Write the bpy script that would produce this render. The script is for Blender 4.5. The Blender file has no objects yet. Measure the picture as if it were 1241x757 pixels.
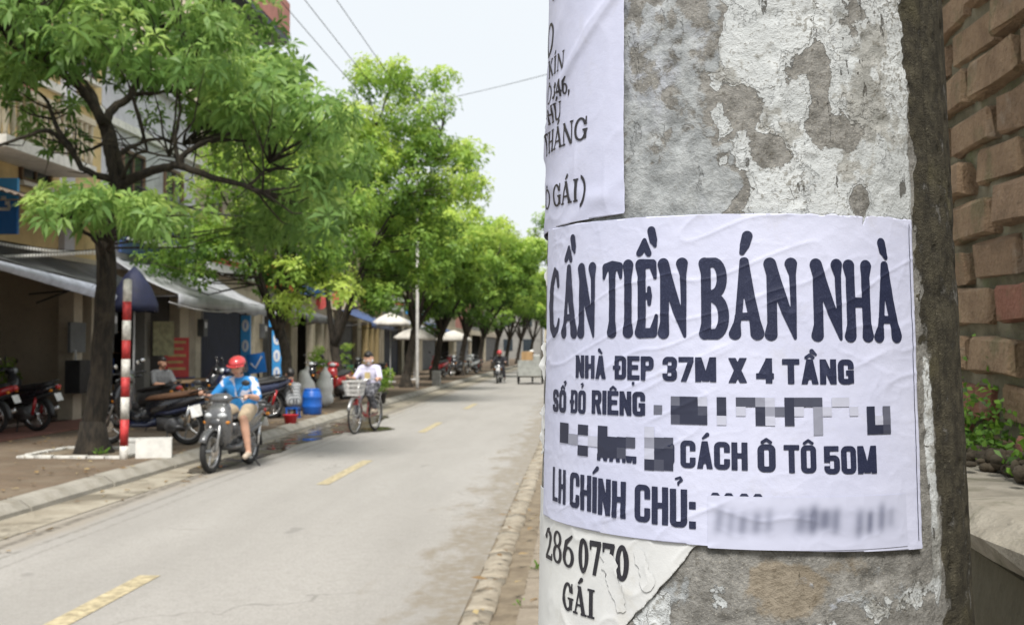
import bpy, bmesh, math, random
import numpy as np
from mathutils import Vector, Matrix
scene = bpy.context.scene
COL = scene.collection
R = math.radians
# ------------------------------------------------------------------ camera
# photograph 1241 x 757; focal length 1400 px, horizon at y = 421, road vanishing point at x = 705
FPX, PCX, PCY = 1400.0, 620.5, 378.5
YAW, PITCH = math.atan(84.5 / FPX), math.atan(42.5 / FPX)
CAM = Vector((0, 0, 1.6))
cd = bpy.data.cameras.new('camera'); cam = bpy.data.objects.new('camera', cd); COL.objects.link(cam)
cam.location = CAM; cam.rotation_euler = (R(90) + PITCH, 0, YAW)
cd.sensor_width = 36; cd.lens = FPX / 1241 * 36; cd.clip_start = 0.05; cd.clip_end = 2000
cd.dof.use_dof = True; cd.dof.focus_distance = 0.74; cd.dof.aperture_fstop = 26.0
scene.camera = cam
# ------------------------------------------------------------------ overcast daylight
SUN_EL, SUN_AZ = R(58), R(176)       # azimuth clockwise from +Y
w = bpy.data.worlds.new('World'); scene.world = w; w.use_nodes = True
wt = w.node_tree; wt.nodes.clear()
sky = wt.nodes.new('ShaderNodeTexSky'); sky.sky_type = 'NISHITA'; sky.sun_disc = False
sky.sun_elevation = SUN_EL; sky.sun_rotation = SUN_AZ; sky.dust_density = 4.0; sky.air_density = 1.0
cl = wt.nodes.new('ShaderNodeTexNoise'); cl.inputs['Scale'].default_value = 1.6; cl.inputs['Detail'].default_value = 5
crm = wt.nodes.new('ShaderNodeValToRGB')
crm.color_ramp.elements[0].color = (7.0, 7.4, 7.65, 1); crm.color_ramp.elements[1].color = (7.9, 8.15, 8.3, 1)
mx = wt.nodes.new('ShaderNodeMix'); mx.data_type = 'RGBA'; mx.inputs[0].default_value = 0.85
bg = wt.nodes.new('ShaderNodeBackground'); bg.inputs[1].default_value = 0.072
wo = wt.nodes.new('ShaderNodeOutputWorld')
wt.links.new(cl.outputs['Fac'], crm.inputs[0]); wt.links.new(sky.outputs[0], mx.inputs[6])
wt.links.new(crm.outputs[0], mx.inputs[7]); wt.links.new(mx.outputs[2], bg.inputs[0]); wt.links.new(bg.outputs[0], wo.inputs[0])
sl = bpy.data.lights.new('sun', 'SUN'); sun = bpy.data.objects.new('sun', sl); COL.objects.link(sun)
sl.energy = 3.0; sl.angle = R(18); sl.color = (1, 0.96, 0.9)
sd = Vector((math.sin(SUN_AZ) * math.cos(SUN_EL), math.cos(SUN_AZ) * math.cos(SUN_EL), math.sin(SUN_EL)))
sun.rotation_euler = sd.to_track_quat('Z', 'Y').to_euler(); sun.location = (0, 0, 30)
vs = scene.view_settings
vs.view_transform = 'Standard'; vs.look = 'None'; vs.gamma = 1; vs.use_curve_mapping = False; vs.exposure = 0.9
# ------------------------------------------------------------------ helpers
FW = Vector((-math.sin(YAW) * math.cos(PITCH), math.cos(YAW) * math.cos(PITCH), math.sin(PITCH)))
RT = Vector((math.cos(YAW), math.sin(YAW), 0)); UP = RT.cross(FW)
def ray(x, y): return FW + RT * ((x - PCX) / FPX) + UP * ((PCY - y) / FPX)
def gnd(x, y, z=0.0):
    d = ray(x, y); return CAM + d * ((z - CAM.z) / d.z)
def atY(x, y, Y):
    d = ray(x, y); return CAM + d * (Y / d.y)
def atX(x, y, X):
    d = ray(x, y); return CAM + d * (X / d.x)

def hashn(ix, iy, seed):
    h = (ix.astype(np.int64) * 374761393 + iy.astype(np.int64) * 668265263 + seed * 1442695041) & 0x7fffffff
    h = ((h ^ (h >> 13)) * 1274126177) & 0x7fffffff
    return ((h ^ (h >> 16)) & 0xffff) / 65535.0
def vnoise(x, y, seed=0):
    x = np.asarray(x, float); y = np.asarray(y, float)
    ix = np.floor(x); iy = np.floor(y); fx = x - ix; fy = y - iy
    fx = fx * fx * fx * (fx * (fx * 6 - 15) + 10); fy = fy * fy * fy * (fy * (fy * 6 - 15) + 10)
    a = hashn(ix, iy, seed); b = hashn(ix + 1, iy, seed); c = hashn(ix, iy + 1, seed); d = hashn(ix + 1, iy + 1, seed)
    return (a * (1 - fx) + b * fx) * (1 - fy) + (c * (1 - fx) + d * fx) * fy
def fbm(x, y, seed=0, o=4):
    s = 0; a = 0.5; t = 0
    for k in range(o):
        s = s + a * vnoise(x * 2 ** k, y * 2 ** k, seed + k * 17); t += a; a *= 0.5
    return s / t

# ---- materials
def new_mat(name):
    m = bpy.data.materials.new(name); m.use_nodes = True
    nt = m.node_tree; b = nt.nodes['Principled BSDF']
    return m, nt, b
class NT:
    def __init__(s, nt): s.nt = nt
    def node(s, t, **kw):
        n = s.nt.nodes.new(t)
        for k, v in kw.items(): setattr(n, k, v)
        return n
    def put(s, sock, v):
        if hasattr(v, 'is_linked') or hasattr(v, 'links'): s.nt.links.new(v, sock)
        elif isinstance(v, (tuple, list)) and len(v) == 3 and len(sock.default_value) == 4: sock.default_value = (*v, 1)
        else: sock.default_value = v
    def math(s, op, a, b=0.0, clamp=False):
        n = s.node('ShaderNodeMath', operation=op, use_clamp=clamp); s.put(n.inputs[0], a); s.put(n.inputs[1], b); return n.outputs[0]
    def noise(s, vec, scale, detail=4, rough=0.55, dist=0.0, lac=2.0):
        n = s.node('ShaderNodeTexNoise'); s.put(n.inputs['Vector'], vec)
        n.inputs['Scale'].default_value = scale; n.inputs['Detail'].default_value = detail
        n.inputs['Roughness'].default_value = rough; n.inputs['Distortion'].default_value = dist
        n.inputs['Lacunarity'].default_value = lac
        return n.outputs['Fac']
    def ramp(s, v, a, b, lo=0.0, hi=1.0):
        n = s.node('ShaderNodeMapRange', interpolation_type='SMOOTHSTEP')
        s.put(n.inputs['Value'], v); n.inputs['From Min'].default_value = a; n.inputs['From Max'].default_value = b
        n.inputs['To Min'].default_value = lo; n.inputs['To Max'].default_value = hi
        return n.outputs[0]
    def mix(s, f, a, b, mode='MIX'):
        n = s.node('ShaderNodeMix', data_type='RGBA', blend_type=mode)
        s.put(n.inputs[0], f); s.put(n.inputs[6], a); s.put(n.inputs[7], b); return n.outputs[2]
    def attr(s, name, out='Fac'):
        n = s.node('ShaderNodeAttribute', attribute_name=name); return n.outputs[out]
    def bump(s, h, strength=0.5, dist=0.01):
        n = s.node('ShaderNodeBump'); n.inputs['Strength'].default_value = strength
        n.inputs['Distance'].default_value = dist; s.put(n.inputs['Height'], h); return n.outputs[0]
    def obj(s): return s.node('ShaderNodeTexCoord').outputs['Object']
    def uv(s): return s.node('ShaderNodeTexCoord').outputs['UV']
    def mapping(s, vec, scale):
        n = s.node('ShaderNodeMapping'); s.put(n.inputs[0], vec); n.inputs['Scale'].default_value = scale; return n.outputs[0]
MATS = {}
def M(name, col=None, rough=0.6, metal=0.0, var=0.25, scale=6.0, bump=0.0, coat=0.0, spec=0.5, trans=0.0):
    """a weathered one-colour material: the colour wanders with two noises, the roughness with a third"""
    if name in MATS: return MATS[name]
    m, nt, b = new_mat(name); n = NT(nt); o = n.obj()
    n1 = n.noise(o, scale, 6, 0.6); n2 = n.noise(o, scale * 7, 4, 0.6)
    f = n.math('ADD', n.math('MULTIPLY', n1, 0.7), n.math('MULTIPLY', n2, 0.3))
    f = n.ramp(f, 0.33, 0.67)
    dark = tuple(c * (1 - var) for c in col); lite = tuple(min(1, c * (1 + var * 0.6)) for c in col)
    n.put(b.inputs['Base Color'], n.mix(f, dark, lite))
    n.put(b.inputs['Roughness'], n.ramp(n2, 0.3, 0.7, max(0.02, rough - 0.1), min(1, rough + 0.1)))
    b.inputs['Metallic'].default_value = metal; b.inputs['Coat Weight'].default_value = coat
    b.inputs['Specular IOR Level'].default_value = spec
    if trans: b.inputs['Transmission Weight'].default_value = trans
    if bump: n.put(b.inputs['Normal'], n.bump(n2, bump, 0.01))
    MATS[name] = m; return m

# ---- mesh building
class MB:
    def __init__(s): s.v = []; s.f = []
    def add(s, V, Fc):
        o = len(s.v); s.v += [tuple(p) for p in V]; s.f += [tuple(i + o for i in q) for q in Fc]; return s
    def box(s, c, d, rot=None, taper=1.0):
        x, y, z = d[0] / 2, d[1] / 2, d[2] / 2
        P = [Vector((sx * x * (taper if sz > 0 else 1), sy * y * (taper if sz > 0 else 1), sz * z)) for sz in (-1, 1) for sx, sy in ((-1, -1), (1, -1), (1, 1), (-1, 1))]
        if rot is not None: P = [rot @ p for p in P]
        c = Vector(c)
        return s.add([p + c for p in P], [(3, 2, 1, 0), (4, 5, 6, 7), (0, 1, 5, 4), (1, 2, 6, 5), (2, 3, 7, 6), (3, 0, 4, 7)])
    def bb(s, x0, x1, y0, y1, z0, z1): return s.box(((x0 + x1) / 2, (y0 + y1) / 2, (z0 + z1) / 2), (x1 - x0, y1 - y0, z1 - z0))
    def rings(s, rings, cap=True, closed=True):
        o = len(s.v); n = len(rings[0])
        for r in rings: s.v += [tuple(p) for p in r]
        for i in range(len(rings) - 1):
            for j in range(n if closed else n - 1):
                k = (j + 1) % n
                s.f.append((o + i * n + j, o + i * n + k, o + (i + 1) * n + k, o + (i + 1) * n + j))
        if cap:
            s.f.append(tuple(o + j for j in reversed(range(n)))); s.f.append(tuple(o + (len(rings) - 1) * n + j for j in range(n)))
        return s
    def tube(s, pts, rad, n=8, cap=True):
        pts = [Vector(p) for p in pts]
        if not hasattr(rad, '__len__'): rad = [rad] * len(pts)
        t0 = (pts[1] - pts[0]).normalized()
        u = t0.cross(Vector((0, 0, 1)))
        if u.length < 1e-3: u = t0.cross(Vector((0, 1, 0)))
        u.normalize(); rs = []
        for i, p in enumerate(pts):
            t = (pts[min(i + 1, len(pts) - 1)] - pts[max(i - 1, 0)])
            if t.length > 1e-9: t.normalize()
            else: t = t0
            u = (u - t * u.dot(t)); u.normalize(); v = t.cross(u)
            rs.append([p + (u * math.cos(a) + v * math.sin(a)) * rad[i] for a in [2 * math.pi * k / n for k in range(n)]])
        return s.rings(rs, cap)
    def lathe(s, prof, c=(0, 0, 0), axis='Z', n=20, cap=True):
        c = Vector(c); rs = []
        for r, h in prof:
            ring = []
            for k in range(n):
                a = 2 * math.pi * k / n
                if axis == 'Z': ring.append(c + Vector((r * math.cos(a), r * math.sin(a), h)))
                elif axis == 'Y': ring.append(c + Vector((r * math.sin(a), h, r * math.cos(a))))
                else: ring.append(c + Vector((h, r * math.cos(a), r * math.sin(a))))
            rs.append(ring)
        return s.rings(rs, cap)
    def ball(s, c, r, n=12, m=8):
        if not hasattr(r, '__len__'): r = (r, r, r)
        c = Vector(c); rs = []
        for i in range(m + 1):
            t = math.pi * min(max(i / m, 0.02), 0.98)
            rs.append([c + Vector((r[0] * math.sin(t) * math.cos(a), r[1] * math.sin(t) * math.sin(a), -r[2] * math.cos(t))) for a in [2 * math.pi * k / n for k in range(n)]])
        return s.rings(rs, True)
    def torus(s, c, R0, r, axis='Y', n=28, m=8, squash=1.0):
        o = len(s.v); c = Vector(c)
        for i in range(n):
            a = 2 * math.pi * i / n
            for j in range(m):
                b = 2 * math.pi * j / m; q = R0 + r * math.cos(b); h = r * squash * math.sin(b)
                if axis == 'Y': p = Vector((q * math.cos(a), h, q * math.sin(a)))
                elif axis == 'Z': p = Vector((q * math.cos(a), q * math.sin(a), h))
                else: p = Vector((h, q * math.cos(a), q * math.sin(a)))
                s.v.append(tuple(c + p))
        for i in range(n):
            for j in range(m):
                s.f.append((o + i * m + j, o + ((i + 1) % n) * m + j, o + ((i + 1) % n) * m + (j + 1) % m, o + i * m + (j + 1) % m))
        return s
    def loft(s, secs, n=14, e=2.6):
        """superellipse sections: (x, y, z, half width (y), half height (z)) along x, or with a tilt"""
        rs = []
        for sec in secs:
            x, y, z, hw, hh = sec[:5]; tilt = sec[5] if len(sec) > 5 else 0.0; ring = []
            for k in range(n):
                a = 2 * math.pi * k / n; ca, sa = math.cos(a), math.sin(a)
                yy = hw * math.copysign(abs(ca) ** (2 / e), ca); zz = hh * math.copysign(abs(sa) ** (2 / e), sa)
                ring.append((x + zz * math.sin(tilt), y + yy, z + zz * math.cos(tilt)))
            rs.append(ring)
        return s.rings(rs, True)
    def build(s, name, mat, parent=None, smooth=False, bevel=0.0):
        me = bpy.data.meshes.new(name); me.from_pydata(s.v, [], s.f)
        me.materials.append(mat if not isinstance(mat, str) else MATS[mat])
        if bevel:
            bm = bmesh.new(); bm.from_mesh(me)
            bmesh.ops.bevel(bm, geom=list(bm.edges), offset=bevel, segments=2, affect='EDGES', profile=0.6, clamp_overlap=True)
            bm.to_mesh(me); bm.free()
        if smooth: me.shade_smooth()
        o = bpy.data.objects.new(name, me); COL.objects.link(o)
        if parent is not None: o.parent = parent
        return o
def np_mesh(name, V, Q, mat, parent=None, tint=None):
    me = bpy.data.meshes.new(name); V = np.asarray(V, np.float32); Q = np.asarray(Q, np.int32)
    me.vertices.add(len(V)); me.vertices.foreach_set('co', V.ravel())
    k = Q.shape[1]
    me.loops.add(Q.size); me.loops.foreach_set('vertex_index', Q.ravel())
    me.polygons.add(len(Q)); me.polygons.foreach_set('loop_start', np.arange(0, Q.size, k, dtype=np.int32))
    if tint is not None:
        a = me.attributes.new('tint', 'FLOAT', 'FACE'); a.data.foreach_set('value', np.asarray(tint, np.float32))
    me.update(); me.validate()
    me.materials.append(mat)
    o = bpy.data.objects.new(name, me); COL.objects.link(o)
    if parent is not None: o.parent = parent
    return o
def empty(name, loc=(0, 0, 0), rz=0.0):
    o = bpy.data.objects.new(name, None); COL.objects.link(o); o.location = loc; o.rotation_euler = (0, 0, rz)
    o.empty_display_size = 0.1
    return o
def tag(o, label, cat, group=None, kind=None):
    o['label'] = label; o['category'] = cat
    if group: o['group'] = group
    if kind: o['kind'] = kind
    return o
def struct(o): o['kind'] = 'structure'; return o
def copy_tree(o, parent=None):
    c = o.copy(); COL.objects.link(c); c.parent = parent
    for ch in list(o.children): copy_tree(ch, c)
    return c
def blob(name, caps, mat, parent=None, voxel=0.012, smooth=3):
    """one continuous skin grown over tapered capsules"""
    b = MB()
    for (p0, r0, p1, r1) in caps:
        p0 = Vector(p0); p1 = Vector(p1); t = p1 - p0; L = t.length
        if L < 1e-6: b.ball(p0, r0, 12, 8); continue
        t.normalize(); pts = []; rad = []
        for a in (-80, -55, -28, 0): pts.append(p0 + t * (r0 * math.sin(R(a)))); rad.append(r0 * math.cos(R(a)))
        for a in (0, 28, 55, 80): pts.append(p1 + t * (r1 * math.sin(R(a)) + 1e-5)); rad.append(r1 * math.cos(R(a)))
        b.tube(pts, rad, 12)
    me = bpy.data.meshes.new(name); me.from_pydata(b.v, [], b.f)
    tmp = bpy.data.objects.new('tmp', me); COL.objects.link(tmp)
    rm = tmp.modifiers.new('r', 'REMESH'); rm.mode = 'VOXEL'; rm.voxel_size = voxel
    sm = tmp.modifiers.new('s', 'SMOOTH'); sm.iterations = smooth; sm.factor = 0.5
    dg = bpy.context.evaluated_depsgraph_get(); dg.update()
    out = bpy.data.meshes.new_from_object(tmp.evaluated_get(dg)); bpy.data.objects.remove(tmp)
    out.name = name; out.materials.clear(); out.materials.append(mat); out.shade_smooth()
    o = bpy.data.objects.new(name, out); COL.objects.link(o)
    if parent is not None: o.parent = parent
    return o
def field_mesh(fn, u0, u1, v0, v1, du):
    """the region where fn(u, v) > 0 as a mesh in the (u, v) plane (marching squares)"""
    nu = max(2, int(round((u1 - u0) / du)) + 1); nv = max(2, int(round((v1 - v0) / du)) + 1)
    us = np.linspace(u0, u1, nu); vv = np.linspace(v0, v1, nv)
    U, V = np.meshgrid(us, vv, indexing='ij'); Fv = fn(U, V); ins = Fv > 0
    idx = {}; P = []; faces = []
    def corner(i, j):
        k = (i, j)
        if k not in idx: idx[k] = len(P); P.append((us[i], vv[j]))
        return idx[k]
    def edge(i, j, a, b):
        k = (min((i, j), (a, b)), max((i, j), (a, b)))
        if k not in idx:
            f0, f1 = Fv[i, j], Fv[a, b]; t = f0 / (f0 - f1)
            t = min(max(t, 0.02), 0.98)
            idx[k] = len(P); P.append((us[i] + (us[a] - us[i]) * t, vv[j] + (vv[b] - vv[j]) * t))
        return idx[k]
    cnt = ins[:-1, :-1].astype(int) + ins[1:, :-1] + ins[1:, 1:] + ins[:-1, 1:]
    for i, j in zip(*np.nonzero(cnt)):
        cs = ((i, j), (i + 1, j), (i + 1, j + 1), (i, j + 1))
        if cnt[i, j] == 4: faces.append(tuple(corner(*c) for c in cs)); continue
        poly = []
        for k in range(4):
            a, b = cs[k], cs[(k + 1) % 4]
            if ins[a]: poly.append(corner(*a))
            if ins[a] != ins[b]: poly.append(edge(*a, *b))
        if len(poly) >= 3: faces.append(tuple(poly))
    return np.array(P) if P else np.zeros((0, 2)), faces
# ------------------------------------------------------------------ surfaces
def mat_ground():
    m, nt, b = new_mat('bare_soil'); n = NT(nt); o = n.obj()
    f = n.noise(o, 0.6, 8, 0.6)
    n.put(b.inputs['Base Color'], n.mix(n.ramp(f, 0.35, 0.65), (0.16, 0.125, 0.085), (0.27, 0.225, 0.165)))
    b.inputs['Roughness'].default_value = 0.95; n.put(b.inputs['Normal'], n.bump(n.noise(o, 30, 6), 0.5, 0.02)); return m
def mat_road():
    m, nt, b = new_mat('worn_asphalt'); n = NT(nt); o = n.obj()
    sep = n.node('ShaderNodeSeparateXYZ'); nt.links.new(o, sep.inputs[0]); x = sep.outputs[0]
    big = n.noise(n.mapping(o, (1.2, 0.22, 1)), 1.0, 5, 0.55); mid = n.noise(o, 9, 6, 0.65); fine = n.noise(o, 170, 3, 0.7)
    stone = n.noise(o, 420, 2, 0.6)
    c = n.mix(n.ramp(big, 0.3, 0.7), (0.285, 0.272, 0.252), (0.345, 0.33, 0.308))
    c = n.mix(n.math('MULTIPLY', n.ramp(mid, 0.4, 0.75), 0.35), c, (0.22, 0.207, 0.185)); c = n.mix(n.math('MULTIPLY', n.ramp(n.noise(o, 34, 5, 0.8), 0.45, 0.62), 0.45), c, (0.19, 0.18, 0.162)); c = n.mix(n.math('MULTIPLY', n.ramp(n.noise(n.mapping(o, (1, .5, 1)), 1.7, 3, .5), 0.69, 0.73), 0.5), c, (0.15, 0.142, 0.13))
    c = n.mix(n.math('MULTIPLY', n.ramp(n.noise(o, 70, 4, 0.75), 0.48, 0.66), 0.5), c, (0.17, 0.162, 0.15))
    c = n.mix(n.math('MULTIPLY', n.ramp(stone, 0.58, 0.7), 0.5), c, (0.46, 0.45, 0.43))
    # washed-in earth along the right edge, ragged outline
    e1 = n.math('ADD', x, n.math('MULTIPLY', n.math('SUBTRACT', n.noise(n.mapping(o, (2.4, 0.9, 1)), 1.5, 8, 0.62), 0.5), 2.0))
    c = n.mix(n.math('MULTIPLY', n.ramp(e1, -1.30, -0.85), n.math('MULTIPLY', n.ramp(mid, 0.25, 0.6), 0.8)), c, n.mix(mid, (0.13, 0.105, 0.072), (0.235, 0.20, 0.145)))
    # dust and tyre-rolled dirt along the left edge
    e2 = n.math('ADD', x, n.math('MULTIPLY', n.math('SUBTRACT', n.noise(n.mapping(o, (2.0, 0.35, 1)), 1.6, 7, 0.6), 0.5), 0.7))
    c = n.mix(n.math('MULTIPLY', n.ramp(e2, -4.35, -4.75), 0.6), c, (0.25, 0.215, 0.165))
    for xc, wd, st in ((-4.70, 0.05, 0.75), (-4.42, 0.03, 0.45), (-4.22, 0.02, 0.3)):
        d = n.math('ABSOLUTE', n.math('SUBTRACT', n.math('ADD', x, n.math('MULTIPLY', n.math('SUBTRACT', n.noise(n.mapping(o, (0.5, 0.12, 1)), 1.0, 4), 0.5), 0.35)), xc))
        k = n.math('MULTIPLY', n.ramp(d, wd * 1.6, wd * 0.4), n.math('MULTIPLY', n.ramp(mid, 0.3, 0.6), st))
        c = n.mix(k, c, (0.085, 0.075, 0.06))
    cr = n.node('ShaderNodeTexVoronoi', feature='DISTANCE_TO_EDGE'); cr.inputs['Scale'].default_value = 0.35
    wv = n.node('ShaderNodeVectorMath', operation='ADD'); nz = n.node('ShaderNodeTexNoise'); nz.inputs['Scale'].default_value = 1.5; nz.inputs['Detail'].default_value = 6
    nt.links.new(o, nz.inputs[0]); nt.links.new(o, wv.inputs[0]); nt.links.new(nz.outputs['Color'], wv.inputs[1]); nt.links.new(wv.outputs[0], cr.inputs[0])
    k = n.math('MULTIPLY', n.ramp(cr.outputs[0], 0.006, 0.001), n.math('MULTIPLY', n.ramp(big, 0.5, 0.6), 0.45))
    c = n.mix(k, c, (0.09, 0.085, 0.075))
    n.put(b.inputs['Base Color'], c); b.inputs['Roughness'].default_value = 0.86
    n.put(b.inputs['Normal'], n.bump(n.math('ADD', fine, n.math('MULTIPLY', stone, 0.6)), 0.55, 0.004)); return m
def mat_paving():
    m, nt, b = new_mat('brown_brick_paving'); n = NT(nt); o = n.obj()
    br = n.node('ShaderNodeTexBrick'); nt.links.new(o, br.inputs[0]); br.inputs['Scale'].default_value = 1.0
    br.inputs['Brick Width'].default_value = 0.2; br.inputs['Row Height'].default_value = 0.1; br.inputs['Mortar Size'].default_value = 0.006
    for i, cc in ((1, (0.145, 0.10, 0.064)), (2, (0.108, 0.078, 0.05)), (3, (0.075, 0.058, 0.04))): br.inputs[i].default_value = (*cc, 1)
    d = n.noise(o, 0.9, 8, 0.65); s = n.noise(o, 22, 5, 0.7)
    c = n.mix(n.math('MULTIPLY', n.ramp(d, 0.45, 0.7), 0.75), br.outputs[0], (0.185, 0.15, 0.108))
    c = n.mix(n.math('MULTIPLY', n.ramp(s, 0.5, 0.7), 0.5), c, (0.085, 0.068, 0.05))
    n.put(b.inputs['Base Color'], c); b.inputs['Roughness'].default_value = 0.93
    n.put(b.inputs['Normal'], n.bump(n.math('ADD', br.outputs['Fac'], s), 0.4, 0.006)); return m
def mat_concrete(name, a, c2, stain=(0.1, 0.09, 0.07), sc=3.0, st=0.6):
    m, nt, b = new_mat(name); n = NT(nt); o = n.obj()
    f = n.noise(o, sc, 8, 0.62); g = n.noise(o, sc * 9, 6, 0.65); k = n.noise(o, sc * 0.6, 9, 0.68, 0.6)
    c = n.mix(n.ramp(f, 0.32, 0.68), a, c2)
    c = n.mix(n.math('MULTIPLY', n.ramp(k, 0.5, 0.66), st), c, stain)
    c = n.mix(n.math('MULTIPLY', n.ramp(g, 0.52, 0.72), 0.4), c, tuple(v * 0.5 for v in a))
    n.put(b.inputs['Base Color'], c); b.inputs['Roughness'].default_value = 0.9
    n.put(b.inputs['Normal'], n.bump(n.math('ADD', f, g), 0.5, 0.01)); MATS[name] = m; return m
m_ground = mat_ground(); m_road = mat_road(); m_pave = mat_paving()
m_kerb = mat_concrete('kerb_concrete', (0.235, 0.22, 0.185), (0.315, 0.295, 0.255), (0.15, 0.128, 0.09), 2.2, 0.6)
m_gutter = mat_concrete('dirty_gutter', (0.235, 0.205, 0.155), (0.33, 0.30, 0.24), (0.10, 0.085, 0.06), 1.8, 0.8)
m_rkerb = mat_concrete('chipped_kerb', (0.26, 0.225, 0.172), (0.35, 0.31, 0.245), (0.13, 0.105, 0.072), 7, 0.85)
m_earth = mat_concrete('washed_earth', (0.15, 0.118, 0.08), (0.22, 0.18, 0.125), (0.085, 0.066, 0.045), 6, 0.6)
m_slab = mat_concrete('cement_slab', (0.215, 0.18, 0.138), (0.29, 0.25, 0.195), (0.12, 0.098, 0.068), 4, 0.7)
m_forecourt = mat_concrete('red_tile_forecourt', (0.16, 0.07, 0.05), (0.23, 0.10, 0.075), (0.1, 0.06, 0.05), 4, 0.4)
# ground sheet to the horizon
struct(MB().add([(-700, -60, -0.03), (700, -60, -0.03), (700, 1400, -0.03), (-700, 1400, -0.03)], [(0, 1, 2, 3)]).build('ground', m_ground))
def strip(name, x0, x1, y0, y1, z, mat, nx=1):
    b = MB(); xs = [x0 + (x1 - x0) * i / nx for i in range(nx + 1)]
    V = [(x, y, z) for x in xs for y in (y0, y1)]
    return struct(b.add(V, [(2 * i, 2 * i + 2, 2 * i + 3, 2 * i + 1) for i in range(nx)]).build(name, mat))
RX0, RX1 = -4.85, -0.72
strip('road', RX0, RX1, -15, 420, 0.0, m_road)
# left: gutter apron, bevelled kerb stones, brown paved footpath, red tiled forecourt
strip('gutter_apron', -5.36, RX0 + 0.03, -15, 420, 0.006, m_gutter)
lk = struct(empty('footpath_kerb', (-5.5, 0, 0)))
ks = MB(); prof = [(-0.11, -0.02), (0.15, -0.02), (0.14, 0.055), (0.03, 0.128), (-0.11, 0.138)]
ks.rings([[(x, 0.006, z) for x, z in prof], [(x, 0.988, z) for x, z in prof]])
ks0 = ks.build('kerb_stone', m_kerb, lk, bevel=0.006); rk = random.Random(5)
ks0.location = (0, 6, 0)
for i in range(1, 75):
    o = ks0.copy(); COL.objects.link(o); o.parent = lk; o.location = (rk.uniform(-0.012, 0.012), 6 + i, rk.uniform(-0.008, 0.008)); o.rotation_euler = (rk.uniform(-.006, .006), rk.uniform(-.02, .02), rk.uniform(-.006, .006))
ft = MB().bb(-0.10, 0.12, 81, 400, -0.02, 0.13); o = ft.build('far_kerb', m_kerb, lk)
struct(MB().bb(-10.2, -5.61, -15, 420, -0.02, 0.13).build('footpath', m_pave))
struct(MB().bb(-10.2, -9.05, 16, 23.9, 0.13, 0.16).build('forecourt', m_forecourt))
# white painted bay line along the shops, white framed tree pit
m_wline = M('worn_white_paint', (0.55, 0.54, 0.5), 0.8, var=0.35, scale=9)
struct(MB().bb(-9.28, -9.16, 15.5, 23.6, 0.130, 0.136).build('bay_line', m_wline))
# yellow centre dashes
m_yel = M('worn_yellow_paint', (0.40, 0.34, 0.215), 0.8, var=0.5, scale=14)
mk = struct(empty('centre_line', (-3.03, 0, 0)))
dd = MB().add([(-0.075, 0, 0), (0.075, 0, 0), (0.075, 2.9, 0), (-0.075, 2.9, 0)], [(0, 1, 2, 3)])
d0 = dd.build('dash', m_yel, mk); d0.location = (0, 5.1, 0.004)
for i in range(1, 4):
    o = d0.copy(); COL.objects.link(o); o.parent = mk; o.location = (0, 5.1 + 8.3 * i, 0.004)
# right: chipped kerb stones nearly flush with the road, earth channel, cement slabs
rkb = struct(empty('roadside_kerb', (-0.63, 0, 0)))
rr = random.Random(11)
for i in range(70):
    L = 0.98; y0 = 2.0 + i * 1.0; b = MB(); N = 7; rs = []
    for k in range(N):
        t = k / (N - 1); j = lambda s: rr.uniform(-s, s)
        rs.append([(-0.10 + j(0.012), y0 + t * L, -0.03), (0.105 + j(0.012), y0 + t * L, -0.03), (0.09 + j(0.02), y0 + t * L, 0.014 + j(0.008)), (0.02 + j(0.02), y0 + t * L, 0.026 + j(0.008)), (-0.075 + j(0.02), y0 + t * L, 0.010 + j(0.008))])
    b.rings(rs); b.build('kerb_stone', m_rkerb, rkb, True)
strip('earth_channel', -0.74, -0.38, -3, 110, -0.006, m_earth)
struct(MB().bb(-0.37, 1.5, -6, 420, -0.03, 0.055).build('footpath_right_bed', m_earth))
sp = struct(empty('footpath_right', (0, 0, 0)))
sl_m = []
for v in range(5):
    b = MB(); rs = []
    for t in np.linspace(0, 1, 5):
        rs.append([(-0.145 + rr.uniform(-.006, .006), -0.145 + 0.29 * t, 0.0), (0.145 + rr.uniform(-.006, .006), -0.145 + 0.29 * t, 0.0), (0.143 + rr.uniform(-.008, .008), -0.145 + 0.29 * t, 0.05 + rr.uniform(-.006, .006)), (0.0, -0.145 + 0.29 * t, 0.055 + rr.uniform(-.006, .006)), (-0.143 + rr.uniform(-.008, .008), -0.145 + 0.29 * t, 0.05 + rr.uniform(-.006, .006))])
    b.rings(rs); o = b.build('paver', m_slab, sp); sl_m.append(o.data); bpy.data.objects.remove(o)
for i in range(90):
    for j in range(3):
        o = bpy.data.objects.new('paver', sl_m[rr.randrange(5)]); COL.objects.link(o); o.parent = sp
        o.location = (-0.215 + 0.3 * j + rr.uniform(-.004, .004), 1.2 + i * 0.3, 0.045 + rr.uniform(-.012, .006)); o.rotation_euler = (rr.uniform(-.02, .02), rr.uniform(-.03, .03), rr.uniform(-.015, .015))

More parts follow.
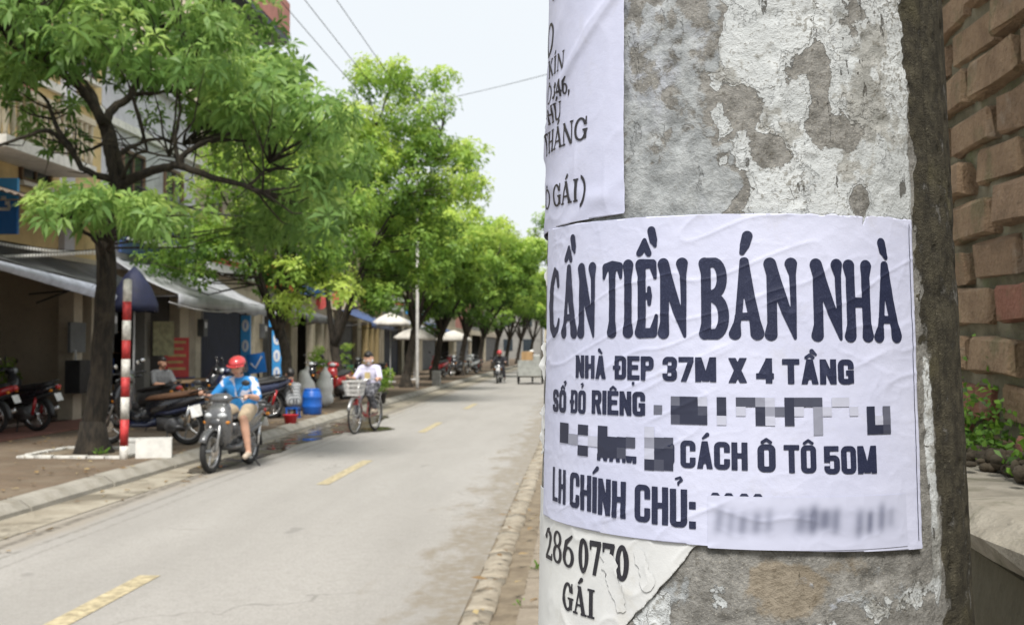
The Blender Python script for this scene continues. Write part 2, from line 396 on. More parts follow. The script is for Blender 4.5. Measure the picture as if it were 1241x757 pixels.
# ------------------------------------------------------------------ concrete pole (subject)
POLE_Y = 0.872
def pole_c(z): return 0.122 - 0.01 * (z - 1.6)
def pole_r(z):
    z = np.asarray(z, float); r = 0.150 - 0.03 * (z - 1.6)
    r = np.where(z > 1.95, 0.1395 - 0.0065 * (z - 1.95), r); return np.where(z < 1.33, 0.1581 + 0.008 * (1.33 - z), r)
def on_pole(u, v, off=0.0):
    """u, v in mm: arc from the street-facing line (+ right), height above 1.6 m"""
    u = np.asarray(u, float); z = 1.6 + np.asarray(v, float) / 1000; a = u / 150.0; r = pole_r(z) + off
    return np.stack([pole_c(z) + r * np.sin(a), POLE_Y - r * np.cos(a), z], -1)
def blobs(U, V, L):
    s = np.zeros_like(U)
    for (u, v, ru, rv, k) in L: s = s + k * np.exp(-(((U - u) / ru) ** 2 + ((V - v) / rv) ** 2))
    return s
def sstep(x, a, b):
    t = np.clip((x - a) / (b - a), 0, 1); return t * t * (3 - 2 * t)
def mat_pole():
    m, nt, b = new_mat('weathered_pole_concrete'); n = NT(nt); uv = n.uv()
    bw, bd, bb_, bp = n.attr('bw'), n.attr('bd'), n.attr('bb'), n.attr('bp')
    w1 = n.node('ShaderNodeVectorMath', operation='ADD'); nz = n.node('ShaderNodeTexNoise'); nz.inputs['Scale'].default_value = 45; nz.inputs['Detail'].default_value = 5
    nt.links.new(uv, nz.inputs[0]); sc = n.node('ShaderNodeVectorMath', operation='SCALE'); sc.inputs['Scale'].default_value = 0.014
    nt.links.new(nz.outputs['Color'], sc.inputs[0]); nt.links.new(uv, w1.inputs[0]); nt.links.new(sc.outputs[0], w1.inputs[1]); wuv = w1.outputs[0]
    nA = n.noise(wuv, 26, 9, 0.66); nB = n.noise(uv, 70, 8, 0.68); nC = n.noise(uv, 260, 5, 0.7); nD = n.noise(uv, 700, 3, 0.7)
    nE = n.noise(wuv, 55, 9, 0.62); nF = n.noise(uv, 14, 6, 0.6); nG = n.noise(n.mapping(uv, (1.0, 0.35, 1)), 90, 6, 0.65)
    # bare concrete: sandy grey with aggregate
    conc = n.mix(n.ramp(nB, 0.3, 0.7), (0.125, 0.122, 0.113), (0.27, 0.265, 0.25))
    conc = n.mix(n.math('MULTIPLY', n.ramp(nC, 0.52, 0.68), 0.7), conc, (0.085, 0.078, 0.063))
    conc = n.mix(n.math('MULTIPLY', n.ramp(nD, 0.56, 0.68), 0.5), conc, (0.47, 0.44, 0.38))
    beige = n.mix(n.ramp(nB, 0.3, 0.7), (0.165, 0.14, 0.105), (0.275, 0.24, 0.19))
    beige = n.mix(n.math('MULTIPLY', n.ramp(nC, 0.5, 0.68), 0.65), beige, (0.12, 0.095, 0.065))
    kb = n.ramp(n.math('ADD', n.math('SUBTRACT', nA, 0.5), bb_), 0.40, 0.52)
    c = n.mix(kb, conc, beige)
    # old paper pulp and thin grey-blue paint film
    kp = n.ramp(n.math('ADD', n.math('SUBTRACT', nE, 0.5), bp), 0.36, 0.46)
    film = n.mix(n.ramp(nB, 0.35, 0.68), (0.225, 0.24, 0.248), (0.38, 0.40, 0.41))
    film = n.mix(n.math('MULTIPLY', n.ramp(nF, 0.5, 0.65), 0.35), film, (0.42, 0.44, 0.55))
    film = n.mix(n.math('MULTIPLY', n.ramp(nC, 0.55, 0.68), 0.55), film, (0.15, 0.145, 0.13))
    c = n.mix(kp, c, film)
    # flaking whitewash
    kw = n.ramp(n.math('ADD', n.math('ADD', n.math('SUBTRACT', nA, 0.5), n.math('MULTIPLY', n.math('SUBTRACT', nE, 0.5), 0.45)), bw), 0.45, 0.472)
    kw2 = n.ramp(n.math('ADD', n.math('ADD', n.math('SUBTRACT', nA, 0.5), n.math('MULTIPLY', n.math('SUBTRACT', nE, 0.5), 0.55)), bw), 0.53, 0.56)
    white = n.mix(n.ramp(n.math('ADD', n.math('MULTIPLY', nF, .7), n.math('MULTIPLY', nB, .3)), 0.36, 0.62), (0.41, 0.432, 0.438), (0.55, 0.575, 0.585))
    white = n.mix(n.math('MULTIPLY', n.ramp(n.noise(wuv, 20, 9, 0.6), 0.535, 0.575), 0.75), white, n.mix(n.ramp(nB, .35, .65), (0.16, 0.155, 0.135), (0.36, 0.355, 0.33)))
    cr = n.node('ShaderNodeTexVoronoi', feature='DISTANCE_TO_EDGE'); cr.inputs['Scale'].default_value = 62; nt.links.new(wuv, cr.inputs[0])
    crack = n.math('MULTIPLY', n.ramp(cr.outputs[0], 0.022, 0.004), n.math('MULTIPLY', n.ramp(nF, 0.50, 0.60), n.math('MULTIPLY', n.ramp(nE, 0.48, 0.58), kw)))
    white = n.mix(n.math('MULTIPLY', crack, 0.85), white, (0.12, 0.11, 0.09))
    pit = n.ramp(nG, 0.625, 0.66)
    white = n.mix(n.math('MULTIPLY', pit, 0.85), white, (0.075, 0.07, 0.06))
    grime = n.math('MULTIPLY', n.ramp(n.math('ADD', nC, n.math('MULTIPLY', nF, 0.6)), 0.84, 0.96), 0.75)
    white = n.mix(grime, white, (0.17, 0.16, 0.135))
    c = n.mix(n.math('MULTIPLY', kw, n.math('ADD', 0.9, n.math('MULTIPLY', kw2, 0.1))), c, white)
    # black-brown algae
    kd = n.ramp(n.math('ADD', n.math('ADD', n.math('SUBTRACT', nA, 0.5), n.math('MULTIPLY', n.math('SUBTRACT', nB, 0.5), 0.7)), bd), 0.44, 0.54)
    alg = n.mix(n.ramp(nB, 0.35, 0.7), (0.022, 0.019, 0.012), (0.07, 0.061, 0.038))
    alg = n.mix(n.math('MULTIPLY', n.ramp(nC, 0.56, 0.70), 0.6), alg, (0.17, 0.158, 0.115))
    alg = n.mix(n.math('MULTIPLY', n.ramp(nF, 0.55, 0.7), 0.5), alg, (0.10, 0.088, 0.042))
    c = n.mix(n.math('MULTIPLY', kd, 0.95), c, alg)
    n.put(b.inputs['Base Color'], c); b.inputs['Roughness'].default_value = 0.88; b.inputs['Specular IOR Level'].default_value = 0.3
    h = n.math('ADD', n.math('MULTIPLY', kw, n.math('SUBTRACT', 1.0, kd)), n.math('MULTIPLY', kw2, 0.5))
    h = n.math('ADD', h, n.math('MULTIPLY', kp, 0.35)); h = n.math('ADD', h, n.math('MULTIPLY', nC, 0.9)); h = n.math('ADD', h, n.math('MULTIPLY', nB, 1.4))
    h = n.math('SUBTRACT', h, n.math('MULTIPLY', crack, 0.8)); h = n.math('SUBTRACT', h, n.math('MULTIPLY', pit, 0.7))
    h = n.math('ADD', h, n.math('MULTIPLY', n.math('MULTIPLY', nD, kd), 1.0))
    n.put(b.inputs['Normal'], n.bump(h, 0.9, 0.0016)); return m
def build_pole():
    zs = np.concatenate([np.linspace(0.05, 1.33, 30), np.linspace(1.335, 1.90, 240), np.linspace(1.92, 7.6, 60)])
    na = 420; an = np.linspace(-math.pi, math.pi, na, endpoint=False)
    A, Z = np.meshgrid(an, zs, indexing='xy'); U = A * 150; V = (Z - 1.6) * 1000
    wob = (fbm(U / 34 + 50, V / 34 + 90, 3, 4) - 0.5) * 0.0022
    pits = -0.0012 * sstep(fbm(U / 13 + 9, V / 13 + 4, 8, 3), 0.62, 0.75)
    # wide strips of render that stand a little proud, and the moulding seam on the right flank
    seam = -0.0022 * np.exp(-((U - (128 - V * 0.01)) / 1.6) ** 2) * (fbm(U / 20, V / 60, 4, 2) > 0.3)
    off = wob + pits + seam - 0.0006
    P = on_pole(U, V, off).reshape(-1, 3)
    nz_ = len(zs); Q = []
    i = np.arange(nz_ - 1)[:, None] * na; j = np.arange(na)[None]; k = (j + 1) % na
    Q = np.stack([i + j, i + k, i + na + k, i + na + j], -1).reshape(-1, 4)
    o = np_mesh('concrete_pole', P, Q, mat_pole()); me = o.data; me.shade_smooth()
    uvl = me.uv_layers.new(name='UVMap'); li = np.empty(len(me.loops), np.int32); me.loops.foreach_get('vertex_index', li)
    uvs = np.stack([U.ravel(), V.ravel()], -1)[li] / 1000.0
    # keep the seam at the back continuous
    lu = uvs[:, 0].reshape(-1, 4); wrap = (lu.max(1) - lu.min(1)) > 0.4; lu[wrap] = np.where(lu[wrap] < 0, lu[wrap] + 0.9425, lu[wrap])
    uvl.data.foreach_set('uv', uvs.astype(np.float32).ravel())
    jag = (fbm(U / 9, V / 11, 21, 4) - 0.5) * 16
    edge = np.where(V > 0, 101.0, 106 + np.clip(-V - 60, 0, 60) * 0.10) + np.clip(V - 150, 0, 80) * -0.04
    bd = -0.35 + 1.0 * sstep(U + jag, edge - 3, edge + 4) + blobs(U, V, [(-6, 122, 8, 8, 0.42), (2, 116, 6, 7, 0.3), (56, 93, 6, 10, 0.42), (60, 142, 14, 16, 0.22), (40, 150, 30, 14, 0.2), (-15, 95, 12, 10, 0.2), (75, 120, 10, 10, 0.24), (20, 205, 26, 16, 0.16), (100, -100, 12, 60, 0.18), (112, -140, 6, 40, -0.75), (109, -60, 5, 50, -0.7), (-75, 195, 16, 30, 0.25), (85, 205, 18, 30, 0.18)])
    bd = np.where(U > 0, bd, bd) + 0.6 * sstep(-U, 330, 400)
    Uj = U + (fbm(U / 26 + 3, V / 26, 33, 4) - .5) * 44
    bw = 0.03 + 0.645 * sstep(Uj, -46, -30) * sstep(-U, -108, -98) * sstep(V, 60, 84) + blobs(U, V, [(-24, 138, 18, 34, -0.17), (44, 140, 26, 24, -0.15), (10, 215, 70, 14, -0.12), (-10, 96, 20, 12, -0.1), (30, 160, 6, 30, -0.45), (48, 132, 12, 14, -0.42), (-20, 150, 12, 12, -0.36), (-26, 100, 8, 14, -0.32), (-2, 121, 12, 11, -0.5), (56, 93, 8, 11, -0.6), (18, 178, 20, 12, -0.2), (70, 200, 26, 18, -0.18), (-80, -168, 22, 30, 0.55), (-38, -150, 12, 40, 0.46), (60, -158, 24, 22, 0.5), (20, -174, 24, 14, 0.46), (112, -110, 7, 90, 0.62), (96, -150, 14, 24, 0.35), (109, -40, 5, 60, 0.5), (-70, 100, 28, 22, 0.12)])
    bbv = blobs(U, V, [(-4, -150, 40, 28, 0.55), (46, -136, 30, 16, 0.35), (30, 165, 8, 30, 0.35)]) + 0.02
    bp = 0.05 + 0.42 * sstep(-Uj, 26, 42) * sstep(V, 60, 84) + blobs(U, V, [(-60, 96, 40, 20, 0.3), (-60, 225, 40, 26, -0.12), (50, -150, 50, 30, 0.36), (-70, -160, 40, 40, 0.3)])
    for nm, a in (('bw', bw), ('bd', bd), ('bb', bbv), ('bp', bp)):
        at = me.attributes.new(nm, 'FLOAT', 'POINT'); at.data.foreach_set('value', a.ravel().astype(np.float32))
    return tag(o, 'weathered round concrete utility pole covered with flaking whitewash and paper notices', 'pole')
build_pole()

# ------------------------------------------------------------------ lettering (fields > 0 inside the ink)
def cap(x0, y0, r0, x1, y1, r1):
    def f(X, Y):
        dx, dy = x1 - x0, y1 - y0; L = dx * dx + dy * dy + 1e-9
        t = np.clip(((X - x0) * dx + (Y - y0) * dy) / L, 0, 1)
        return r0 + (r1 - r0) * t - np.hypot(X - x0 - t * dx, Y - y0 - t * dy)
    return f
BULB = [0.0]
def chain(*p):
    p = [(a, b, r + (BULB[0] if r >= 3.5 else 0)) for a, b, r in p]; return un(*[cap(*p[i], *p[i + 1]) for i in range(len(p) - 1)])
def rect(x0, y0, x1, y1): return lambda X, Y: np.minimum(np.minimum(X - x0, x1 - X), np.minimum(Y - y0, y1 - Y))
def rbox(x0, y0, x1, y1, r):
    def f(X, Y):
        qx = np.abs(X - (x0 + x1) / 2) - (x1 - x0) / 2 + r; qy = np.abs(Y - (y0 + y1) / 2) - (y1 - y0) / 2 + r
        return r - np.hypot(np.maximum(qx, 0), np.maximum(qy, 0)) - np.minimum(np.maximum(qx, qy), 0)
    return f
def ell(cx, cy, rx, ry): return lambda X, Y: (1 - np.sqrt(((X - cx) / rx) ** 2 + ((Y - cy) / ry) ** 2)) * min(rx, ry)
def para(xa, ya, xb, yb, s):
    """slanted stroke with level ends: spans [xa, xa+s] at ya and [xb, xb+s] at yb"""
    def f(X, Y):
        t = (Y - ya) / (yb - ya); xl = xa + (xb - xa) * t; k = abs(yb - ya) / math.hypot(xb - xa, yb - ya)
        return np.minimum(np.minimum(X - xl, xl + s - X) * k, np.minimum(Y - min(ya, yb), max(ya, yb) - Y))
    return f
def un(*fs):
    def f(X, Y):
        r = fs[0](X, Y)
        for g in fs[1:]: r = np.maximum(r, g(X, Y))
        return r
    return f
def sub(a, *bs):
    def f(X, Y):
        r = a(X, Y)
        for g in bs: r = np.minimum(r, -g(X, Y))
        return r
    return f
def inter(a, b): return lambda X, Y: np.minimum(a(X, Y), b(X, Y))
def sans(ch, W, H):
    s = min(0.345 * W if ch != 'M' else 0.265 * W, 0.27 * H); h = s * 0.86; r = W * 0.36; q = max(r - s, W * 0.06)
    ring = lambda a, b: sub(rbox(0, a, W, b, r), rbox(s, a + h, W - s, b - h, q))
    if ch == 'N': return un(rect(0, 0, s, H), rect(W - s, 0, W, H), para(0, H, W - s, 0, s))
    if ch == 'H': return un(rect(0, 0, s, H), rect(W - s, 0, W, H), rect(s * .5, H * .44, W - s * .5, H * .44 + h))
    if ch == 'T': return un(rect(0, H - h, W, H), rect(W / 2 - s / 2, 0, W / 2 + s / 2, H))
    if ch == 'L': return un(rect(0, 0, s, H), rect(0, 0, W, h))
    if ch == 'I': return rect(0, 0, W, H)
    if ch == 'E': return un(rect(0, 0, s, H), rect(0, 0, W, h), rect(0, H - h, W, H), rect(0, H * .44, W * .88, H * .44 + h))
    if ch == 'A': return un(para(0, 0, W / 2 - s * .52, H, s), para(W - s, 0, W / 2 - s * .48, H, s), rect(W * .2, H * .19, W * .8, H * .19 + h))
    P_ = sub(un(rect(0, H * .42, W * .5, H), rbox(0, H * .42, W, H, r)), rbox(s, H * .42 + h, W - s, H - h, q))
    if ch == 'P': return un(rect(0, 0, s, H), P_)
    if ch == 'R': return un(rect(0, 0, s, H), P_, para(W * .42, H * .45, W - s * 1.05, 0, s * 1.05))
    D_ = sub(un(rect(0, 0, W * .5, H), rbox(0, 0, W, H, r)), rbox(s, h, W - s, H - h, q))
    if ch == 'D': return un(D_, rect(-W * .16, H * .43, W * .5, H * .43 + h * .8))
    if ch == 'M': return un(rect(0, 0, s, H), rect(W - s, 0, W, H), para(0, H, W / 2 - s * .6, H * .02, s * 1.1), para(W - s * 1.1, H, W / 2 - s * .5, H * .02, s * 1.1))
    if ch == 'X': return un(para(0, H, W - s * 1.1, 0, s * 1.1), para(W - s * 1.1, H, 0, 0, s * 1.1))
    if ch == 'U': return inter(sub(rbox(0, 0, W, H * 2, r), rbox(s, h, W - s, H * 2.2, q)), rect(-9, -9, 999, H))
    C_ = sub(ring(0, H), rect(W * .5, H * .37, W + 1, H * .63))
    if ch == 'C': return C_
    if ch == 'G': return un(C_, rect(W * .52, H * .37, W, H * .37 + h * .9), rect(W - s, H * .04, W, H * .45))
    if ch in 'O0': return ring(0, H)
    if ch == 'S': return un(sub(ring(H * .43, H), rect(W - s - .1, H * .5, W + 1, H * .68)), sub(ring(0, H * .56), rect(-1, H * .3, s + .1, H * .50)))
    if ch == '3': return sub(un(ring(H * .44, H), ring(0, H * .55)), rect(-1, H * .29, s + .1, H * .7), rect(-1, H * .4, W * .36, H * .6))
    if ch == '7': return un(rect(0, H - h, W, H), para(W - s, H - h, W * .16, 0, s))
    if ch == '4': return un(rect(W * .56, 0, W * .56 + s, H), rect(0, H * .18, W, H * .18 + h), para(0, H * .2, W * .56 + s * .1, H, s * .9))
    if ch == '5': return un(rect(0, H - h, W * .94, H), rect(0, H * .42, s, H), sub(sub(rbox(0, 0, W, H * .66, r), rbox(s, h, W - s, H * .66 - h, q)), rect(-1, H * .27, s + .1, H * .42)))
    if ch == ':': return un(rect(0, 0, W, W * 1.1), rect(0, H * .52, W, H * .52 + W * 1.1))
    raise KeyError(ch)
def serif(ch, W, H):
    t = 0.17 * H; d = 0.055 * H; e = 0.05 * H; x = 0.09 * H
    sf = lambda cx, y, w: rect(cx - w / 2, y, cx + w / 2, y + e)
    stem = lambda x0, w: un(rect(x0, 0, x0 + w, H), sf(x0 + w / 2, 0, w + 2 * x), sf(x0 + w / 2, H - e, w + 2 * x))
    bowl = lambda cx, cy, rx, ry: sub(ell(cx, cy, rx, ry), ell(cx, cy, rx - t * .95, ry - d))
    if ch == 'I': return stem(W / 2 - t / 2, t)
    if ch == 'K': return un(stem(x, t), para(x + t * .6, H * .36, W - d * 3, H, d * 1.5), para(W * .42, H * .62, W - t * 1.1, 0, t * 1.1), sf(W - t * .5, 0, t * 1.6), sf(W - d * 2.4, H - e, t * 1.4))
    if ch == 'N': return un(rect(x, 0, x + d, H), rect(W - x - d, 0, W - x, H), para(x * .2, H, W - x - t * 1.1, 0, t * 1.1), sf(x + d / 2, 0, 3 * x), sf(W - x - d / 2, H - e, 3 * x))
    if ch == 'H': return un(stem(x, t), stem(W - x - t, t), rect(x + t, H * .47, W - x - t, H * .47 + d))
    if ch == 'A': return un(para(x * .3, 0, W / 2 - d, H, d * 1.2), para(W - t - x * .3, 0, W / 2 - t * .75, H, t * 1.05), rect(W * .24, H * .3, W * .72, H * .3 + d), sf(x * .8, 0, 3 * x), sf(W - t * .6, 0, t + 1.6 * x))
    if ch == 'P': return un(stem(x, t), sub(un(ell(W * .52, H * .74, W * .46, H * .26), rect(x, H * .48, W * .5, H)), un(ell(W * .50, H * .74, W * .46 - t, H * .26 - d), rect(x + t, H * .48 + d, W * .5, H - d))))
    if ch == 'U': return un(rect(x, H * .3, x + t, H), inter(sub(ell(W / 2, H * .32, W / 2 - x, H * .33), ell(W / 2 + t * .2, H * .34, W / 2 - x - t * .75, H * .27)), rect(-9, -9, 999, H * .33)), rect(W - x - d, H * .3, W - x, H), sf(x + t / 2, H - e, t + 2 * x), sf(W - x - d / 2, H - e, 3 * x))
    if ch == 'T': return un(stem(W / 2 - t / 2, t), rect(0, H - d, W, H), rect(0, H * .76, d, H), rect(W - d, H * .76, W, H))
    if ch == 'E': return un(stem(x, t), rect(x, H - d, W, H), rect(x, 0, W, d), rect(x, H * .48, W * .7, H * .48 + d), rect(W - d, H * .76, W, H), rect(W - d, 0, W, H * .26))
    if ch == 'O': return bowl(W / 2, H / 2, W / 2, H / 2)
    if ch == 'G': return un(sub(bowl(W / 2, H / 2, W / 2, H / 2), rect(W * .6, H * .34, W + 1, H * .68)), rect(W - t - x * .6, H * .06, W - x * .6, H * .42), sf(W - t / 2 - x * .6, H * .42, t + 2 * x), rect(W - d * 1.4, H * .66, W - d * .2, H))
    if ch == '0': return sub(ell(W / 2, H / 2, W / 2, H / 2), ell(W / 2, H / 2, W / 2 - t * .9, H / 2 - d))
    if ch == '8': return un(sub(ell(W / 2, H * .75, W * .44, H * .25), ell(W / 2, H * .75, W * .44 - t * .8, H * .25 - d)), sub(ell(W / 2, H * .28, W * .5, H * .28), ell(W / 2, H * .28, W * .5 - t * .9, H * .28 - d)))
    if ch == '6': return un(sub(ell(W / 2, H * .31, W * .5, H * .31), ell(W / 2, H * .31, W * .5 - t * .9, H * .31 - d)), chain((t * .5, H * .32, t * .48), (W * .3, H * .74, t * .42), (W * .85, H * .97, d * .5)))
    if ch == '2': return un(chain((W * .12, H * .70, t * .4), (W * .26, H * .9, d * .9), (W * .55, H * .93, d * 1.2), (W * .78, H * .72, t * .5), (W * .6, H * .42, t * .36), (W * .1, d, d * .7)), rect(W * .04, 0, W * .95, d * 2), rect(W * .9, 0, W, H * .2))
    if ch == '3': return chain((W * .12, H * .76, t * .4), (W * .4, H * .95, d), (W * .74, H * .76, t * .5), (W * .42, H * .54, d), (W * .8, H * .30, t * .55), (W * .45, d, d), (W * .12, H * .12, t * .4))
    if ch == '4': return un(rect(W * .58, 0, W * .58 + t, H), rect(0, H * .24, W, H * .24 + d * 1.6), para(0, H * .26, W * .52, H, d * 1.4))
    if ch == '7': return un(rect(W * .04, H - d * 2.6, W, H), para(W - d * 2, H - d, W * .3, 0, t * .75), rect(W * .04, H * .74, W * .04 + d, H))
    if ch == ')': return sub(ell(-W * .3, H * .42, W * 1.2, H * .72), ell(-W * .55, H * .42, W * 1.2, H * .66), rect(-99, -99, 0, 99))
    if ch == ',': return chain((W * .5, t * .4, t * .55), (W * .3, -t * .9, d * .5))
    raise KeyError(ch)
def accents(code, W, H, th):
    L = []; top = H * 1.06; cx = W / 2; k = H
    if 'c' in code:
        L += [cap(cx - k * .15, top + k * .02, th * .42, cx, top + k * .12, th * .45), cap(cx, top + k * .12, th * .45, cx + k * .15, top + k * .02, th * .42)]
        cx += k * .20; top += k * .08
    if 'g' in code: L.append(cap(cx - k * .10, top + k * .20, th * .62, cx + k * .06, top + k * .06, th * .34))
    if 'a' in code: L.append(cap(cx - k * .06, top + k * .06, th * .34, cx + k * .10, top + k * .20, th * .62))
    if 'h' in code: L.append(chain((cx - k * .07, top + k * .22, th * .3), (cx + k * .05, top + k * .26, th * .34), (cx + k * .09, top + k * .19, th * .36), (cx, top + k * .12, th * .32), (cx, top + k * .07, th * .28)))
    if 'd' in code: L.append(rect(W / 2 - th * .55, -H * .23, W / 2 + th * .55, -H * .23 + th))
    return L
def bone(ch, W, H):
    """the headline face: tall letters with swollen, bone-like stroke ends"""
    def stem(x, r=2.5, rb=3.6, xb=None): xb = x if xb is None else xb; return chain((xb, H - rb, rb), (x, H - rb * 2.9, r), (x, rb * 2.9, r), (xb, rb, rb))
    if ch == 'N': return un(stem(W * .23, 2.6, 3.5, W * .19), chain((W * .20, H - 3.8, 3.4), (W * .34, H * .74, 3.0), (W * .66, H * .34, 2.6), (W * .90, 1.2, 0.5)), chain((W * .82, H - 3.6, 3.5), (W * .86, H - 10.5, 1.7), (W * .87, H * .4, 1.4), (W * .905, 1.2, 0.5)))
    if ch == 'H': return un(stem(W * .24, 2.6, 3.6, W * .20), stem(W * .77, 2.6, 3.6, W * .80), rect(W * .25, H * .43, W * .76, H * .43 + 5.2))
    if ch == 'A': return un(chain((W * .44, H - 2.0, 1.9), (W * .29, H * .30, 1.7), (W * .24, 10, 1.8), (W * .18, 3.6, 3.4)), chain((W * .47, H - 2.2, 2.2), (W * .60, H * .52, 2.8), (W * .74, 11, 2.9), (W * .80, 3.8, 3.8)), chain((W * .28, 14.2, 1.9), (W * .70, 14.2, 2.0)), chain((W * .45, H - 4, 2.3), (W * .455, H * .70, 2.0)))
    if ch == 'T': return un(chain((W * .07, H - 11, 0.8), (W * .14, H - 4.2, 2.4), (W * .5, H - 3.2, 2.8), (W * .86, H - 4.0, 2.4), (W * .93, H - 11, 0.8)), chain((W * .5, H - 4, 3.0), (W * .5, H - 12, 2.3), (W * .5, 11, 2.3), (W * .48, 3.8, 3.7)))
    if ch == 'I': return chain((W * .5, H - 3.8, 3.7), (W * .5, H - 11, 2.5), (W * .5, 11, 2.5), (W * .5, 3.8, 3.7))
    if ch == 'E': return un(chain((W * .24, H - 3.6, 3.4), (W * .31, H - 11, 2.6), (W * .31, 11, 2.6), (W * .23, 3.6, 3.5)), chain((W * .26, H - 3.0, 2.8), (W * .78, H - 3.2, 2.5), (W * .90, H - 12, 0.8)), chain((W * .25, 3.0, 2.8), (W * .80, 3.2, 2.7), (W * .95, 14, 0.8)), chain((W * .34, H * .53, 1.7), (W * .62, H * .53, 1.7)), chain((W * .64, H * .43, 0.9), (W * .65, H * .53, 1.5), (W * .64, H * .63, 0.9)))
    if ch == 'B': return un(stem(W * .24, 2.7, 3.3, W * .19), chain((W * .2, H - 2.8, 2.6), (W * .5, H - 2.8, 2.6), *[(W * .52 + W * .28 * math.cos(a), H * .75 + (H * .25 - 2.8) * math.sin(a), 2.7) for a in [R(80 - 16 * q) for q in range(11)]], (W * .3, H * .535, 1.8)), chain((W * .4, H * .535, 1.8), *[(W * .54 + W * .31 * math.cos(a), H * .275 + (H * .275 - 2.8) * math.sin(a), 2.9) for a in [R(80 - 16 * q) for q in range(11)]], (W * .2, 2.8, 2.6)))
    if ch == 'C': return chain((W * .80, H * .74, 1.7), (W * .72, H * .90, 2.1), (W * .52, H - 3.4, 2.9), (W * .30, H * .76, 3.5), (W * .23, H * .45, 4.1), (W * .32, H * .17, 3.7), (W * .54, 4.0, 3.1), (W * .76, H * .12, 2.0), (W * .88, H * .26, 0.9))
    raise KeyError(ch)
def bone_acc(code, W, H):
    L = []; cx = W * .45
    if code == 'cg': L = [chain((cx - 4.4, H + 4, 1.7), (cx - .4, H + 12, 1.2), (cx + 2.6, H + 3.6, 1.7)), chain((cx - 3.6, H + 4.6, 1.9), (cx, H + 9, 1.9), (cx + 2, H + 4.6, 1.8)), chain((cx + 4.6, H + 18, 2.5), (cx + 6.0, H + 12, 2.4), (cx + 7.2, H + 8.5, 0.9))]
    if code == 'a': L = [chain((cx + 2.4, H + 13.5, 2.9), (cx + .8, H + 8, 2.6), (cx - .9, H + 3.4, 1.3))]
    if code == 'g': L = [chain((cx - 1.6, H + 12, 2.6), (cx - .4, H + 7, 2.5), (cx + 1.8, H + 2.6, 1.0))]
    return L
class Ink:
    """glyph fields with their boxes, gathered for one printed line"""
    def __init__(s): s.g = []
    def put(s, f, u0, v0, box): s.g.append((f, u0, v0, box))
    def word(s, face, letters, u0, u1, v0, H, v1=None, gap=0.14):
        """letters: 'N', 'A:g' ...; fitted between u0 and u1; baseline goes from v0 to v1"""
        v1 = v0 if v1 is None else v1
        rel = {'I': 0.36 if face is sans else 0.55, 'M': 1.35, ':': 0.36, ',': 0.4, ')': 0.45, 'L': 0.85}
        L = [(a.split(':') + [''])[:2] if a != ':' else (':', '') for a in letters]
        ws = [rel.get(c, 1.0) for c, _ in L]; tot = sum(ws) + gap * (len(ws) - 1); k = (u1 - u0) / tot; x = u0
        for (c, ac), wv in zip(L, ws):
            W = wv * k; f0 = face(c, W, H); face_ = (lambda g_, o_: (lambda X, Y: g_(X, Y) + o_))(f0, 0.28 if face is serif else 0.22); f = un(face_, *accents(ac, W, H, (0.23 * k if face is sans else 0.13 * H))) if ac else face_
            t = (x + W / 2 - u0) / (u1 - u0); s.put(f, x, v0 + (v1 - v0) * t, (-W * .25 - 3, -H * .35 - 1, W * 1.3 + 4, H * 1.55 + 2)); x += W + gap * k
    def mesh(s, step, wfun, name, mat, parent):
        V = []; Fc = []
        for f, u0, v0, (a, b, c, d) in s.g:
            P, fc = field_mesh(f, a, c, b, d, step)
            if not len(P): continue
            o = len(V); U = P[:, 0] + u0; Vv = P[:, 1] + v0
            V.extend(map(tuple, wfun(U, Vv))); Fc.extend(tuple(i + o for i in q) for q in fc)
        me = bpy.data.meshes.new(name); me.from_pydata(V, [], Fc); me.materials.append(mat); me.shade_smooth()
        o = bpy.data.objects.new(name, me); COL.objects.link(o); o.parent = parent; return o
def mat_paper(name, a, b_, st=0.25, stain=(0.5, 0.46, 0.38)):
    m, nt, b = new_mat(name); n = NT(nt); o = n.obj()
    f = n.noise(o, 14, 6, 0.6); g = n.noise(o, 900, 3, 0.6); k = n.noise(o, 30, 8, 0.7, 0.5)
    c = n.mix(n.ramp(f, 0.3, 0.7), a, b_); c = n.mix(n.math('MULTIPLY', n.ramp(k, 0.56, 0.72), st), c, stain)
    n.put(b.inputs['Base Color'], c); b.inputs['Roughness'].default_value = 0.62; b.inputs['Specular IOR Level'].default_value = 0.3
    n.put(b.inputs['Normal'], n.bump(n.math('ADD', n.math('MULTIPLY', g, 0.25), n.math('MULTIPLY', n.noise(o, 120, 5, 0.6), 1.0)), 0.35, 0.0008)); MATS[name] = m; return m
def mat_ink(name, col):
    m, nt, b = new_mat(name); n = NT(nt); o = n.obj(); g = n.noise(o, 1500, 2, 0.6); f = n.noise(o, 60, 6, 0.65)
    c = n.mix(n.ramp(g, 0.45, 0.75), col, tuple(v * 1.6 + 0.012 for v in col)); c = n.mix(n.math('MULTIPLY', n.ramp(f, 0.58, 0.72), 0.35), c, tuple(v * 2.2 + 0.03 for v in col))
    n.put(b.inputs['Base Color'], c); b.inputs['Roughness'].default_value = 0.55; b.inputs['Specular IOR Level'].default_value = 0.3; return m
m_paper = mat_paper('white_office_paper', (0.475, 0.495, 0.64), (0.53, 0.55, 0.695), 0.32, (0.45, 0.45, 0.50))
m_paper_old = mat_paper('aged_grey_paper', (0.55, 0.56, 0.565), (0.64, 0.65, 0.64), 0.35, (0.46, 0.44, 0.38))
m_ink = mat_ink('navy_ink', (0.014, 0.018, 0.045)); m_ink2 = mat_ink('black_ink', (0.018, 0.018, 0.024))
def ridge(U, V, sx, sy, seed, p=9): return (1 - np.abs(2 * fbm(U / sx, V / sy, seed, 2) - 1)) ** p
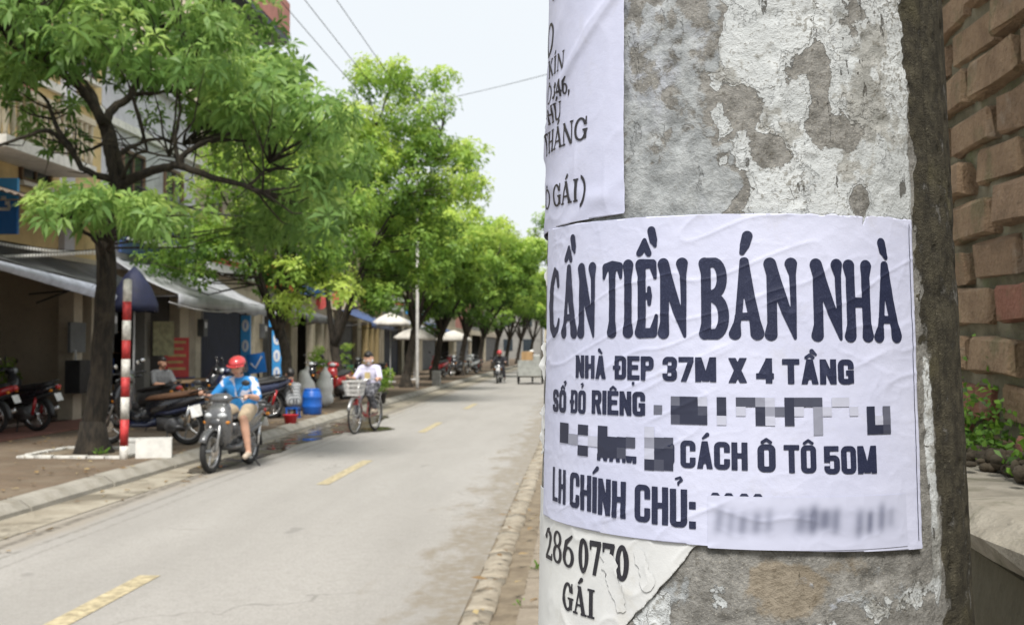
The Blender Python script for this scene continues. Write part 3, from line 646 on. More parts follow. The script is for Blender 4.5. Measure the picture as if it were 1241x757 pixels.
def wr_main(U, V):
    d = 0.5 * (fbm(U / 55 + 7, V / 38 + 3, 5, 3) - 0.4) + 0.44 * ridge(U * .92 + V * .4, V * .92 - U * .4, 95, 22, 31, 16) * sstep(fbm(U / 70, V / 60, 55, 2), .42, .62)
    d = d + 0.35 * ridge(U * .3 + V, U - V * .3, 30, 100, 77, 14) * sstep(fbm(U / 60 + 5, V / 50, 91, 2), .45, .6) + 0.16 * ridge(U, V, 34, 34, 13, 10) + 0.14 * ridge(U, V, 14, 12, 43, 8) + 0.10 * fbm(U / 5, V / 5, 63, 2)
    return 0.0016 + 0.001 * np.clip(d, -0.3, 1.4)
def wr_ul(U, V):
    d = 0.6 * (fbm(U / 50 + 17, V / 44 + 3, 6, 3) - 0.4)
    for sl, c, wd, a in ((0.75, 318, 6, 1.5), (0.75, 326, 12, 0.6), (0.55, 210, 9, 0.5), (0.4, 150, 7, 0.6), (-0.2, 75, 6, 0.5), (0.9, 395, 10, 0.6)):
        q = (V - sl * U - c) + 6 * (fbm(U / 30, V / 30, 9, 2) - .5); d = d + a * np.exp(-(q / wd) ** 2) * sstep(fbm(U / 50 + c, V / 50, 3, 2), .25, .45)
    return 0.0015 + 0.0011 * np.clip(d + 0.4 * ridge(U, V, 45, 60, 23, 8), -0.3, 1.8)
def wr_ll(U, V):
    d = 0.5 * (fbm(U / 40 + 27, V / 34 + 3, 7, 3) - 0.4) + 0.7 * ridge(U + V, U - V, 60, 40, 41, 10)
    return 0.0008 + 0.0008 * np.clip(d, -0.4, 1.2)
def paper(name, fn, box, step, wr, mat, lab, cat='notice', group=None):
    P, fc = field_mesh(fn, *box, step)
    me = bpy.data.meshes.new(name); me.from_pydata([tuple(p) for p in on_pole(P[:, 0], P[:, 1], wr(P[:, 0], P[:, 1]))], [], fc); me.materials.append(mat); me.shade_smooth()
    o = bpy.data.objects.new(name, me); COL.objects.link(o)
    md = o.modifiers.new('thickness', 'SOLIDIFY'); md.thickness = 0.00025; md.offset = -1
    return tag(o, lab, cat, group)
def main_shape(U, V):
    top = 83.6 - 0.012 * (U + 60) + (fbm(U / 7, V * 0 + 3, 2, 4) - .5) * 2.6 * sstep(U, 0, 30) + (fbm(U / 16, V * 0 + 8, 4, 3) - .5) * 0.8
    bot = -122.2 - 0.030 * (U + 45) * (U > -45) - 0.016 * (U + 45) * (U <= -45)
    lf = -200.5 + (fbm(U * 0 + 1, V / 12, 12, 3) - .5) * 3; rt = 95.5 + 0.018 * V + (fbm(U * 0 + 4, V / 9, 14, 3) - .5) * .5
    f = np.minimum(np.minimum(top - V, V - bot), np.minimum(U - lf, rt - U))
    tear = cap(57.5, 84, 1.3, 56.0, 76.5, 0.25)(U, V)
    return np.minimum(f, -tear)
po = paper('sale_notice', main_shape, (-205, 100, -130, 90), 1.0, wr_main, m_paper, 'large white paper notice with big navy headline glued round the pole', 'notice')
wm = lambda U, V: on_pole(U, V, wr_main(U, V) + 0.0004)
ink = Ink(); H = 50.5; BULB[0] = 0.0
for ch, ac, a, b in [('C', '', -192.9, -168), ('A', 'cg', -166.8, -145), ('N', '', -144.6, -126), ('T', '', -119, -102.4), ('I', '', -102.6, -93), ('E', 'cg', -92.4, -76), ('N', '', -75.8, -56), ('B', '', -48.6, -31), ('A', 'a', -30.8, -9.2), ('N', '', -9.2, 11.2), ('N', '', 19, 40), ('H', '', 40.4, 60.6), ('A', 'g', 60.6, 82.6)]:
    W = b - a; ink.put((lambda g_: (lambda X, Y: g_(X, Y) + 0.42))(un(bone(ch, W, H), *bone_acc(ac, W, H))), a, 6.4 - 0.019 * (a + 100) * (a > -100), (-4, -4, W + 9, H + 26))
ink.mesh(0.42, wm, 'headline', m_ink, po); BULB[0] = 0.0
ink = Ink()
for wd, a, b, v in [('N H A:g', -146, -116, -20.2), ('D E:d P', -108, -79, -20.4), ('3 7 M', -72.5, -38.8, -20.8), ('X', -31, -20.4, -21.4), ('4', -14.6, -4.4, -21.6), ('T A:cg N G', 1, 45.4, -22)]: ink.word(sans, wd.split(), a, b, v, 14.9, v - 0.01 * (b - a))
ink.mesh(0.4, wm, 'size_line', m_ink, po)
ink = Ink()
for wd, a, b, v in [('S O:ch', -179, -158, -44.6), ('D O:h', -151.5, -135, -44.2), ('R I E:c N G', -128.5, -85, -43.6)]: ink.word(sans, wd.split(), a, b, v, 15.2)
ink.mesh(0.4, wm, 'deed_line', m_ink, po)
ink = Ink()
for wd, a, b, v in [('C A:a C H', -61, -20.8, -74.6), ('O:c', -14.6, -4.4, -75.8), ('T O:c', 0.8, 19.8, -76.2), ('5 0 M', 25, 59, -77)]: ink.word(sans, wd.split(), a, b, v, 16.6, v - 0.012 * (b - a))
ink.mesh(0.4, wm, 'access_line', m_ink, po)
ink = Ink()
for wd, a, b, v in [('L H', -177, -157, -106.4), ('C H I:a N H', -151, -99, -107.4), ('C H U:h :', -92, -52, -110.2)]: ink.word(sans, wd.split(), a, b, v, 23.2, v - 0.05 * (b - a))
ink.mesh(0.42, wm, 'contact_line', m_ink, po)
# right-hand printed border rule
ink = Ink(); ink.put(rect(0, 0, 0.55, 200), 92.0, -121, (-1, -1, 2, 201)); ink.mesh(0.5, lambda U, V: on_pole(U + 0.018 * V, V, wr_main(U + 0.018 * V, V) + 0.0003), 'border_rule', m_ink, po)
# coarse blocked-out squares (print tones)
tones = {}
def tone(g):
    if g not in tones:
        m, nt, b = new_mat('print_tone_%d' % int(g * 100)); n = NT(nt); c = (0.016 + g * 0.52, 0.02 + g * 0.535, 0.045 + g * 0.63)
        n.put(b.inputs['Base Color'], n.mix(n.noise(n.obj(), 60, 4), tuple(v * .92 for v in c), tuple(v * 1.06 for v in c))); b.inputs['Roughness'].default_value = .6; tones[g] = m
    return tones[g]
TN = {'#': 0.0, 'd': 0.06, 'm': 0.16, 'g': 0.42, 'l': 0.78}
def square(u0, u1, v0, v1, g):
    k = 7; U, V = np.meshgrid(np.linspace(u0, u1, k), np.linspace(v0, v1, k), indexing='ij'); U = U.ravel(); V = V.ravel()
    me = bpy.data.meshes.new('blocked_square'); me.from_pydata([tuple(q) for q in on_pole(U, V, wr_main(U, V) + 0.00042)], [], [(i * k + j, (i + 1) * k + j, (i + 1) * k + j + 1, i * k + j + 1) for i in range(k - 1) for j in range(k - 1)])
    me.materials.append(tone(g)); me.shade_smooth(); o = bpy.data.objects.new('blocked_square', me); COL.objects.link(o); o.parent = po
cs = 5.75
for j_, row in enumerate(['..m##l.#.ddgl.#ddd.ll.....', 'm.###d.#.l.#gm#l.gl..l.#.m', '..d###.l...#l.#..g.....#lm', '.................g.....##d']):
    for i_, ch in enumerate(row):
        if ch != '.': square(-78.8 + i_ * cs, -78.8 + (i_ + 1) * cs, -30.6 - j_ * cs, -30.6 - (j_ + 1) * cs, TN[ch])
ue = [-166, -154, -142.6, -131.8, -122.6, -114, -106, -99, -92, -85.3, -78.5, -72, -65.8]
for j_, row in enumerate(['#.#.#....l', '#g.l###d.gdd', '..#.##d..l##', '.........#d#']):
    for i_, ch in enumerate(row):
        if ch != '.': vt = (-51.6 - j_ * 6.9 + max(0, i_ - 3) * .25); square(ue[i_], ue[i_ + 1], vt, vt - 6.9, TN[ch])
ink = Ink()
for ch, a, b_ in (('N', -123, -114), ('A', -112.5, -103.5), ('M', -102, -91)): ink.put(inter(sans(ch, b_ - a, 15.5), rect(-9, -9, 99, 4.6)), a, -74.2, (-1, -1, b_ - a + 1, 6))
ink.put(inter(sans('O', 10, 15), rect(5, -9, 99, 99)), -75, -74, (-1, -1, 11, 16)); ink.mesh(0.5, wm, 'line_remnant', m_ink, po)
# smudged number field
def smudge():
    P, fc = field_mesh(rect(-44.8, -123.4, 80.5, -91.2), -46, 82, -125, -90, 1.0)
    me = bpy.data.meshes.new('smudged_number'); me.from_pydata([tuple(p) for p in on_pole(P[:, 0], P[:, 1], wr_main(P[:, 0], P[:, 1]) + 0.0004)], [], fc)
    U, V = P[:, 0], P[:, 1]; env = np.exp(-((V + 106.5) / 8.5) ** 4); k = 0
    for c, wd, a in ((-38, 3, .5), (-31, 2.6, .4), (-24, 3, .55), (-16, 3, .5), (-9, 2.6, .4), (10, 4, .55), (17, 3, .75), (24, 4, .7), (31, 3, .55), (46, 3, .55), (53, 2.5, .7), (61, 3, .6), (68, 3, .35)):
        k = k + a * np.exp(-((U - c - (V + 107) * .1) / wd) ** 2) * np.exp(-((V + 106.5 + 2 * math.sin(c)) / (8 + 1.5 * math.cos(c * 3))) ** 4)
    k = np.clip(k * 0.85 + 0.16 * env * np.exp(-((U - 16) / 58) ** 6), 0, 0.75)
    at = me.attributes.new('smear', 'FLOAT', 'POINT'); at.data.foreach_set('value', k.astype(np.float32))
    m, nt, b = new_mat('smeared_print'); n = NT(nt); n.put(b.inputs['Base Color'], n.mix(n.attr('smear'), (0.475, 0.495, 0.63), (0.04, 0.05, 0.10))); b.inputs['Roughness'].default_value = 0.6
    me.materials.append(m); me.shade_smooth(); o = bpy.data.objects.new('smudged_number', me); COL.objects.link(o); o.parent = po
smudge()
ink = Ink()
for c in (-40, -32, -23, -15): ink.put(chain((-2.4, -.6, .55), (-1.2, .9, .75), (1.2, .9, .75), (2.4, -.6, .55)), c, -91.0, (-4, -0.1, 4, 3))
ink.mesh(0.4, wm, 'digit_tops', m_ink, po)
# upper left notice
def ul_shape(U, V):
    bot = 87.5 + 0.03 * (U + 101) + 6 * np.exp(-((U + 106) / 14) ** 2) * 0 + (fbm(U / 10, V * 0, 3, 3) - .5) * 0.8
    rt = -102.4 + 1.4 * sstep(-V, -130, -95) + (fbm(U * 0, V / 8, 6, 3) - .5) * .5
    cut = 999
    return np.minimum(np.minimum(V - bot, 380 - V), np.minimum(rt - U, U + 312))
pu = paper('work_notice', ul_shape, (-314, -98, 80, 384), 1.3, wr_ul, m_paper, 'creased white notice with serif text on upper left of the pole', 'notice')
wu = lambda U, V: on_pole(U, V, wr_ul(U, V) + 0.0004)
for words in ([('E', -200, -178, 253, 16)], [('O', -222, -192, 213, 25)], [('K I:a N', -207, -169, 197, 12.5)], [('O:c', -214, -196, 178, 13.5), ('3 4 6 ,', -189, -160, 178, 12)], [('P H U:a', -216, -175, 162, 12.5)], [('T H A:a N G', -222, -137, 141.5, 15.5)], [('O:c', -216, -197, 101, 14.5), ('G A:a I )', -186, -137, 100, 15.5)]):
    for t_, a_, b_, v_, h_ in words: ink = Ink(); ink.word(serif, t_.split(), a_, b_, v_, h_); ink.mesh(0.45, wu, 'printed_word', m_ink2, pu)
# torn lower left notice
def ll_shape(U, V):
    w_ = (fbm(U / 9 + 2, V / 9, 17, 4) - .5) * 7
    e = (-51.0 - U) * 0.75 + (V + 123) * 0.66 + w_ * 0.6
    return np.minimum(np.minimum(e, V + 232 + w_), np.minimum(-102 - V + 0 * U, U + 226))
pl = paper('torn_notice', ll_shape, (-228, -40, -236, -98), 1.1, wr_ll, m_paper_old, 'torn grey-white older notice with 286 0770 on lower left of the pole', 'notice')
wl = lambda U, V: on_pole(U, V, wr_ll(U, V) + 0.0004)
ink = Ink(); ink.word(serif, '2 8 6'.split(), -193, -147, -149, 22); ink.word(serif, '0 7 7 0'.split(), -141.5, -97, -149.5, 22); ink.mesh(0.45, wl, 'number_line', m_ink2, pl)
ink = Ink(); ink.word(serif, 'G A:a I'.split(), -160, -125, -178, 18.5); ink.mesh(0.45, wl, 'word_line', m_ink2, pl)
# a strip of bare pulp where the older sheet has lifted over its own print
pp = field_mesh(lambda U, V: un(chain((-113, -138, 6), (-108, -152, 5), (-103, -166, 3)), chain((-90, -132, 3), (-84, -148, 5)))(U, V) + (fbm(U / 5, V / 5, 71, 3) - .5) * 7, -130, -70, -190, -124, 1.0)
me = bpy.data.meshes.new('lifted_layer'); me.from_pydata([tuple(p) for p in on_pole(pp[0][:, 0], pp[0][:, 1], wr_ll(pp[0][:, 0], pp[0][:, 1]) + 0.0007)], [], pp[1]); me.materials.append(m_paper_old)
o = bpy.data.objects.new('lifted_layer', me); COL.objects.link(o); o.parent = pl
# curled scraps of older sheets along the left flank
def scrap(u, v, ru, rv, seed, curl, lab):
    fn = lambda U, V: ell(u, v, ru, rv)(U, V) + (fbm(U / 6 + seed, V / 6, seed, 3) - .5) * 9
    wr = lambda U, V: 0.0010 + curl * 0.001 * np.clip((u + ru * .2 - U) / ru, 0, 2) ** 2 + 0.0006 * ridge(U, V, 18, 18, seed, 6)
    paper('paper_scrap', fn, (u - ru - 8, u + ru + 8, v - rv - 8, v + rv + 8), 1.0, wr, m_paper_old, lab, 'paper scrap', 'scraps of old paper on the pole')
scrap(-208, 52, 5, 9, 3, 3, 'curled torn scrap of paper sticking out beside the headline')
scrap(-210, -60, 5, 14, 5, 1.2, 'narrow scrap of old paper left of the blocked-out line')
scrap(-210, -8, 5, 16, 7, 1.5, 'narrow scrap of old paper left of the notice at mid height')

# ------------------------------------------------------------------ brick wall and ledge behind the pole
m_mortar = mat_concrete('mossy_mortar', (0.10, 0.095, 0.06), (0.21, 0.19, 0.13), (0.085, 0.11, 0.035), 9, 0.8)
def mat_brick(name, a, b2):
    m, nt, b = new_mat(name); n = NT(nt); o = n.node('ShaderNodeNewGeometry').outputs['Position']
    f = n.noise(o, 18, 7, 0.65); g = n.noise(o, 120, 5, 0.65); k = n.noise(o, 7, 8, 0.65)
    c = n.mix(n.ramp(f, 0.3, 0.7), a, b2); c = n.mix(n.math('MULTIPLY', n.ramp(g, 0.55, 0.72), 0.5), c, tuple(v * .4 for v in a))
    c = n.mix(n.math('MULTIPLY', n.ramp(k, 0.52, 0.66), 0.6), c, (0.14, 0.14, 0.065)); c = n.mix(n.math('MULTIPLY', n.ramp(n.noise(o, 11, 6), 0.6, 0.7), 0.35), c, (0.4, 0.36, 0.3))
    n.put(b.inputs['Base Color'], c); b.inputs['Roughness'].default_value = 0.92
    n.put(b.inputs['Normal'], n.bump(n.math('ADD', f, g), 1.0, 0.012)); return m
m_bricks = [mat_brick('tan_brick', (0.25, 0.165, 0.10), (0.38, 0.265, 0.165)), mat_brick('brown_brick', (0.21, 0.14, 0.085), (0.32, 0.215, 0.135)), mat_brick('red_brick', (0.25, 0.105, 0.07), (0.33, 0.15, 0.10))]
wall = tag(empty('brick_wall', (0.66, 0, 0)), 'old mossy brick wall with rough joints right of the pole', 'wall')
MB().bb(0.024, 0.22, -3, 12, 0.0, 2.95).build('mortar_bed', m_mortar, wall)
rb = random.Random(3); bmeshes = []
for v in range(6):
    b = MB(); N = 5; rs = []
    for k in range(N):
        y = (-0.104, -0.096, 0.0, 0.096, 0.104)[k]; j = lambda s=.0025: rb.uniform(-s, s); e = 0.008 if k in (0, N - 1) else 0.0
        rs.append([(0.06, y, -0.031), (-0.010 + e + j(.006), y + j(.004), -0.031 + e * .4 + j(.006)), (-0.016 + e + j(.003), y + j(.002), -0.027 + e * .3 + j(.004)), (-0.017 + e + j(.003), y + j(.002), 0.027 - e * .3 + j(.004)), (-0.010 + e + j(.006), y + j(.004), 0.031 - e * .4 + j(.006)), (0.06, y, 0.031)])
    b.rings(rs); o = b.build('brick', m_bricks[v % 3 if v != 3 else 0], wall); bmeshes.append(o.data); bpy.data.objects.remove(o)
for c in range(21):
    for i in range(14):
        o = bpy.data.objects.new('brick', bmeshes[rb.choice((0, 0, 1, 3, 3, 4, 4, 1, 2 if c < 5 else 0, 5 if c < 5 else 3))]); COL.objects.link(o); o.parent = wall
        o.location = (rb.uniform(-.012, .010), 0.95 + i * 0.226 + (0.113 if c % 2 else 0) + rb.uniform(-.012, .012), 1.437 + c * 0.075 + rb.uniform(-.005, .005)); o.rotation_euler = (rb.uniform(-.045, .045), rb.uniform(-.09, .09), rb.uniform(-.04, .04)); o.scale = (1, rb.uniform(.90, 1.03), rb.uniform(.84, 1.02))
b = MB()
for c in range(20):
    for i in range(35):
        src = bmeshes[rb.choice((0, 1, 3, 4))]; ox, oy, oz = rb.uniform(-.012, .010), 4.18 + i * .226 + (.113 if c % 2 else 0) + rb.uniform(-.012, .012), 1.437 + c * .075 + rb.uniform(-.005, .005)
        if oy < 11.9: b.add([(v.co.x + ox, v.co.y * .97 + oy, v.co.z * .93 + oz) for v in src.vertices], [tuple(q.vertices) for q in src.polygons])
o = b.build('far_brickwork', m_bricks[1], wall); o['kind'] = 'stuff'
# rough bedding mortar between the bricks, uneven and partly washed out
ys = np.arange(0.85, 4.3, 0.012); zs_ = np.arange(1.38, 3.0, 0.012); YY, ZZ = np.meshgrid(ys, zs_, indexing='ij')
XX = 0.004 - 0.022 * (fbm(YY * 16, ZZ * 26, 3, 4) - .42); ny, nzz = XX.shape; ii, jj = np.meshgrid(np.arange(ny - 1), np.arange(nzz - 1), indexing='ij'); q0 = (ii * nzz + jj).ravel()
o = np_mesh('bedding_mortar', np.stack([XX, YY, ZZ], -1).reshape(-1, 3), np.stack([q0, q0 + 1, q0 + nzz + 1, q0 + nzz], 1), m_mortar, wall); o.data.shade_smooth()
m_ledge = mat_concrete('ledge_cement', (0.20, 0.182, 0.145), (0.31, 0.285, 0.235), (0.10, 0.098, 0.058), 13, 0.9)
m_ledge2 = mat_concrete('dark_olive_cement', (0.07, 0.063, 0.04), (0.115, 0.103, 0.07), (0.045, 0.048, 0.02), 7, 0.75)  # ledge face, a darker and more olive cement than the cap
lg = tag(empty('cement_ledge', (0.42, 0, 0)), 'low grey cement ledge running along the foot of the brick wall', 'ledge')
b = MB(); rs = []
for y in np.linspace(-3, 12, 120):
    j = lambda s=.006: rb.uniform(-s, s); rs.append([(0.262, y, 0.0), (0.0, y, 0.0), (0.0 + j(.004), y, 1.33), (0.005 + j(), y, 1.376 + j()), (0.03 + j(), y, 1.388 + j()), (0.262, y, 1.392 + j())])
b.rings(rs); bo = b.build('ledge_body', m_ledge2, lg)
b = MB(); rs = []
for y in np.linspace(-3, 12, 120):
    j = lambda s=.009: rb.uniform(-s, s); rs.append([(0.262, y, 1.397), (-0.022 + j(), y, 1.392), (-0.025 + j(), y, 1.412 + j(.003)), (0.0, y, 1.426 + j()), (0.262, y, 1.424 + j())])
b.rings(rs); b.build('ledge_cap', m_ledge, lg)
def mat_leaf(name, stops, trans=0.45):
    m = bpy.data.materials.new(name); m.use_nodes = True; nt = m.node_tree; nt.nodes.clear(); n = NT(nt)
    rp = n.node('ShaderNodeValToRGB'); rp.color_ramp.elements[0].color = (*stops[0][1], 1); rp.color_ramp.elements[0].position = stops[0][0]
    rp.color_ramp.elements[1].color = (*stops[-1][1], 1); rp.color_ramp.elements[1].position = stops[-1][0]
    for p, c in stops[1:-1]: e = rp.color_ramp.elements.new(p); e.color = (*c, 1)
    nt.links.new(n.attr('tint'), rp.inputs[0])
    d = n.node('ShaderNodeBsdfPrincipled'); nt.links.new(rp.outputs[0], d.inputs['Base Color']); d.inputs['Roughness'].default_value = 0.5; d.inputs['Specular IOR Level'].default_value = 0.35
    t = n.node('ShaderNodeBsdfTranslucent'); hs = n.node('ShaderNodeHueSaturation'); hs.inputs['Hue'].default_value = 0.485; hs.inputs['Value'].default_value = 1.3; nt.links.new(rp.outputs[0], hs.inputs['Color']); nt.links.new(hs.outputs[0], t.inputs[0])
    mxs = n.node('ShaderNodeMixShader'); mxs.inputs[0].default_value = trans; nt.links.new(d.outputs[0], mxs.inputs[1]); nt.links.new(t.outputs[0], mxs.inputs[2])
    out = n.node('ShaderNodeOutputMaterial'); nt.links.new(mxs.outputs[0], out.inputs[0]); return m
m_moss = mat_leaf('moss_leaves', [(0, (0.03, 0.075, 0.012)), (0.5, (0.10, 0.22, 0.03)), (1, (0.20, 0.38, 0.055))])
def leaf_quads(C, D, N, L, Wd, droop=0.15):
    """kite leaves from centres C, directions D, normals N (all n x 3)"""
    S = np.cross(D, N); S /= np.linalg.norm(S, axis=1, keepdims=True) + 1e-9
    L = np.asarray(L).reshape(-1, 1); Wd = np.asarray(Wd).reshape(-1, 1)
    p0 = C; p1 = C + D * L * .55 + S * Wd * .5 + N * L * .05; p3 = C + D * L * .55 - S * Wd * .5 + N * L * .05; p2 = C + D * L - np.array([0, 0, 1.0]) * L * droop
    V = np.stack([p0, p1, p2, p3], 1).reshape(-1, 3); Q = np.arange(len(C) * 4).reshape(-1, 4); return V, Q
def unit(a): return a / (np.linalg.norm(a, axis=1, keepdims=True) + 1e-9)
g = np.random.default_rng(8); n_ = 6000
hy = g.uniform(1.2, 4.0, n_); cz = np.abs(g.normal(0, .05, n_)) * (0.4 + 1.3 * fbm(hy * 6, hy * 0, 3, 3)); dens = fbm(hy * 5, hy * 0 + 4, 9, 2)
C = np.stack([0.645 - np.abs(g.normal(0, .028, n_)), hy, 1.425 + cz], 1)[dens > .38]
D = unit(np.stack([-np.abs(g.normal(0.5, .5, len(C))), g.normal(0, .7, len(C)), g.normal(.4, .5, len(C))], 1)); Nn = unit(g.normal(0, 1, D.shape) + np.array([-.5, 0, 1]))
V, Q = leaf_quads(C, D, Nn, g.uniform(.008, .020, len(C)), g.uniform(.006, .013, len(C)))
o = np_mesh('ledge_moss', V, Q, m_moss, None, g.uniform(0, 1, len(Q))); tag(o, 'bright green moss and tiny weeds growing on the ledge', 'moss', kind='stuff')
b = MB()
for i in range(1500):
    y = rb.uniform(1.0, 4.0); b.ball((0.635 - abs(rb.gauss(0, .03)), y, 1.425 + rb.uniform(0, .02)), (rb.uniform(.006, .014), rb.uniform(.006, .018), rb.uniform(.004, .012)), 6, 4)
o = b.build('ledge_soil', mat_concrete('dark_soil', (0.035, 0.028, 0.018), (0.075, 0.058, 0.036), (0.03, 0.035, 0.012), 12, .6), None, True); tag(o, 'dark crumbly soil heaped along the back of the ledge', 'soil', kind='stuff')
# ------------------------------------------------------------------ trees
def mat_bark(name, a, b2):
    m, nt, b = new_mat(name); n = NT(nt); o = n.obj(); q = n.mapping(o, (1, 1, 0.25))
    f = n.noise(q, 22, 7, 0.65); g = n.noise(o, 3, 6, 0.6)
    c = n.mix(n.ramp(f, 0.35, 0.65), a, b2); c = n.mix(n.math('MULTIPLY', n.ramp(g, 0.52, 0.65), 0.5), c, tuple(v * 1.6 for v in b2))
    n.put(b.inputs['Base Color'], c); b.inputs['Roughness'].default_value = 0.95; n.put(b.inputs['Normal'], n.bump(f, 1.0, 0.03)); return m
m_bark = mat_bark('dark_bark', (0.010, 0.008, 0.006), (0.036, 0.028, 0.019)); m_bark2 = mat_bark('grey_bark', (0.012, 0.010, 0.007), (0.042, 0.033, 0.024))
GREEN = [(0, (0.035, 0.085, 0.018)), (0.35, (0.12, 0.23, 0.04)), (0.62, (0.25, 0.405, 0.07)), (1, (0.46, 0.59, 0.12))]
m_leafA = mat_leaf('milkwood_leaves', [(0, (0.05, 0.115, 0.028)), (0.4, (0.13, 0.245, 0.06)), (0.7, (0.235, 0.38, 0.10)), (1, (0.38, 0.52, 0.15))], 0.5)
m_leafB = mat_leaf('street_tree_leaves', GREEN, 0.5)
def limb(b, pts, r0, r1, n=9, wob=0.0, rng=None):
    """a tapering branch through the points, smoothed with a Catmull-Rom curve"""
    P = [Vector(p) for p in pts]; P = [P[0] * 2 - P[1]] + P + [P[-1] * 2 - P[-2]]; out = []
    for i in range(1, len(P) - 2):
        for k in range(4):
            t = k / 4; a, c, d, e = P[i - 1], P[i], P[i + 1], P[i + 2]
            q = 0.5 * ((2 * c) + (d - a) * t + (2 * a - 5 * c + 4 * d - e) * t * t + (3 * c - a - 3 * d + e) * t ** 3)
            if rng: q += Vector((rng.uniform(-1, 1), rng.uniform(-1, 1), rng.uniform(-1, 1))) * wob
            out.append(q)
    out.append(P[-2]); m = len(out)
    b.tube(out, [r0 + (r1 - r0) * (i / (m - 1)) ** 0.8 for i in range(m)], n)
    return out
def twigs(b, base_pts, clumps, rng, r=0.03, frac=1.0):
    """thin branches that join each leaf clump to the nearest woody point"""
    B = np.array([tuple(p) for p in base_pts])
    for c in clumps:
        if rng.random() > frac: continue
        c = Vector(c[:3]); d = np.linalg.norm(B - np.array(c), axis=1) + np.maximum(0, B[:, 2] - c.z + .2) * 1.5; p = Vector(B[int(d.argmin())])
        if (c - p).length < 0.15: continue
        mid = (p + c) / 2 + Vector((rng.uniform(-.15, .15), rng.uniform(-.15, .15), rng.uniform(-.25, .15))) * (c - p).length * .5
        q1 = p.lerp(mid, .5) + Vector((rng.uniform(-.05, .05), rng.uniform(-.05, .05), 0)); q2 = mid.lerp(c, .5) + Vector((rng.uniform(-.06, .06), rng.uniform(-.06, .06), .03))
        b.tube([p, q1, mid, q2, c], [r, r * .8, r * .6, r * .4, r * .18], 5)
def foliage(name, clumps, per, leaf, wid, mat, seed, parent, ros=5, droop=0.2, spread=1.0, flat=0.75):
    """clumps: x, y, z, radius, tint; each holds sprigs of leaves"""
    g = np.random.default_rng(seed); Cs, Ds, Ns, Ls, Ws, Ts = [], [], [], [], [], []
    for (x, y, z, r, t) in clumps:
        n = max(3, int(per * (r / 0.6) ** 2)); ls = g.uniform(.72, 1.25); d = unit(g.normal(0, 1, (n, 3))); rad = g.uniform(0.15, 1, (n, 1)) ** 0.55
        P = np.array([x, y, z]) + d * rad * r * np.array([1, 1, flat]); out = unit(d + np.array([0, 0, 0.35]))
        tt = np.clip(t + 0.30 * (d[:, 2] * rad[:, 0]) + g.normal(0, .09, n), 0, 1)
        for k in range(ros):
            a = 2 * math.pi * k / ros + g.uniform(0, 1, n) * 0.9
            e1 = unit(np.cross(out, g.normal(0, 1, (n, 3)) * .15 + np.array([0.3, 0.1, 0.9]))); e2 = np.cross(out, e1)
            D = unit(e1 * np.cos(a)[:, None] + e2 * np.sin(a)[:, None] + out * 0.25 + g.normal(0, .22, (n, 3)) * spread)
            Nn = unit(out + g.normal(0, .25, (n, 3)))
            Cs.append(P + D * leaf * .12); Ds.append(D); Ns.append(Nn); Ls.append(ls * leaf * g.uniform(.65, 1.25, n)); Ws.append(ls * wid * g.uniform(.8, 1.2, n)); Ts.append(np.clip(tt + g.normal(0, .05, n), 0, 1))
    V, Q = leaf_quads(np.concatenate(Cs), np.concatenate(Ds), np.concatenate(Ns), np.concatenate(Ls), np.concatenate(Ws), droop)
    return np_mesh(name, V, Q, mat, parent, np.concatenate(Ts))
def trunk_base(b, p, r, rng, h=0.5):
    """root flare"""
    rs = []
    for z, k in ((-.05, 1.75), (.06, 1.5), (.2, 1.22), (h, 1.0)):
        rs.append([Vector((p[0] + r * k * (1 + .16 * math.sin(5 * a + p[0]) * (k - .9)) * math.cos(a), p[1] + r * k * (1 + .16 * math.sin(4 * a) * (k - .9)) * math.sin(a), p[2] + z)) for a in [2 * math.pi * i / 14 for i in range(14)]])
    b.rings(rs)
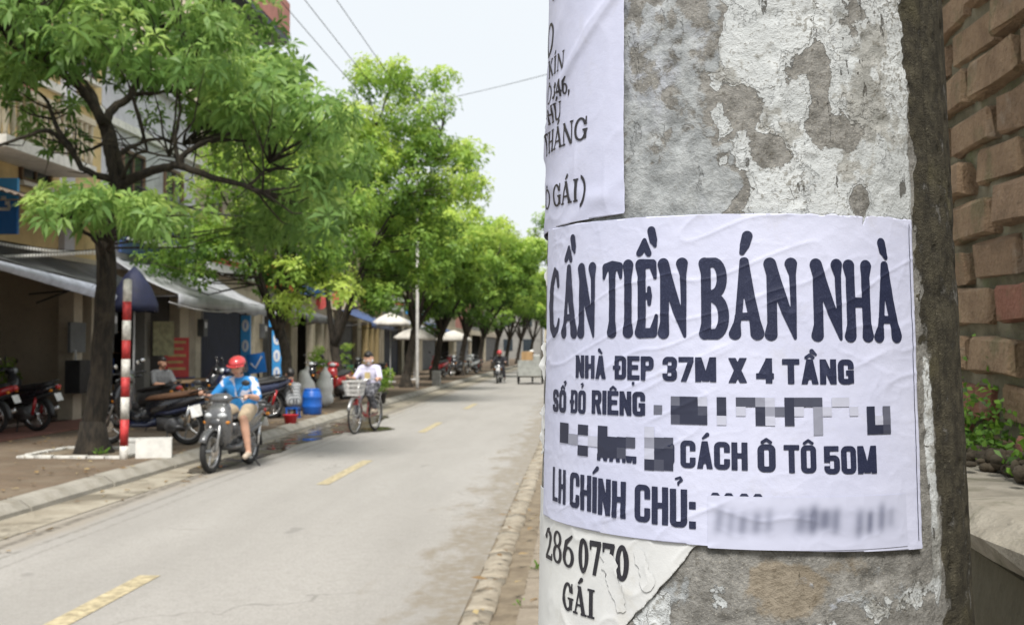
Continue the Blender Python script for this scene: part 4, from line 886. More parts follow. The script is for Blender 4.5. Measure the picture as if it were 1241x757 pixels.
# --- nearest tree: whorled leaves, traced limbs (distance set by its foot on the footpath)
T1 = gnd(112, 549, 0.13)
def near_tree():
    rng = random.Random(2); g = np.random.default_rng(4)
    root = tag(empty('street_tree', T1), 'nearest tree with dark forked trunk and whorled pale green leaves behind the striped post', 'tree', 'trees along the left footpath')
    Y0 = T1.y; b = MB(); loc = lambda x, y, dy=0: atY(x, y, Y0 + dy) - T1
    trunk_base(b, (0, 0, 0), .17, rng, .45); wood = []
    wood += limb(b, [Vector((0, 0, .3)), loc(120, 470), loc(126, 400), loc(128, 330), loc(127, 285)], .165, .13, 14, .012, rng)
    wood += limb(b, [loc(127, 290), loc(134, 250), loc(143, 222), loc(137, 190), loc(131, 160, .1), loc(125, 145, .1)], .15, .095, 10, .01, rng)
    W2 = []
    for pts, r0, r1 in [
        ([loc(126, 150), loc(110, 122, -.1), loc(84, 96, -.3), (loc(55, 78, -.5)), loc(25, 62, -.7), loc(2, 40, -.9)], .08, .03),
        ([loc(126, 150), loc(137, 132, .2), loc(158, 116, .4), loc(168, 95, .6), loc(176, 70, .7), loc(186, 35, .9)], .075, .025),
        ([loc(118, 136), loc(112, 112, .4), loc(92, 92, .8), loc(72, 78, 1.1), loc(66, 60, 1.3)], .05, .018),
        ([loc(160, 115, .4), loc(186, 113, .5), loc(205, 108, .3), loc(232, 100, 0)], .04, .014),
        ([loc(143, 224), loc(165, 215, -.2), loc(192, 205, -.4), loc(218, 201, -.5), loc(248, 212, -.6), loc(285, 222, -.7), loc(318, 232, -.9)], .085, .028),
        ([loc(218, 201, -.5), loc(222, 188, -.5), loc(244, 174, -.4), loc(272, 164, -.2), loc(308, 149, 0)], .055, .018),
        ([loc(143, 222), loc(122, 214, -.2), loc(100, 204, -.3), loc(86, 182, -.4), loc(62, 160, -.6), loc(30, 165, -.8), loc(-8, 180, -1.)], .06, .018),
        ([loc(88, 184, -.4), loc(68, 152, -.2), loc(58, 125, 0), loc(38, 105, .2), loc(10, 95, .3)], .04, .014),
        ([loc(140, 190), loc(165, 176, .4), loc(190, 168, .6), loc(222, 175, .9)], .045, .014),
        ([loc(133, 170), loc(112, 180, .5), loc(92, 187, .8)], .035, .012),
        ([loc(145, 222), loc(158, 195, -.6), loc(172, 184, -.8), loc(205, 190, -1.1)], .035, .012),
        ([loc(216, 198, -.5), loc(212, 170, -.3), loc(218, 140, -.1), loc(215, 110, 0)], .04, .014),
        ([loc(300, 226, -.7), loc(318, 210, -.5), loc(328, 195, -.3)], .025, .01),
        ([loc(127, 310), loc(117, 292, -.4), loc(104, 282, -.7), loc(80, 268, -1)], .05, .015),
        ([loc(128, 305), loc(140, 290, -.4), loc(152, 282, -.8), loc(185, 262, -1.2)], .05, .015)]:
        W2 += limb(b, pts, r0, r1, 8, .012, rng)
    cl = []
    def region(cx, cy, rx, ry, dy0, dy1, n, t, r=(.24, .50)):
        for _ in range(n):
            a = rng.uniform(0, 2 * math.pi); q = math.sqrt(rng.random()); p = loc(cx + rx * q * math.cos(a), cy + ry * q * math.sin(a), rng.uniform(dy0, dy1))
            cl.append((p.x, p.y, p.z, rng.uniform(*r), t + rng.uniform(-.15, .15)))
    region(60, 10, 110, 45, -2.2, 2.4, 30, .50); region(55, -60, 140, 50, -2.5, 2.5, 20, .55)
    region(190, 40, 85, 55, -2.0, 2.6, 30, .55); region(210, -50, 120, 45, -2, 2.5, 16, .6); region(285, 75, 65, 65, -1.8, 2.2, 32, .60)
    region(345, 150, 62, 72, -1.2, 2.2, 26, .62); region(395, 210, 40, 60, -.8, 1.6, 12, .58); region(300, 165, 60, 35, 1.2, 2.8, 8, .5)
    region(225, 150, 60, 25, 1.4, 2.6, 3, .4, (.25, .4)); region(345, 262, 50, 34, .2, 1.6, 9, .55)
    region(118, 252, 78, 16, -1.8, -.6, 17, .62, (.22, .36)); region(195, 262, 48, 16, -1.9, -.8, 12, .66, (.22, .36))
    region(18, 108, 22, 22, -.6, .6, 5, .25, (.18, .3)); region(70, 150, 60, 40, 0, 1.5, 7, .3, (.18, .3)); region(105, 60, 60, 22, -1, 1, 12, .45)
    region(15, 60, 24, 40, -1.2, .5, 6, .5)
    twigs(b, wood + W2, cl, rng, .018)
    for _ in range(60):
        p = rng.choice(W2); d = Vector((rng.gauss(0, 1), rng.gauss(0, 1), rng.gauss(.3, .7))).normalized(); L = rng.uniform(.4, 1.0); e1 = p + d * L * .5 + Vector((rng.uniform(-.1, .1), 0, rng.uniform(-.1, .1))); b.tube([p, e1, e1 + (d + Vector((rng.gauss(0, .4), rng.gauss(0, .4), rng.gauss(.1, .4)))) * L * .5], [.012, .008, .003], 4)
    b.build('trunk', m_bark, root, True)
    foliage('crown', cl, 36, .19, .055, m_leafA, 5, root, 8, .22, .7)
near_tree()
# --- generic street tree (dense, rounded, dark inside with young yellow-green leaf tips)
def street_tree(base, H, rx, seed, lab, lean=(0, 0), zc=0.62, rz=0.40, n=70, per=70, leaf=.13, wid=.062, fork=2.3, r=.16, trunk_pts=None, extra=(), grp='trees along the left footpath', clump=(.42, .85)):
    rng = random.Random(seed); base = Vector(base)
    root = tag(empty('street_tree', base), lab, 'tree', grp); b = MB(); trunk_base(b, (0, 0, 0), r, rng, .5)
    top = Vector((lean[0], lean[1], fork)); wood = []
    wood += limb(b, trunk_pts or [Vector((0, 0, .3)), Vector((lean[0] * .3, lean[1] * .3, fork * .4)), Vector((lean[0] * .7, lean[1] * .7, fork * .75)), top], r, r * .75, 10, .015, rng)
    if trunk_pts: top = Vector(trunk_pts[-1])
    cc = Vector((lean[0] * 1.6, lean[1] * 1.6, H * zc)); cl = []
    k = 0
    while len(cl) < n:
        k += 1; d = Vector((rng.gauss(0, 1), rng.gauss(0, 1), rng.gauss(0.12, 1))); d.normalize(); q = rng.uniform(.25, 1) ** .5
        lump = 0.80 + 0.28 * math.sin(3.1 * math.atan2(d.y, d.x) + seed) * math.cos(2.3 * d.z * 2 + seed * .7)
        p = cc + Vector((d.x * rx, d.y * rx, d.z * H * rz)) * q * lump
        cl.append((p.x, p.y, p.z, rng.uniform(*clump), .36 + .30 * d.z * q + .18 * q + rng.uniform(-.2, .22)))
    for e in extra: cl.append(e)
    for i in range(6):
        a = 2 * math.pi * i / 6 + rng.uniform(-.3, .3); e = cc + Vector((math.cos(a) * rx * .7, math.sin(a) * rx * .7, rng.uniform(-.05, .25) * H)); m1 = top.lerp(e, .45) + Vector((0, 0, .35))
        wood += limb(b, [top - Vector((0, 0, .25)), top.lerp(m1, .5), m1, e], r * .55, r * .12, 7, .02, rng)
    wood += limb(b, [top, top.lerp(cc, .5) + Vector((.2, 0, 0)), cc + Vector((0, 0, H * rz * .6))], r * .65, r * .12, 7, .02, rng)
    twigs(b, wood, cl, rng, .025, .6)
    b.build('trunk', m_bark2, root, True)
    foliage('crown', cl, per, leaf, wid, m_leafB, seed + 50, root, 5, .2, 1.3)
    return root
T2 = Vector((-6.75, 26.6, .13)); l2 = lambda x, y, dy=0: atY(x, y, T2.y + dy) - T2
ex = []
rq = random.Random(77)
for cx, cy, rx_, ry_, n, t in ((385, 330, 38, 34, 14, .75), (250, 300, 60, 36, 16, .42), (205, 330, 36, 20, 9, .42), (330, 280, 60, 40, 14, .5), (355, 370, 16, 12, 3, .75)):
    for _ in range(n):
        a = rq.uniform(0, 6.28); q = math.sqrt(rq.random()); p = l2(cx + rx_ * q * math.cos(a), cy + ry_ * q * math.sin(a), rq.uniform(-1.6, 1.0)); ex.append((p.x, p.y, p.z, rq.uniform(.28, .55), t + .06 + rq.uniform(-.15, .15)))
street_tree(T2, 7.4, 2.7, 21, 'broad tree with forked trunk beside the blue banner signs', (-.25, 0), .60, .30, 52, 58, .12, .058, 2.2, .15, [l2(352, 488), l2(348, 450), l2(345, 420), l2(338, 395)], ex)
T3 = Vector((-6.6, 33.0, .13)); l3 = lambda x, y, dy=0: atY(x, y, T3.y + dy) - T3
ex = []
for cx, cy, rx_, ry_, n, t in ((505, 105, 40, 42, 13, .55), (440, 130, 45, 50, 14, .6), (545, 215, 38, 40, 14, .6), (575, 225, 16, 18, 4, .7), (500, 300, 60, 45, 18, .45), (450, 350, 30, 25, 8, .5), (405, 215, 35, 60, 12, .5), (525, 160, 22, 22, 5, .4)):
    for _ in range(n):
        a = rq.uniform(0, 6.28); q = math.sqrt(rq.random()); p = l3(cx + rx_ * q * math.cos(a), cy + ry_ * q * math.sin(a), rq.uniform(-1.8, 1.6)); ex.append((p.x, p.y, p.z, rq.uniform(.4, .72), t + .06 + rq.uniform(-.15, .15)))
street_tree(T3, 9.8, 3.0, 35, 'tallest densest tree rising above the cyclist with V-shaped trunk', (.4, 0), .60, .34, 60, 62, .13, .062, 2.4, .17, [l3(412, 480), l3(410, 455), l3(408, 435), l3(404, 415)], ex)
far = [(-6.5, 42.5, 7.6, 2.9, 41, 'round tree just beyond the tallest tree, before the white parasols'), (-6.6, 51.5, 8.0, 3.2, 47, 'tree with thick dark trunk standing next to the white parasols'),
       (-6.4, 60.5, 8.2, 3.3, 53, 'tree behind the second parasol, above the parked red motorbikes'), (-6.3, 70, 8.3, 3.4, 59, 'tree overhanging the road behind the helmeted distant rider'),
       (-6.1, 80, 8.3, 3.4, 65, 'tree down the street between the distant rider and the cart'), (-6.0, 91, 8.6, 3.6, 71, 'far tree left of the cargo cart'),
       (-5.8, 104, 9.0, 3.8, 77, 'smaller looking far tree near the end of the left row'), (-5.4, 120, 9.0, 4.0, 83, 'last visible tree at the end of the left row')]
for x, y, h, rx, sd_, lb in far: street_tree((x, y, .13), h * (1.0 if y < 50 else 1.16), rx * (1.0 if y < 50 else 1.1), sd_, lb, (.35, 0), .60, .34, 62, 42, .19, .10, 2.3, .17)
for x, y, h, rx, sd_, lb in [(0.6, 63, 11.2, 4.2, 91, 'tree on the right side of the road peeking out beside the pole'), (2.2, 78, 9.0, 3.6, 97, 'second tree on the right side, farther down the road'), (2.2, 96, 9, 3.8, 103, 'farthest tree on the right side of the road')]:
    street_tree((x, y, .05), h, rx, sd_, lb, (-.3, 0), .60, .36, 60, 42, .19, .10, 2.6, .17, grp='trees along the right footpath')
# tree pit frame of white bricks set in the paving
pit = tag(empty('tree_pit_frame', (T1.x, T1.y, .13)), 'white painted brick border round the foot of the nearest tree', 'tree pit')
pr = random.Random(3); pm = MB().bb(-.11, .11, -.05, .05, -.03, .035).build('border_brick', m_wline, pit, bevel=.008); pm0 = pm.data; bpy.data.objects.remove(pm)
for s in (-1, 1):
    for i in range(6):
        for (x, y, rz) in ((-.62 + .235 * i + .04, s * .7, 0), (s * .7, -.62 + .235 * i + .04, R(90))):
            o = bpy.data.objects.new('border_brick', pm0); COL.objects.link(o); o.parent = pit; o.location = (x + pr.uniform(-.01, .01), y + pr.uniform(-.01, .01), pr.uniform(-.012, .004)); o.rotation_euler = (0, 0, rz + pr.uniform(-.05, .05))
struct(MB().add([(T1.x - .64, T1.y - .64, .134), (T1.x + .64, T1.y - .64, .134), (T1.x + .64, T1.y + .64, .134), (T1.x - .64, T1.y + .64, .134)], [(0, 1, 2, 3)]).build('tree_pit_soil', m_earth))
def weed(loc, h, n, seed, lab, spread=.12):
    g = np.random.default_rng(seed); D = unit(np.stack([g.normal(0, .6, n), g.normal(0, .6, n), g.uniform(.4, 1.1, n)], 1)); C = D * g.uniform(.0, .6, (n, 1)) * h * np.array([spread / h * 2, spread / h * 2, 1])
    V, Q = leaf_quads(C, D, unit(g.normal(0, .4, (n, 3)) + np.array([0, 0, 1])), g.uniform(.5, .9, n) * h * .7, g.uniform(.2, .35, n) * h * .7, .1)
    o = np_mesh('weed', V, Q, m_moss, None, g.uniform(.2, 1, n)); o.location = loc; return tag(o, lab, 'weed', 'weeds in the footpaths')
weed((T1.x + .30, T1.y - .42, .13), .16, 26, 1, 'small green weed at the foot of the nearest tree', .10)
weed((-0.30, 7.9, .09), .08, 16, 2, 'small weed between slabs beside the pole', .05); weed((-0.36, 6.9, .06), .06, 12, 3, 'tiny weed by the earth channel near the pole', .04)
# fallen leaves
g = np.random.default_rng(12); n_ = 420
Cx = np.concatenate([g.uniform(-9, -5.45, n_), g.uniform(-5.3, -4.5, 60), g.uniform(-.7, -.1, 50)]); Cy = np.concatenate([g.uniform(9, 26, n_), g.uniform(8, 24, 60), g.uniform(4, 16, 50)])
Cz = np.concatenate([np.full(n_, .150), np.full(60, .014), np.full(50, .10)]); C = np.stack([Cx, Cy, Cz], 1); a = g.uniform(0, 6.28, len(C)); D = np.stack([np.cos(a), np.sin(a), g.uniform(0, .15, len(C))], 1)
V, Q = leaf_quads(C, unit(D), unit(np.stack([g.normal(0, .2, len(C)), g.normal(0, .2, len(C)), np.ones(len(C))], 1)), g.uniform(.05, .13, len(C)), g.uniform(.03, .05, len(C)), 0)
m_dry = mat_leaf('dry_leaves', [(0, (0.13, 0.075, 0.03)), (.6, (0.27, 0.18, 0.08)), (1, (0.42, 0.34, 0.17))], .1)
tag(np_mesh('fallen_leaves', V, Q, m_dry, None, g.uniform(0, 1, len(Q))), 'scattered dry yellow-brown leaves lying along the footpath and kerbs', 'leaves', kind='stuff')
# ------------------------------------------------------------------ houses along the left footpath
def plaster(name, col, stain=0.5): return mat_concrete(name, tuple(c * .85 for c in col), col, tuple(c * .45 for c in col), 1.3, stain)
FX = -10.2     # shop-front line
m_yellow = plaster('ochre_plaster', (0.62, 0.47, 0.24)); m_lilac = plaster('pale_lilac_plaster', (0.60, 0.60, 0.66)); m_beige = plaster('beige_plaster', (0.46, 0.40, 0.31))
m_grey = plaster('grey_plaster', (0.24, 0.235, 0.22)); m_cream = plaster('cream_plaster', (0.58, 0.52, 0.40)); m_rose = plaster('rose_plaster', (0.55, 0.24, 0.20)); m_dkgrey = plaster('shaded_interior_plaster', (0.06, 0.057, 0.055))  # last one: shade of the shop interiors put into a near-black plaster
m_white = M('white_trim', (0.66, 0.65, 0.62), .7, var=.2); m_glass = M('window_glass', (0.03, 0.04, 0.05), .06, var=.2, spec=.8); m_frame = M('brown_frame', (0.12, 0.07, 0.045), .5)
m_shut = M('navy_shutter', (0.018, 0.024, 0.05), .55, var=.3, scale=3); m_shutg = M('grey_shutter', (0.10, 0.105, 0.11), .5, var=.3, scale=3); m_tarp = M('grey_tarpaulin', (0.36, 0.37, 0.39), .55, var=.3, scale=2, bump=.2)
m_tarpb = M('blue_tarpaulin', (0.05, 0.09, 0.22), .5, var=.3, scale=2, bump=.2); m_tarpl = M('pale_tarpaulin', (0.50, 0.53, 0.62), .5, var=.3, scale=2, bump=.2); m_iron = M('dark_iron', (0.03, 0.03, 0.032), .5, metal=.4); m_tin = M('rusty_tin_roof', (0.17, 0.13, 0.10), .7, var=.4, scale=4)
m_floor = M('shop_floor', (0.16, 0.12, 0.10), .5); m_tile = M('roof_tile_red', (0.33, 0.09, 0.055), .75, var=.35)
def window(h, y, z, w, ht, x=0.0, mat=None):
    f = MB()
    f.bb(x - .02, x + .07, y - w / 2, y - w / 2 + .07, z, z + ht).bb(x - .02, x + .07, y + w / 2 - .07, y + w / 2, z, z + ht).bb(x - .02, x + .07, y - w / 2 + .07, y + w / 2 - .07, z + ht - .07, z + ht).bb(x - .02, x + .07, y - w / 2 + .07, y + w / 2 - .07, z, z + .07).bb(x - .01, x + .05, y - .03, y + .03, z + .07, z + ht - .07)
    o = f.build('window', mat or m_frame, h)
    for a, c in ((-w / 2 + .07, -.03), (.03, w / 2 - .07)): MB().bb(x + .004, x + .02, y + a, y + c, z + .07, z + ht - .07).build('pane', m_glass, o)
    MB().bb(x - .02, x + .14, y - w / 2 - .06, y + w / 2 + .06, z - .08, z - .003).build('sill', m_white, o)
    return o
def house(y0, y1, H, wall, lab, gf=3.2, depth=9, door=None, pier=.45, win=(), inner=None, pierm=None, piers=True, storeys=None):
    h = tag(empty('shop_house', (FX, 0, .13)), lab, 'house', 'shop houses on the left')
    MB().bb(-depth, 0, y0 + .01, y1 - .01, gf, H).build('upper_wall', wall, h)
    for yy in (y0 + .01, y1 - .01 - pier): MB().bb(-.5, .03, yy, yy + pier, -.02, gf - .004).build('pier', pierm or wall, h)
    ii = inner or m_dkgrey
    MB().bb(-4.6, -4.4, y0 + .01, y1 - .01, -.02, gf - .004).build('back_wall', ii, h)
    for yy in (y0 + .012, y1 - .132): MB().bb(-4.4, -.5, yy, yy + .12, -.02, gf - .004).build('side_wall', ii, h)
    MB().bb(-4.4, -.5, y0 + .132, y1 - .132, -.02, .03).build('shop_floor', m_floor, h)
    MB().bb(-.28, .06, y0 + .01 + pier, y1 - .01 - pier, gf - .45, gf - .01).build('lintel', pierm or wall, h)
    if door:
        d = MB(); yy0, yy1 = y0 + .01 + pier, y1 - .01 - pier; n = int((yy1 - yy0) / .11)
        x0 = -.22; rs = []
        prof = []
        for i in range(n + 1):
            y = yy0 + (yy1 - yy0) * i / n; prof.append((x0 + (.03 if i % 2 else 0), y))
        d.add([(x, y, z) for x, y in prof for z in (.03, gf - .452)], [(2 * i, 2 * i + 2, 2 * i + 3, 2 * i + 1) for i in range(n)])
        d.add([(x0 - .06, yy0, .03), (x0 - .06, yy1, .03), (x0 - .06, yy1, gf - .452), (x0 - .06, yy0, gf - .452)], [(0, 3, 2, 1)])
        d.build('folding_shutter', door, h)
    for (wy, wz, ww, wh) in win: window(h, wy, wz, ww, wh)
    z = gf + 3.1
    while z < H - 1:
        MB().bb(-.02, .10, y0 + .012, y1 - .012, z, z + .16).build('floor_band', m_white, h); z += 3.2
    MB().bb(-depth, .16, y0 + .012, y1 - .012, H + .002, H + .22).build('parapet', wall, h)
    return h
def balcony(h, y0, y1, z, d, rail, slab=None, bal=True):
    MB().bb(0, d, y0, y1, z - .2, z).build('balcony_slab', slab or m_white, h)
    r = MB().bb(d - .14, d - .01, y0, y1, z + .78, z + .9).bb(.004, d - .142, y0, y0 + .12, z + .78, z + .9).bb(.004, d - .142, y1 - .12, y1, z + .78, z + .9).build('balcony_rail', rail, h)
    if bal:
        prof = [(.05, 0), (.035, .08), (.065, .28), (.04, .5), (.05, .7), (.05, .775)]; b0 = MB().lathe([(a, z + .005 + c) for a, c in prof], (0, 0, 0), 'Z', 8).build('baluster', rail, r, True); n = int((y1 - y0) / .22)
        b0.location = (d - .075, y0 + .1, 0)
        for i in range(1, n):
            o = b0.copy(); COL.objects.link(o); o.parent = r; o.location = (d - .075, y0 + .1 + (y1 - y0 - .2) * i / (n - 1), 0)
        for yy in (y0 + .06, y1 - .06):
            for i in range(3): o = b0.copy(); COL.objects.link(o); o.parent = r; o.location = (.2 + i * .24, yy, 0)
def awning(h, y0, y1, x0, z0, x1, z1, mat, sag=.10, valance=.22, edge=None, name='awning', zend=None):
    """stretched tarpaulin with sagging bays, a hanging valance and two struts; local to the house"""
    b = MB(); NY, NX = 18, 8; rows = []
    ze = z1 if zend is None else zend
    for i in range(NY + 1):
        t = i / NY; y = y0 + (y1 - y0) * t; zz1 = z1 + (ze - z1) * t; row = []
        for k in range(NX + 1):
            s = k / NX; row.append(Vector((x0 + (x1 - x0) * s, y, z0 + (zz1 - z0) * s - sag * math.sin(math.pi * s) * (1 - .5 * abs(math.cos(math.pi * t * 3))) - .03 * math.sin(math.pi * t * 3) ** 2 * s)))
        e = row[-1]; row += [e + Vector((.01, 0, -valance * .5)), e + Vector((-.01, 0, -valance * (.9 + .1 * math.cos(i * 2.1))))]
        rows.append(row)
    m = NX + 3
    b.add([p for r in rows for p in r], [(i * m + k, i * m + k + 1, (i + 1) * m + k + 1, (i + 1) * m + k) for i in range(NY) for k in range(m - 1)])
    o = b.build(name, mat, h, True); md = o.modifiers.new('t', 'SOLIDIFY'); md.thickness = .012
    f = MB()
    for y, zz in ((y0 + .05, z1), (y1 - .05, ze)): f.tube([(x0, y, z0 - .9), (x1 - .03, y, zz - .05)], .018, 6)
    f.tube([(x1 - .02, y0, z1 - .03), (x1 - .02, y1, ze - .03)], .02, 6)
    f.build('awning_frame', m_iron, o)
    return o
# first house: ochre upper floor with a balcony, open garage below
h1 = house(13.5, 23.9, 10.5, m_yellow, 'ochre house with balustraded balcony above an open garage, leftmost in view', 3.3, inner=m_beige, pierm=m_beige, win=[(20.9, 3.9 + .6, 1.2, 1.5), (22.9, 7.0, 1.2, 1.4), (20.7, 7.0, 1.2, 1.4)])
balcony(h1, 18.2, 21.7, 4.95, .85, m_cream, m_white)
MB().bb(.0, .12, 21.95, 22.4, 3.3, 10.4).build('pilaster', m_lilac, h1)
MB().bb(.02, .05, 20.05, 20.75, 5.9, 7.3).build('red_door_panel', m_rose, h1)
awning(h1, 15.0, 20.7, .05, 3.35, 1.55, 2.90, M('soot_grey_tarpaulin', (0.07, 0.072, 0.07), .6, var=.3), .05, .05, zend=2.62)
e = MB(); rows = []
for i in range(21):
    t = i / 20; y = 15.0 + 5.7 * t; zt = 2.84 + (2.56 - 2.84) * t; rows.append([(1.57, y, zt), (1.60 + .1 * t, y, zt - .05 - .10 * t), (1.55 + .08 * t, y, zt - .08 - .20 * t)])
e.add([q for r_ in rows for q in r_], [(3 * i + k, 3 * i + k + 1, 3 * i + k + 4, 3 * i + k + 3) for i in range(20) for k in (0, 1)]); e.build('awning_skirt', m_tarpl, h1, True)
cb = MB(); rows = []
for i in range(60):
    y = 16 + i * .125; rows.append([(-.0, y, 4.28 + .03 * (i % 2)), (1.35, y, 3.86 + .03 * (i % 2))])
cb.add([p for r in rows for p in r], [(2 * i, 2 * i + 1, 2 * i + 3, 2 * i + 2) for i in range(59)])
o = cb.build('corrugated_canopy', m_tin, h1); md = o.modifiers.new('t', 'SOLIDIFY'); md.thickness = .01
MB().bb(-.26, .05, 22.55, 22.95, .03, 2.84).build('gate_post', m_beige, h1)
awning(h1, 20.9, 23.7, .05, 3.2, 1.1, 2.72, m_shutg, .05, .25)
# second house
h2 = house(23.9, 29.9, 7.6, m_lilac, 'pale lilac house with dark open shop behind the striped post', 3.2, pierm=m_beige, win=[(25.6, 4.3, 1.3, 1.6), (28.2, 4.3, 1.3, 1.6)])
awning(h2, 24.2, 31.1, .05, 3.45, 1.6, 2.62, m_tarp, .16, .30)
for yy, wd in ((26.4, .35), (28.75, .9)): MB().bb(-.25, .02, yy, yy + wd, .03, 2.74).build('shop_pillar', m_cream if wd > .5 else m_grey, h2)
MB().bb(-.30, -.26, 26.75, 28.75, .03, 2.74).build('shop_partition', m_dkgrey, h2)
# third: tall house, red and navy upper balcony
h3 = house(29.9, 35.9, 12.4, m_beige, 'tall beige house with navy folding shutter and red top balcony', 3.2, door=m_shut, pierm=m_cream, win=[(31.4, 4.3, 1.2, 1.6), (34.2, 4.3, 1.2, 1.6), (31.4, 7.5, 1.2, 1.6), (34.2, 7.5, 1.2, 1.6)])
MB().bb(0, 1.0, 30.2, 35.7, 11.0, 11.2).build('top_balcony_slab', m_shut, h3); MB().bb(.9, 1.02, 30.2, 35.7, 11.202, 12.3).build('top_balcony_front', m_rose, h3)
MB().bb(-.8, .0, 30.0, 31.6, 12.63, 13.6).build('stair_head', m_yellow, h3)
spec = [(35.9, 40.4, 8.2, m_grey, m_shutg, 'narrow grey house with grey shutter behind the forked tree'), (40.4, 46.2, 7.2, m_cream, None, 'cream house with open dark shop behind the cyclist'), (46.2, 52.4, 8.6, m_beige, m_shutg, 'beige house with grey shutter left of the white parasols'),
        (52.4, 58.6, 6.8, m_yellow, None, 'low ochre house behind the first white parasol'), (58.6, 65.4, 9.0, m_grey, m_shut, 'grey house behind the parked red motorbikes'), (65.4, 73, 7.8, m_cream, None, 'cream house down the street behind the second parasol'), (73, 82, 9.4, m_lilac, m_shutg, 'pale house beyond the helmeted distant rider'),
        (82, 93, 8.2, m_beige, None, 'far beige house half hidden by trees'), (93, 106, 9.2, m_rose, m_shutg, 'far rose coloured house half hidden by trees'), (106, 122, 8.8, m_grey, None, 'far grey house near the end of the left row'), (122, 140, 9.5, m_cream, m_shutg, 'last cream house at the far end of the left row')]
hs = []
for y0, y1, H_, wm_, dr, lb in spec:
    mid = (y0 + y1) / 2; q = (y1 - y0) / 4
    hh = house(y0, y1, H_, wm_, lb, 3.1, door=dr, pierm=m_cream if wm_ in (m_grey, m_beige) else m_beige, win=[(mid - q, 4.2, 1.2, 1.5), (mid + q, 4.2, 1.2, 1.5)]); hs.append(hh)
awning(hs[0], 36.1, 40.2, .05, 3.1, 1.5, 2.5, m_shutg, .1, .25); awning(hs[2], 46.5, 52.0, .05, 3.2, 1.7, 2.5, m_tarpb, .1, .25); awning(hs[4], 59, 65, .05, 3.2, 1.7, 2.55, m_tarp, .1, .25); awning(hs[6], 74, 81, .05, 3.1, 1.5, 2.5, m_tarpb, .1, .2)
# shop pillars of the cream house (vertical pale strips)
for yy in (43.1, 44.6): MB().bb(-.2, .06, yy, yy + .4, .03, 2.64).build('shop_pillar', m_cream, hs[1])
for yy in (54.2, 55.6, 57): MB().bb(-.2, .06, yy, yy + .4, .03, 2.64).build('shop_pillar', m_yellow, hs[3])
# right side: plain house block behind the brick wall, farther houses
for y0, y1, H_, mm, lb in [(34, 46, 8, m_cream, 'cream house on the right side hidden by the pole'), (48, 62, 9, m_grey, 'grey house on the right side hidden by the pole')]:
    h = tag(empty('roadside_house', (4.4, 0, .05)), lb, 'house'); MB().bb(0, 8, y0, y1, -.05, H_).build('wall', mm, h); MB().bb(-.2, 8.2, y0 - .1, y1 + .1, H_ + .002, H_ + .25).build('roof_slab', m_white, h)
    for k in range(3): window(h, y0 + 2 + k * 4, 4.2, 1.4, 1.5, -.09)
# far end of the street
for x0, x1, y, H_, mm, lb in [(-14, -5.4, 152, 10.5, m_grey, 'hazy pale house closing the far end of the street'), (-5.2, 1.5, 160, 11, m_cream, 'taller cream house at the far end of the street'), (1.8, 9, 150, 9, m_beige, 'far beige house at street end right of the cream one')]:
    h = tag(empty('distant_house', ((x0 + x1) / 2, y, 0)), lb, 'house', 'houses at the street end'); w_ = (x1 - x0) / 2; MB().bb(-w_, w_, 0, 10, -.05, H_).build('wall', mm, h); MB().bb(-w_ - .2, w_ + .2, -.4, 10.2, H_ + .002, H_ + .4).build('roof', m_tile, h)
    for fz in (1.2, 4.4, 7.4):
        for k in (-1, 0, 1):
            if fz < H_ - 2: MB().bb(k * w_ * .6 - .6, k * w_ * .6 + .6, -.06, .02, fz, fz + 1.5).build('window', m_glass, h)
# ------------------------------------------------------------------ cables and utility poles
m_cable = M('black_cable', (0.02, 0.02, 0.022), .6); m_pale = M('pale_concrete', (0.45, 0.44, 0.42), .85, var=.25, bump=.3)
def upole(x, y, H_, lab):
    p = tag(empty('utility_pole', (x, y, .05)), lab, 'pole'); MB().lathe([(.062, -.03), (.06, .3), (.045, H_)], (0, 0, 0), 'Z', 14).build('shaft', m_pale, p, True)
    MB().bb(-1.0, 1.0, -.05, .05, H_ - .55, H_ - .45).build('crossarm', m_iron, p)
    for k in (-.9, -.35, .35, .9): MB().lathe([(.02, H_ - .449), (.05, H_ - .42), (.03, H_ - .37), (.05, H_ - .33), (.02, H_ - .28)], (k, 0, 0), 'Z', 8).build('insulator', m_white, p, True)
upole(-5.85, 40.9, 8.6, 'slim pale utility pole on the left footpath beside the white parasol'); upole(-5.6, -14, 8.6, 'slim pale utility pole behind the camera position'); upole(.35, 28, 8.6, 'slim utility pole hidden behind the notice pole'); upole(.35, 62, 8.6, 'slim utility pole farther along the right footpath')
upole(-5.85, 92, 8.6, 'slim pale utility pole near the far end of the left row')
def cable(p, q, sag, lab, r=.011, n=24, grp='overhead cables'):
    p, q = Vector(p), Vector(q); pts = [p.lerp(q, i / n) - Vector((0, 0, sag * 4 * (i / n) * (1 - i / n))) for i in range(n + 1)]
    return tag(MB().tube(pts, r, 5).build('overhead_cable', m_cable, None, True), lab, 'cable', grp)
for k, lb in ((0, 'leftmost of three parallel cables above the trees'), (1, 'middle of three parallel cables above the trees'), (2, 'rightmost of three parallel cables crossing the open sky')):
    x = (-5.52, -5.05, -4.45)[k]; cable((x, -14, 8.3), (x - .25, 40.9, 8.25), .12, lb, .008); 
cable(atY(440, 138, 40.9), atY(690, 83, 28), .10, 'single cable crossing the sky from treetop to pole', .008); cable((-5.85, 92, 8.3), (.35, 62, 8.25), .3, 'low far cable crossing the sky above distant trees', .02); cable((-5.85, 92, 7.7), (.35, 62, 7.6), .3, 'second low far cable above distant trees', .02)
cable(atX(-20, 172, FX + .2), atX(110, 206, FX + .3), .1, 'dark cable strung across the ochre house front', .02); cable(atY(166, 226, 18.5), atY(310, 262, 24), .15, 'dark cable sagging among the leaves of the nearest tree', .02)
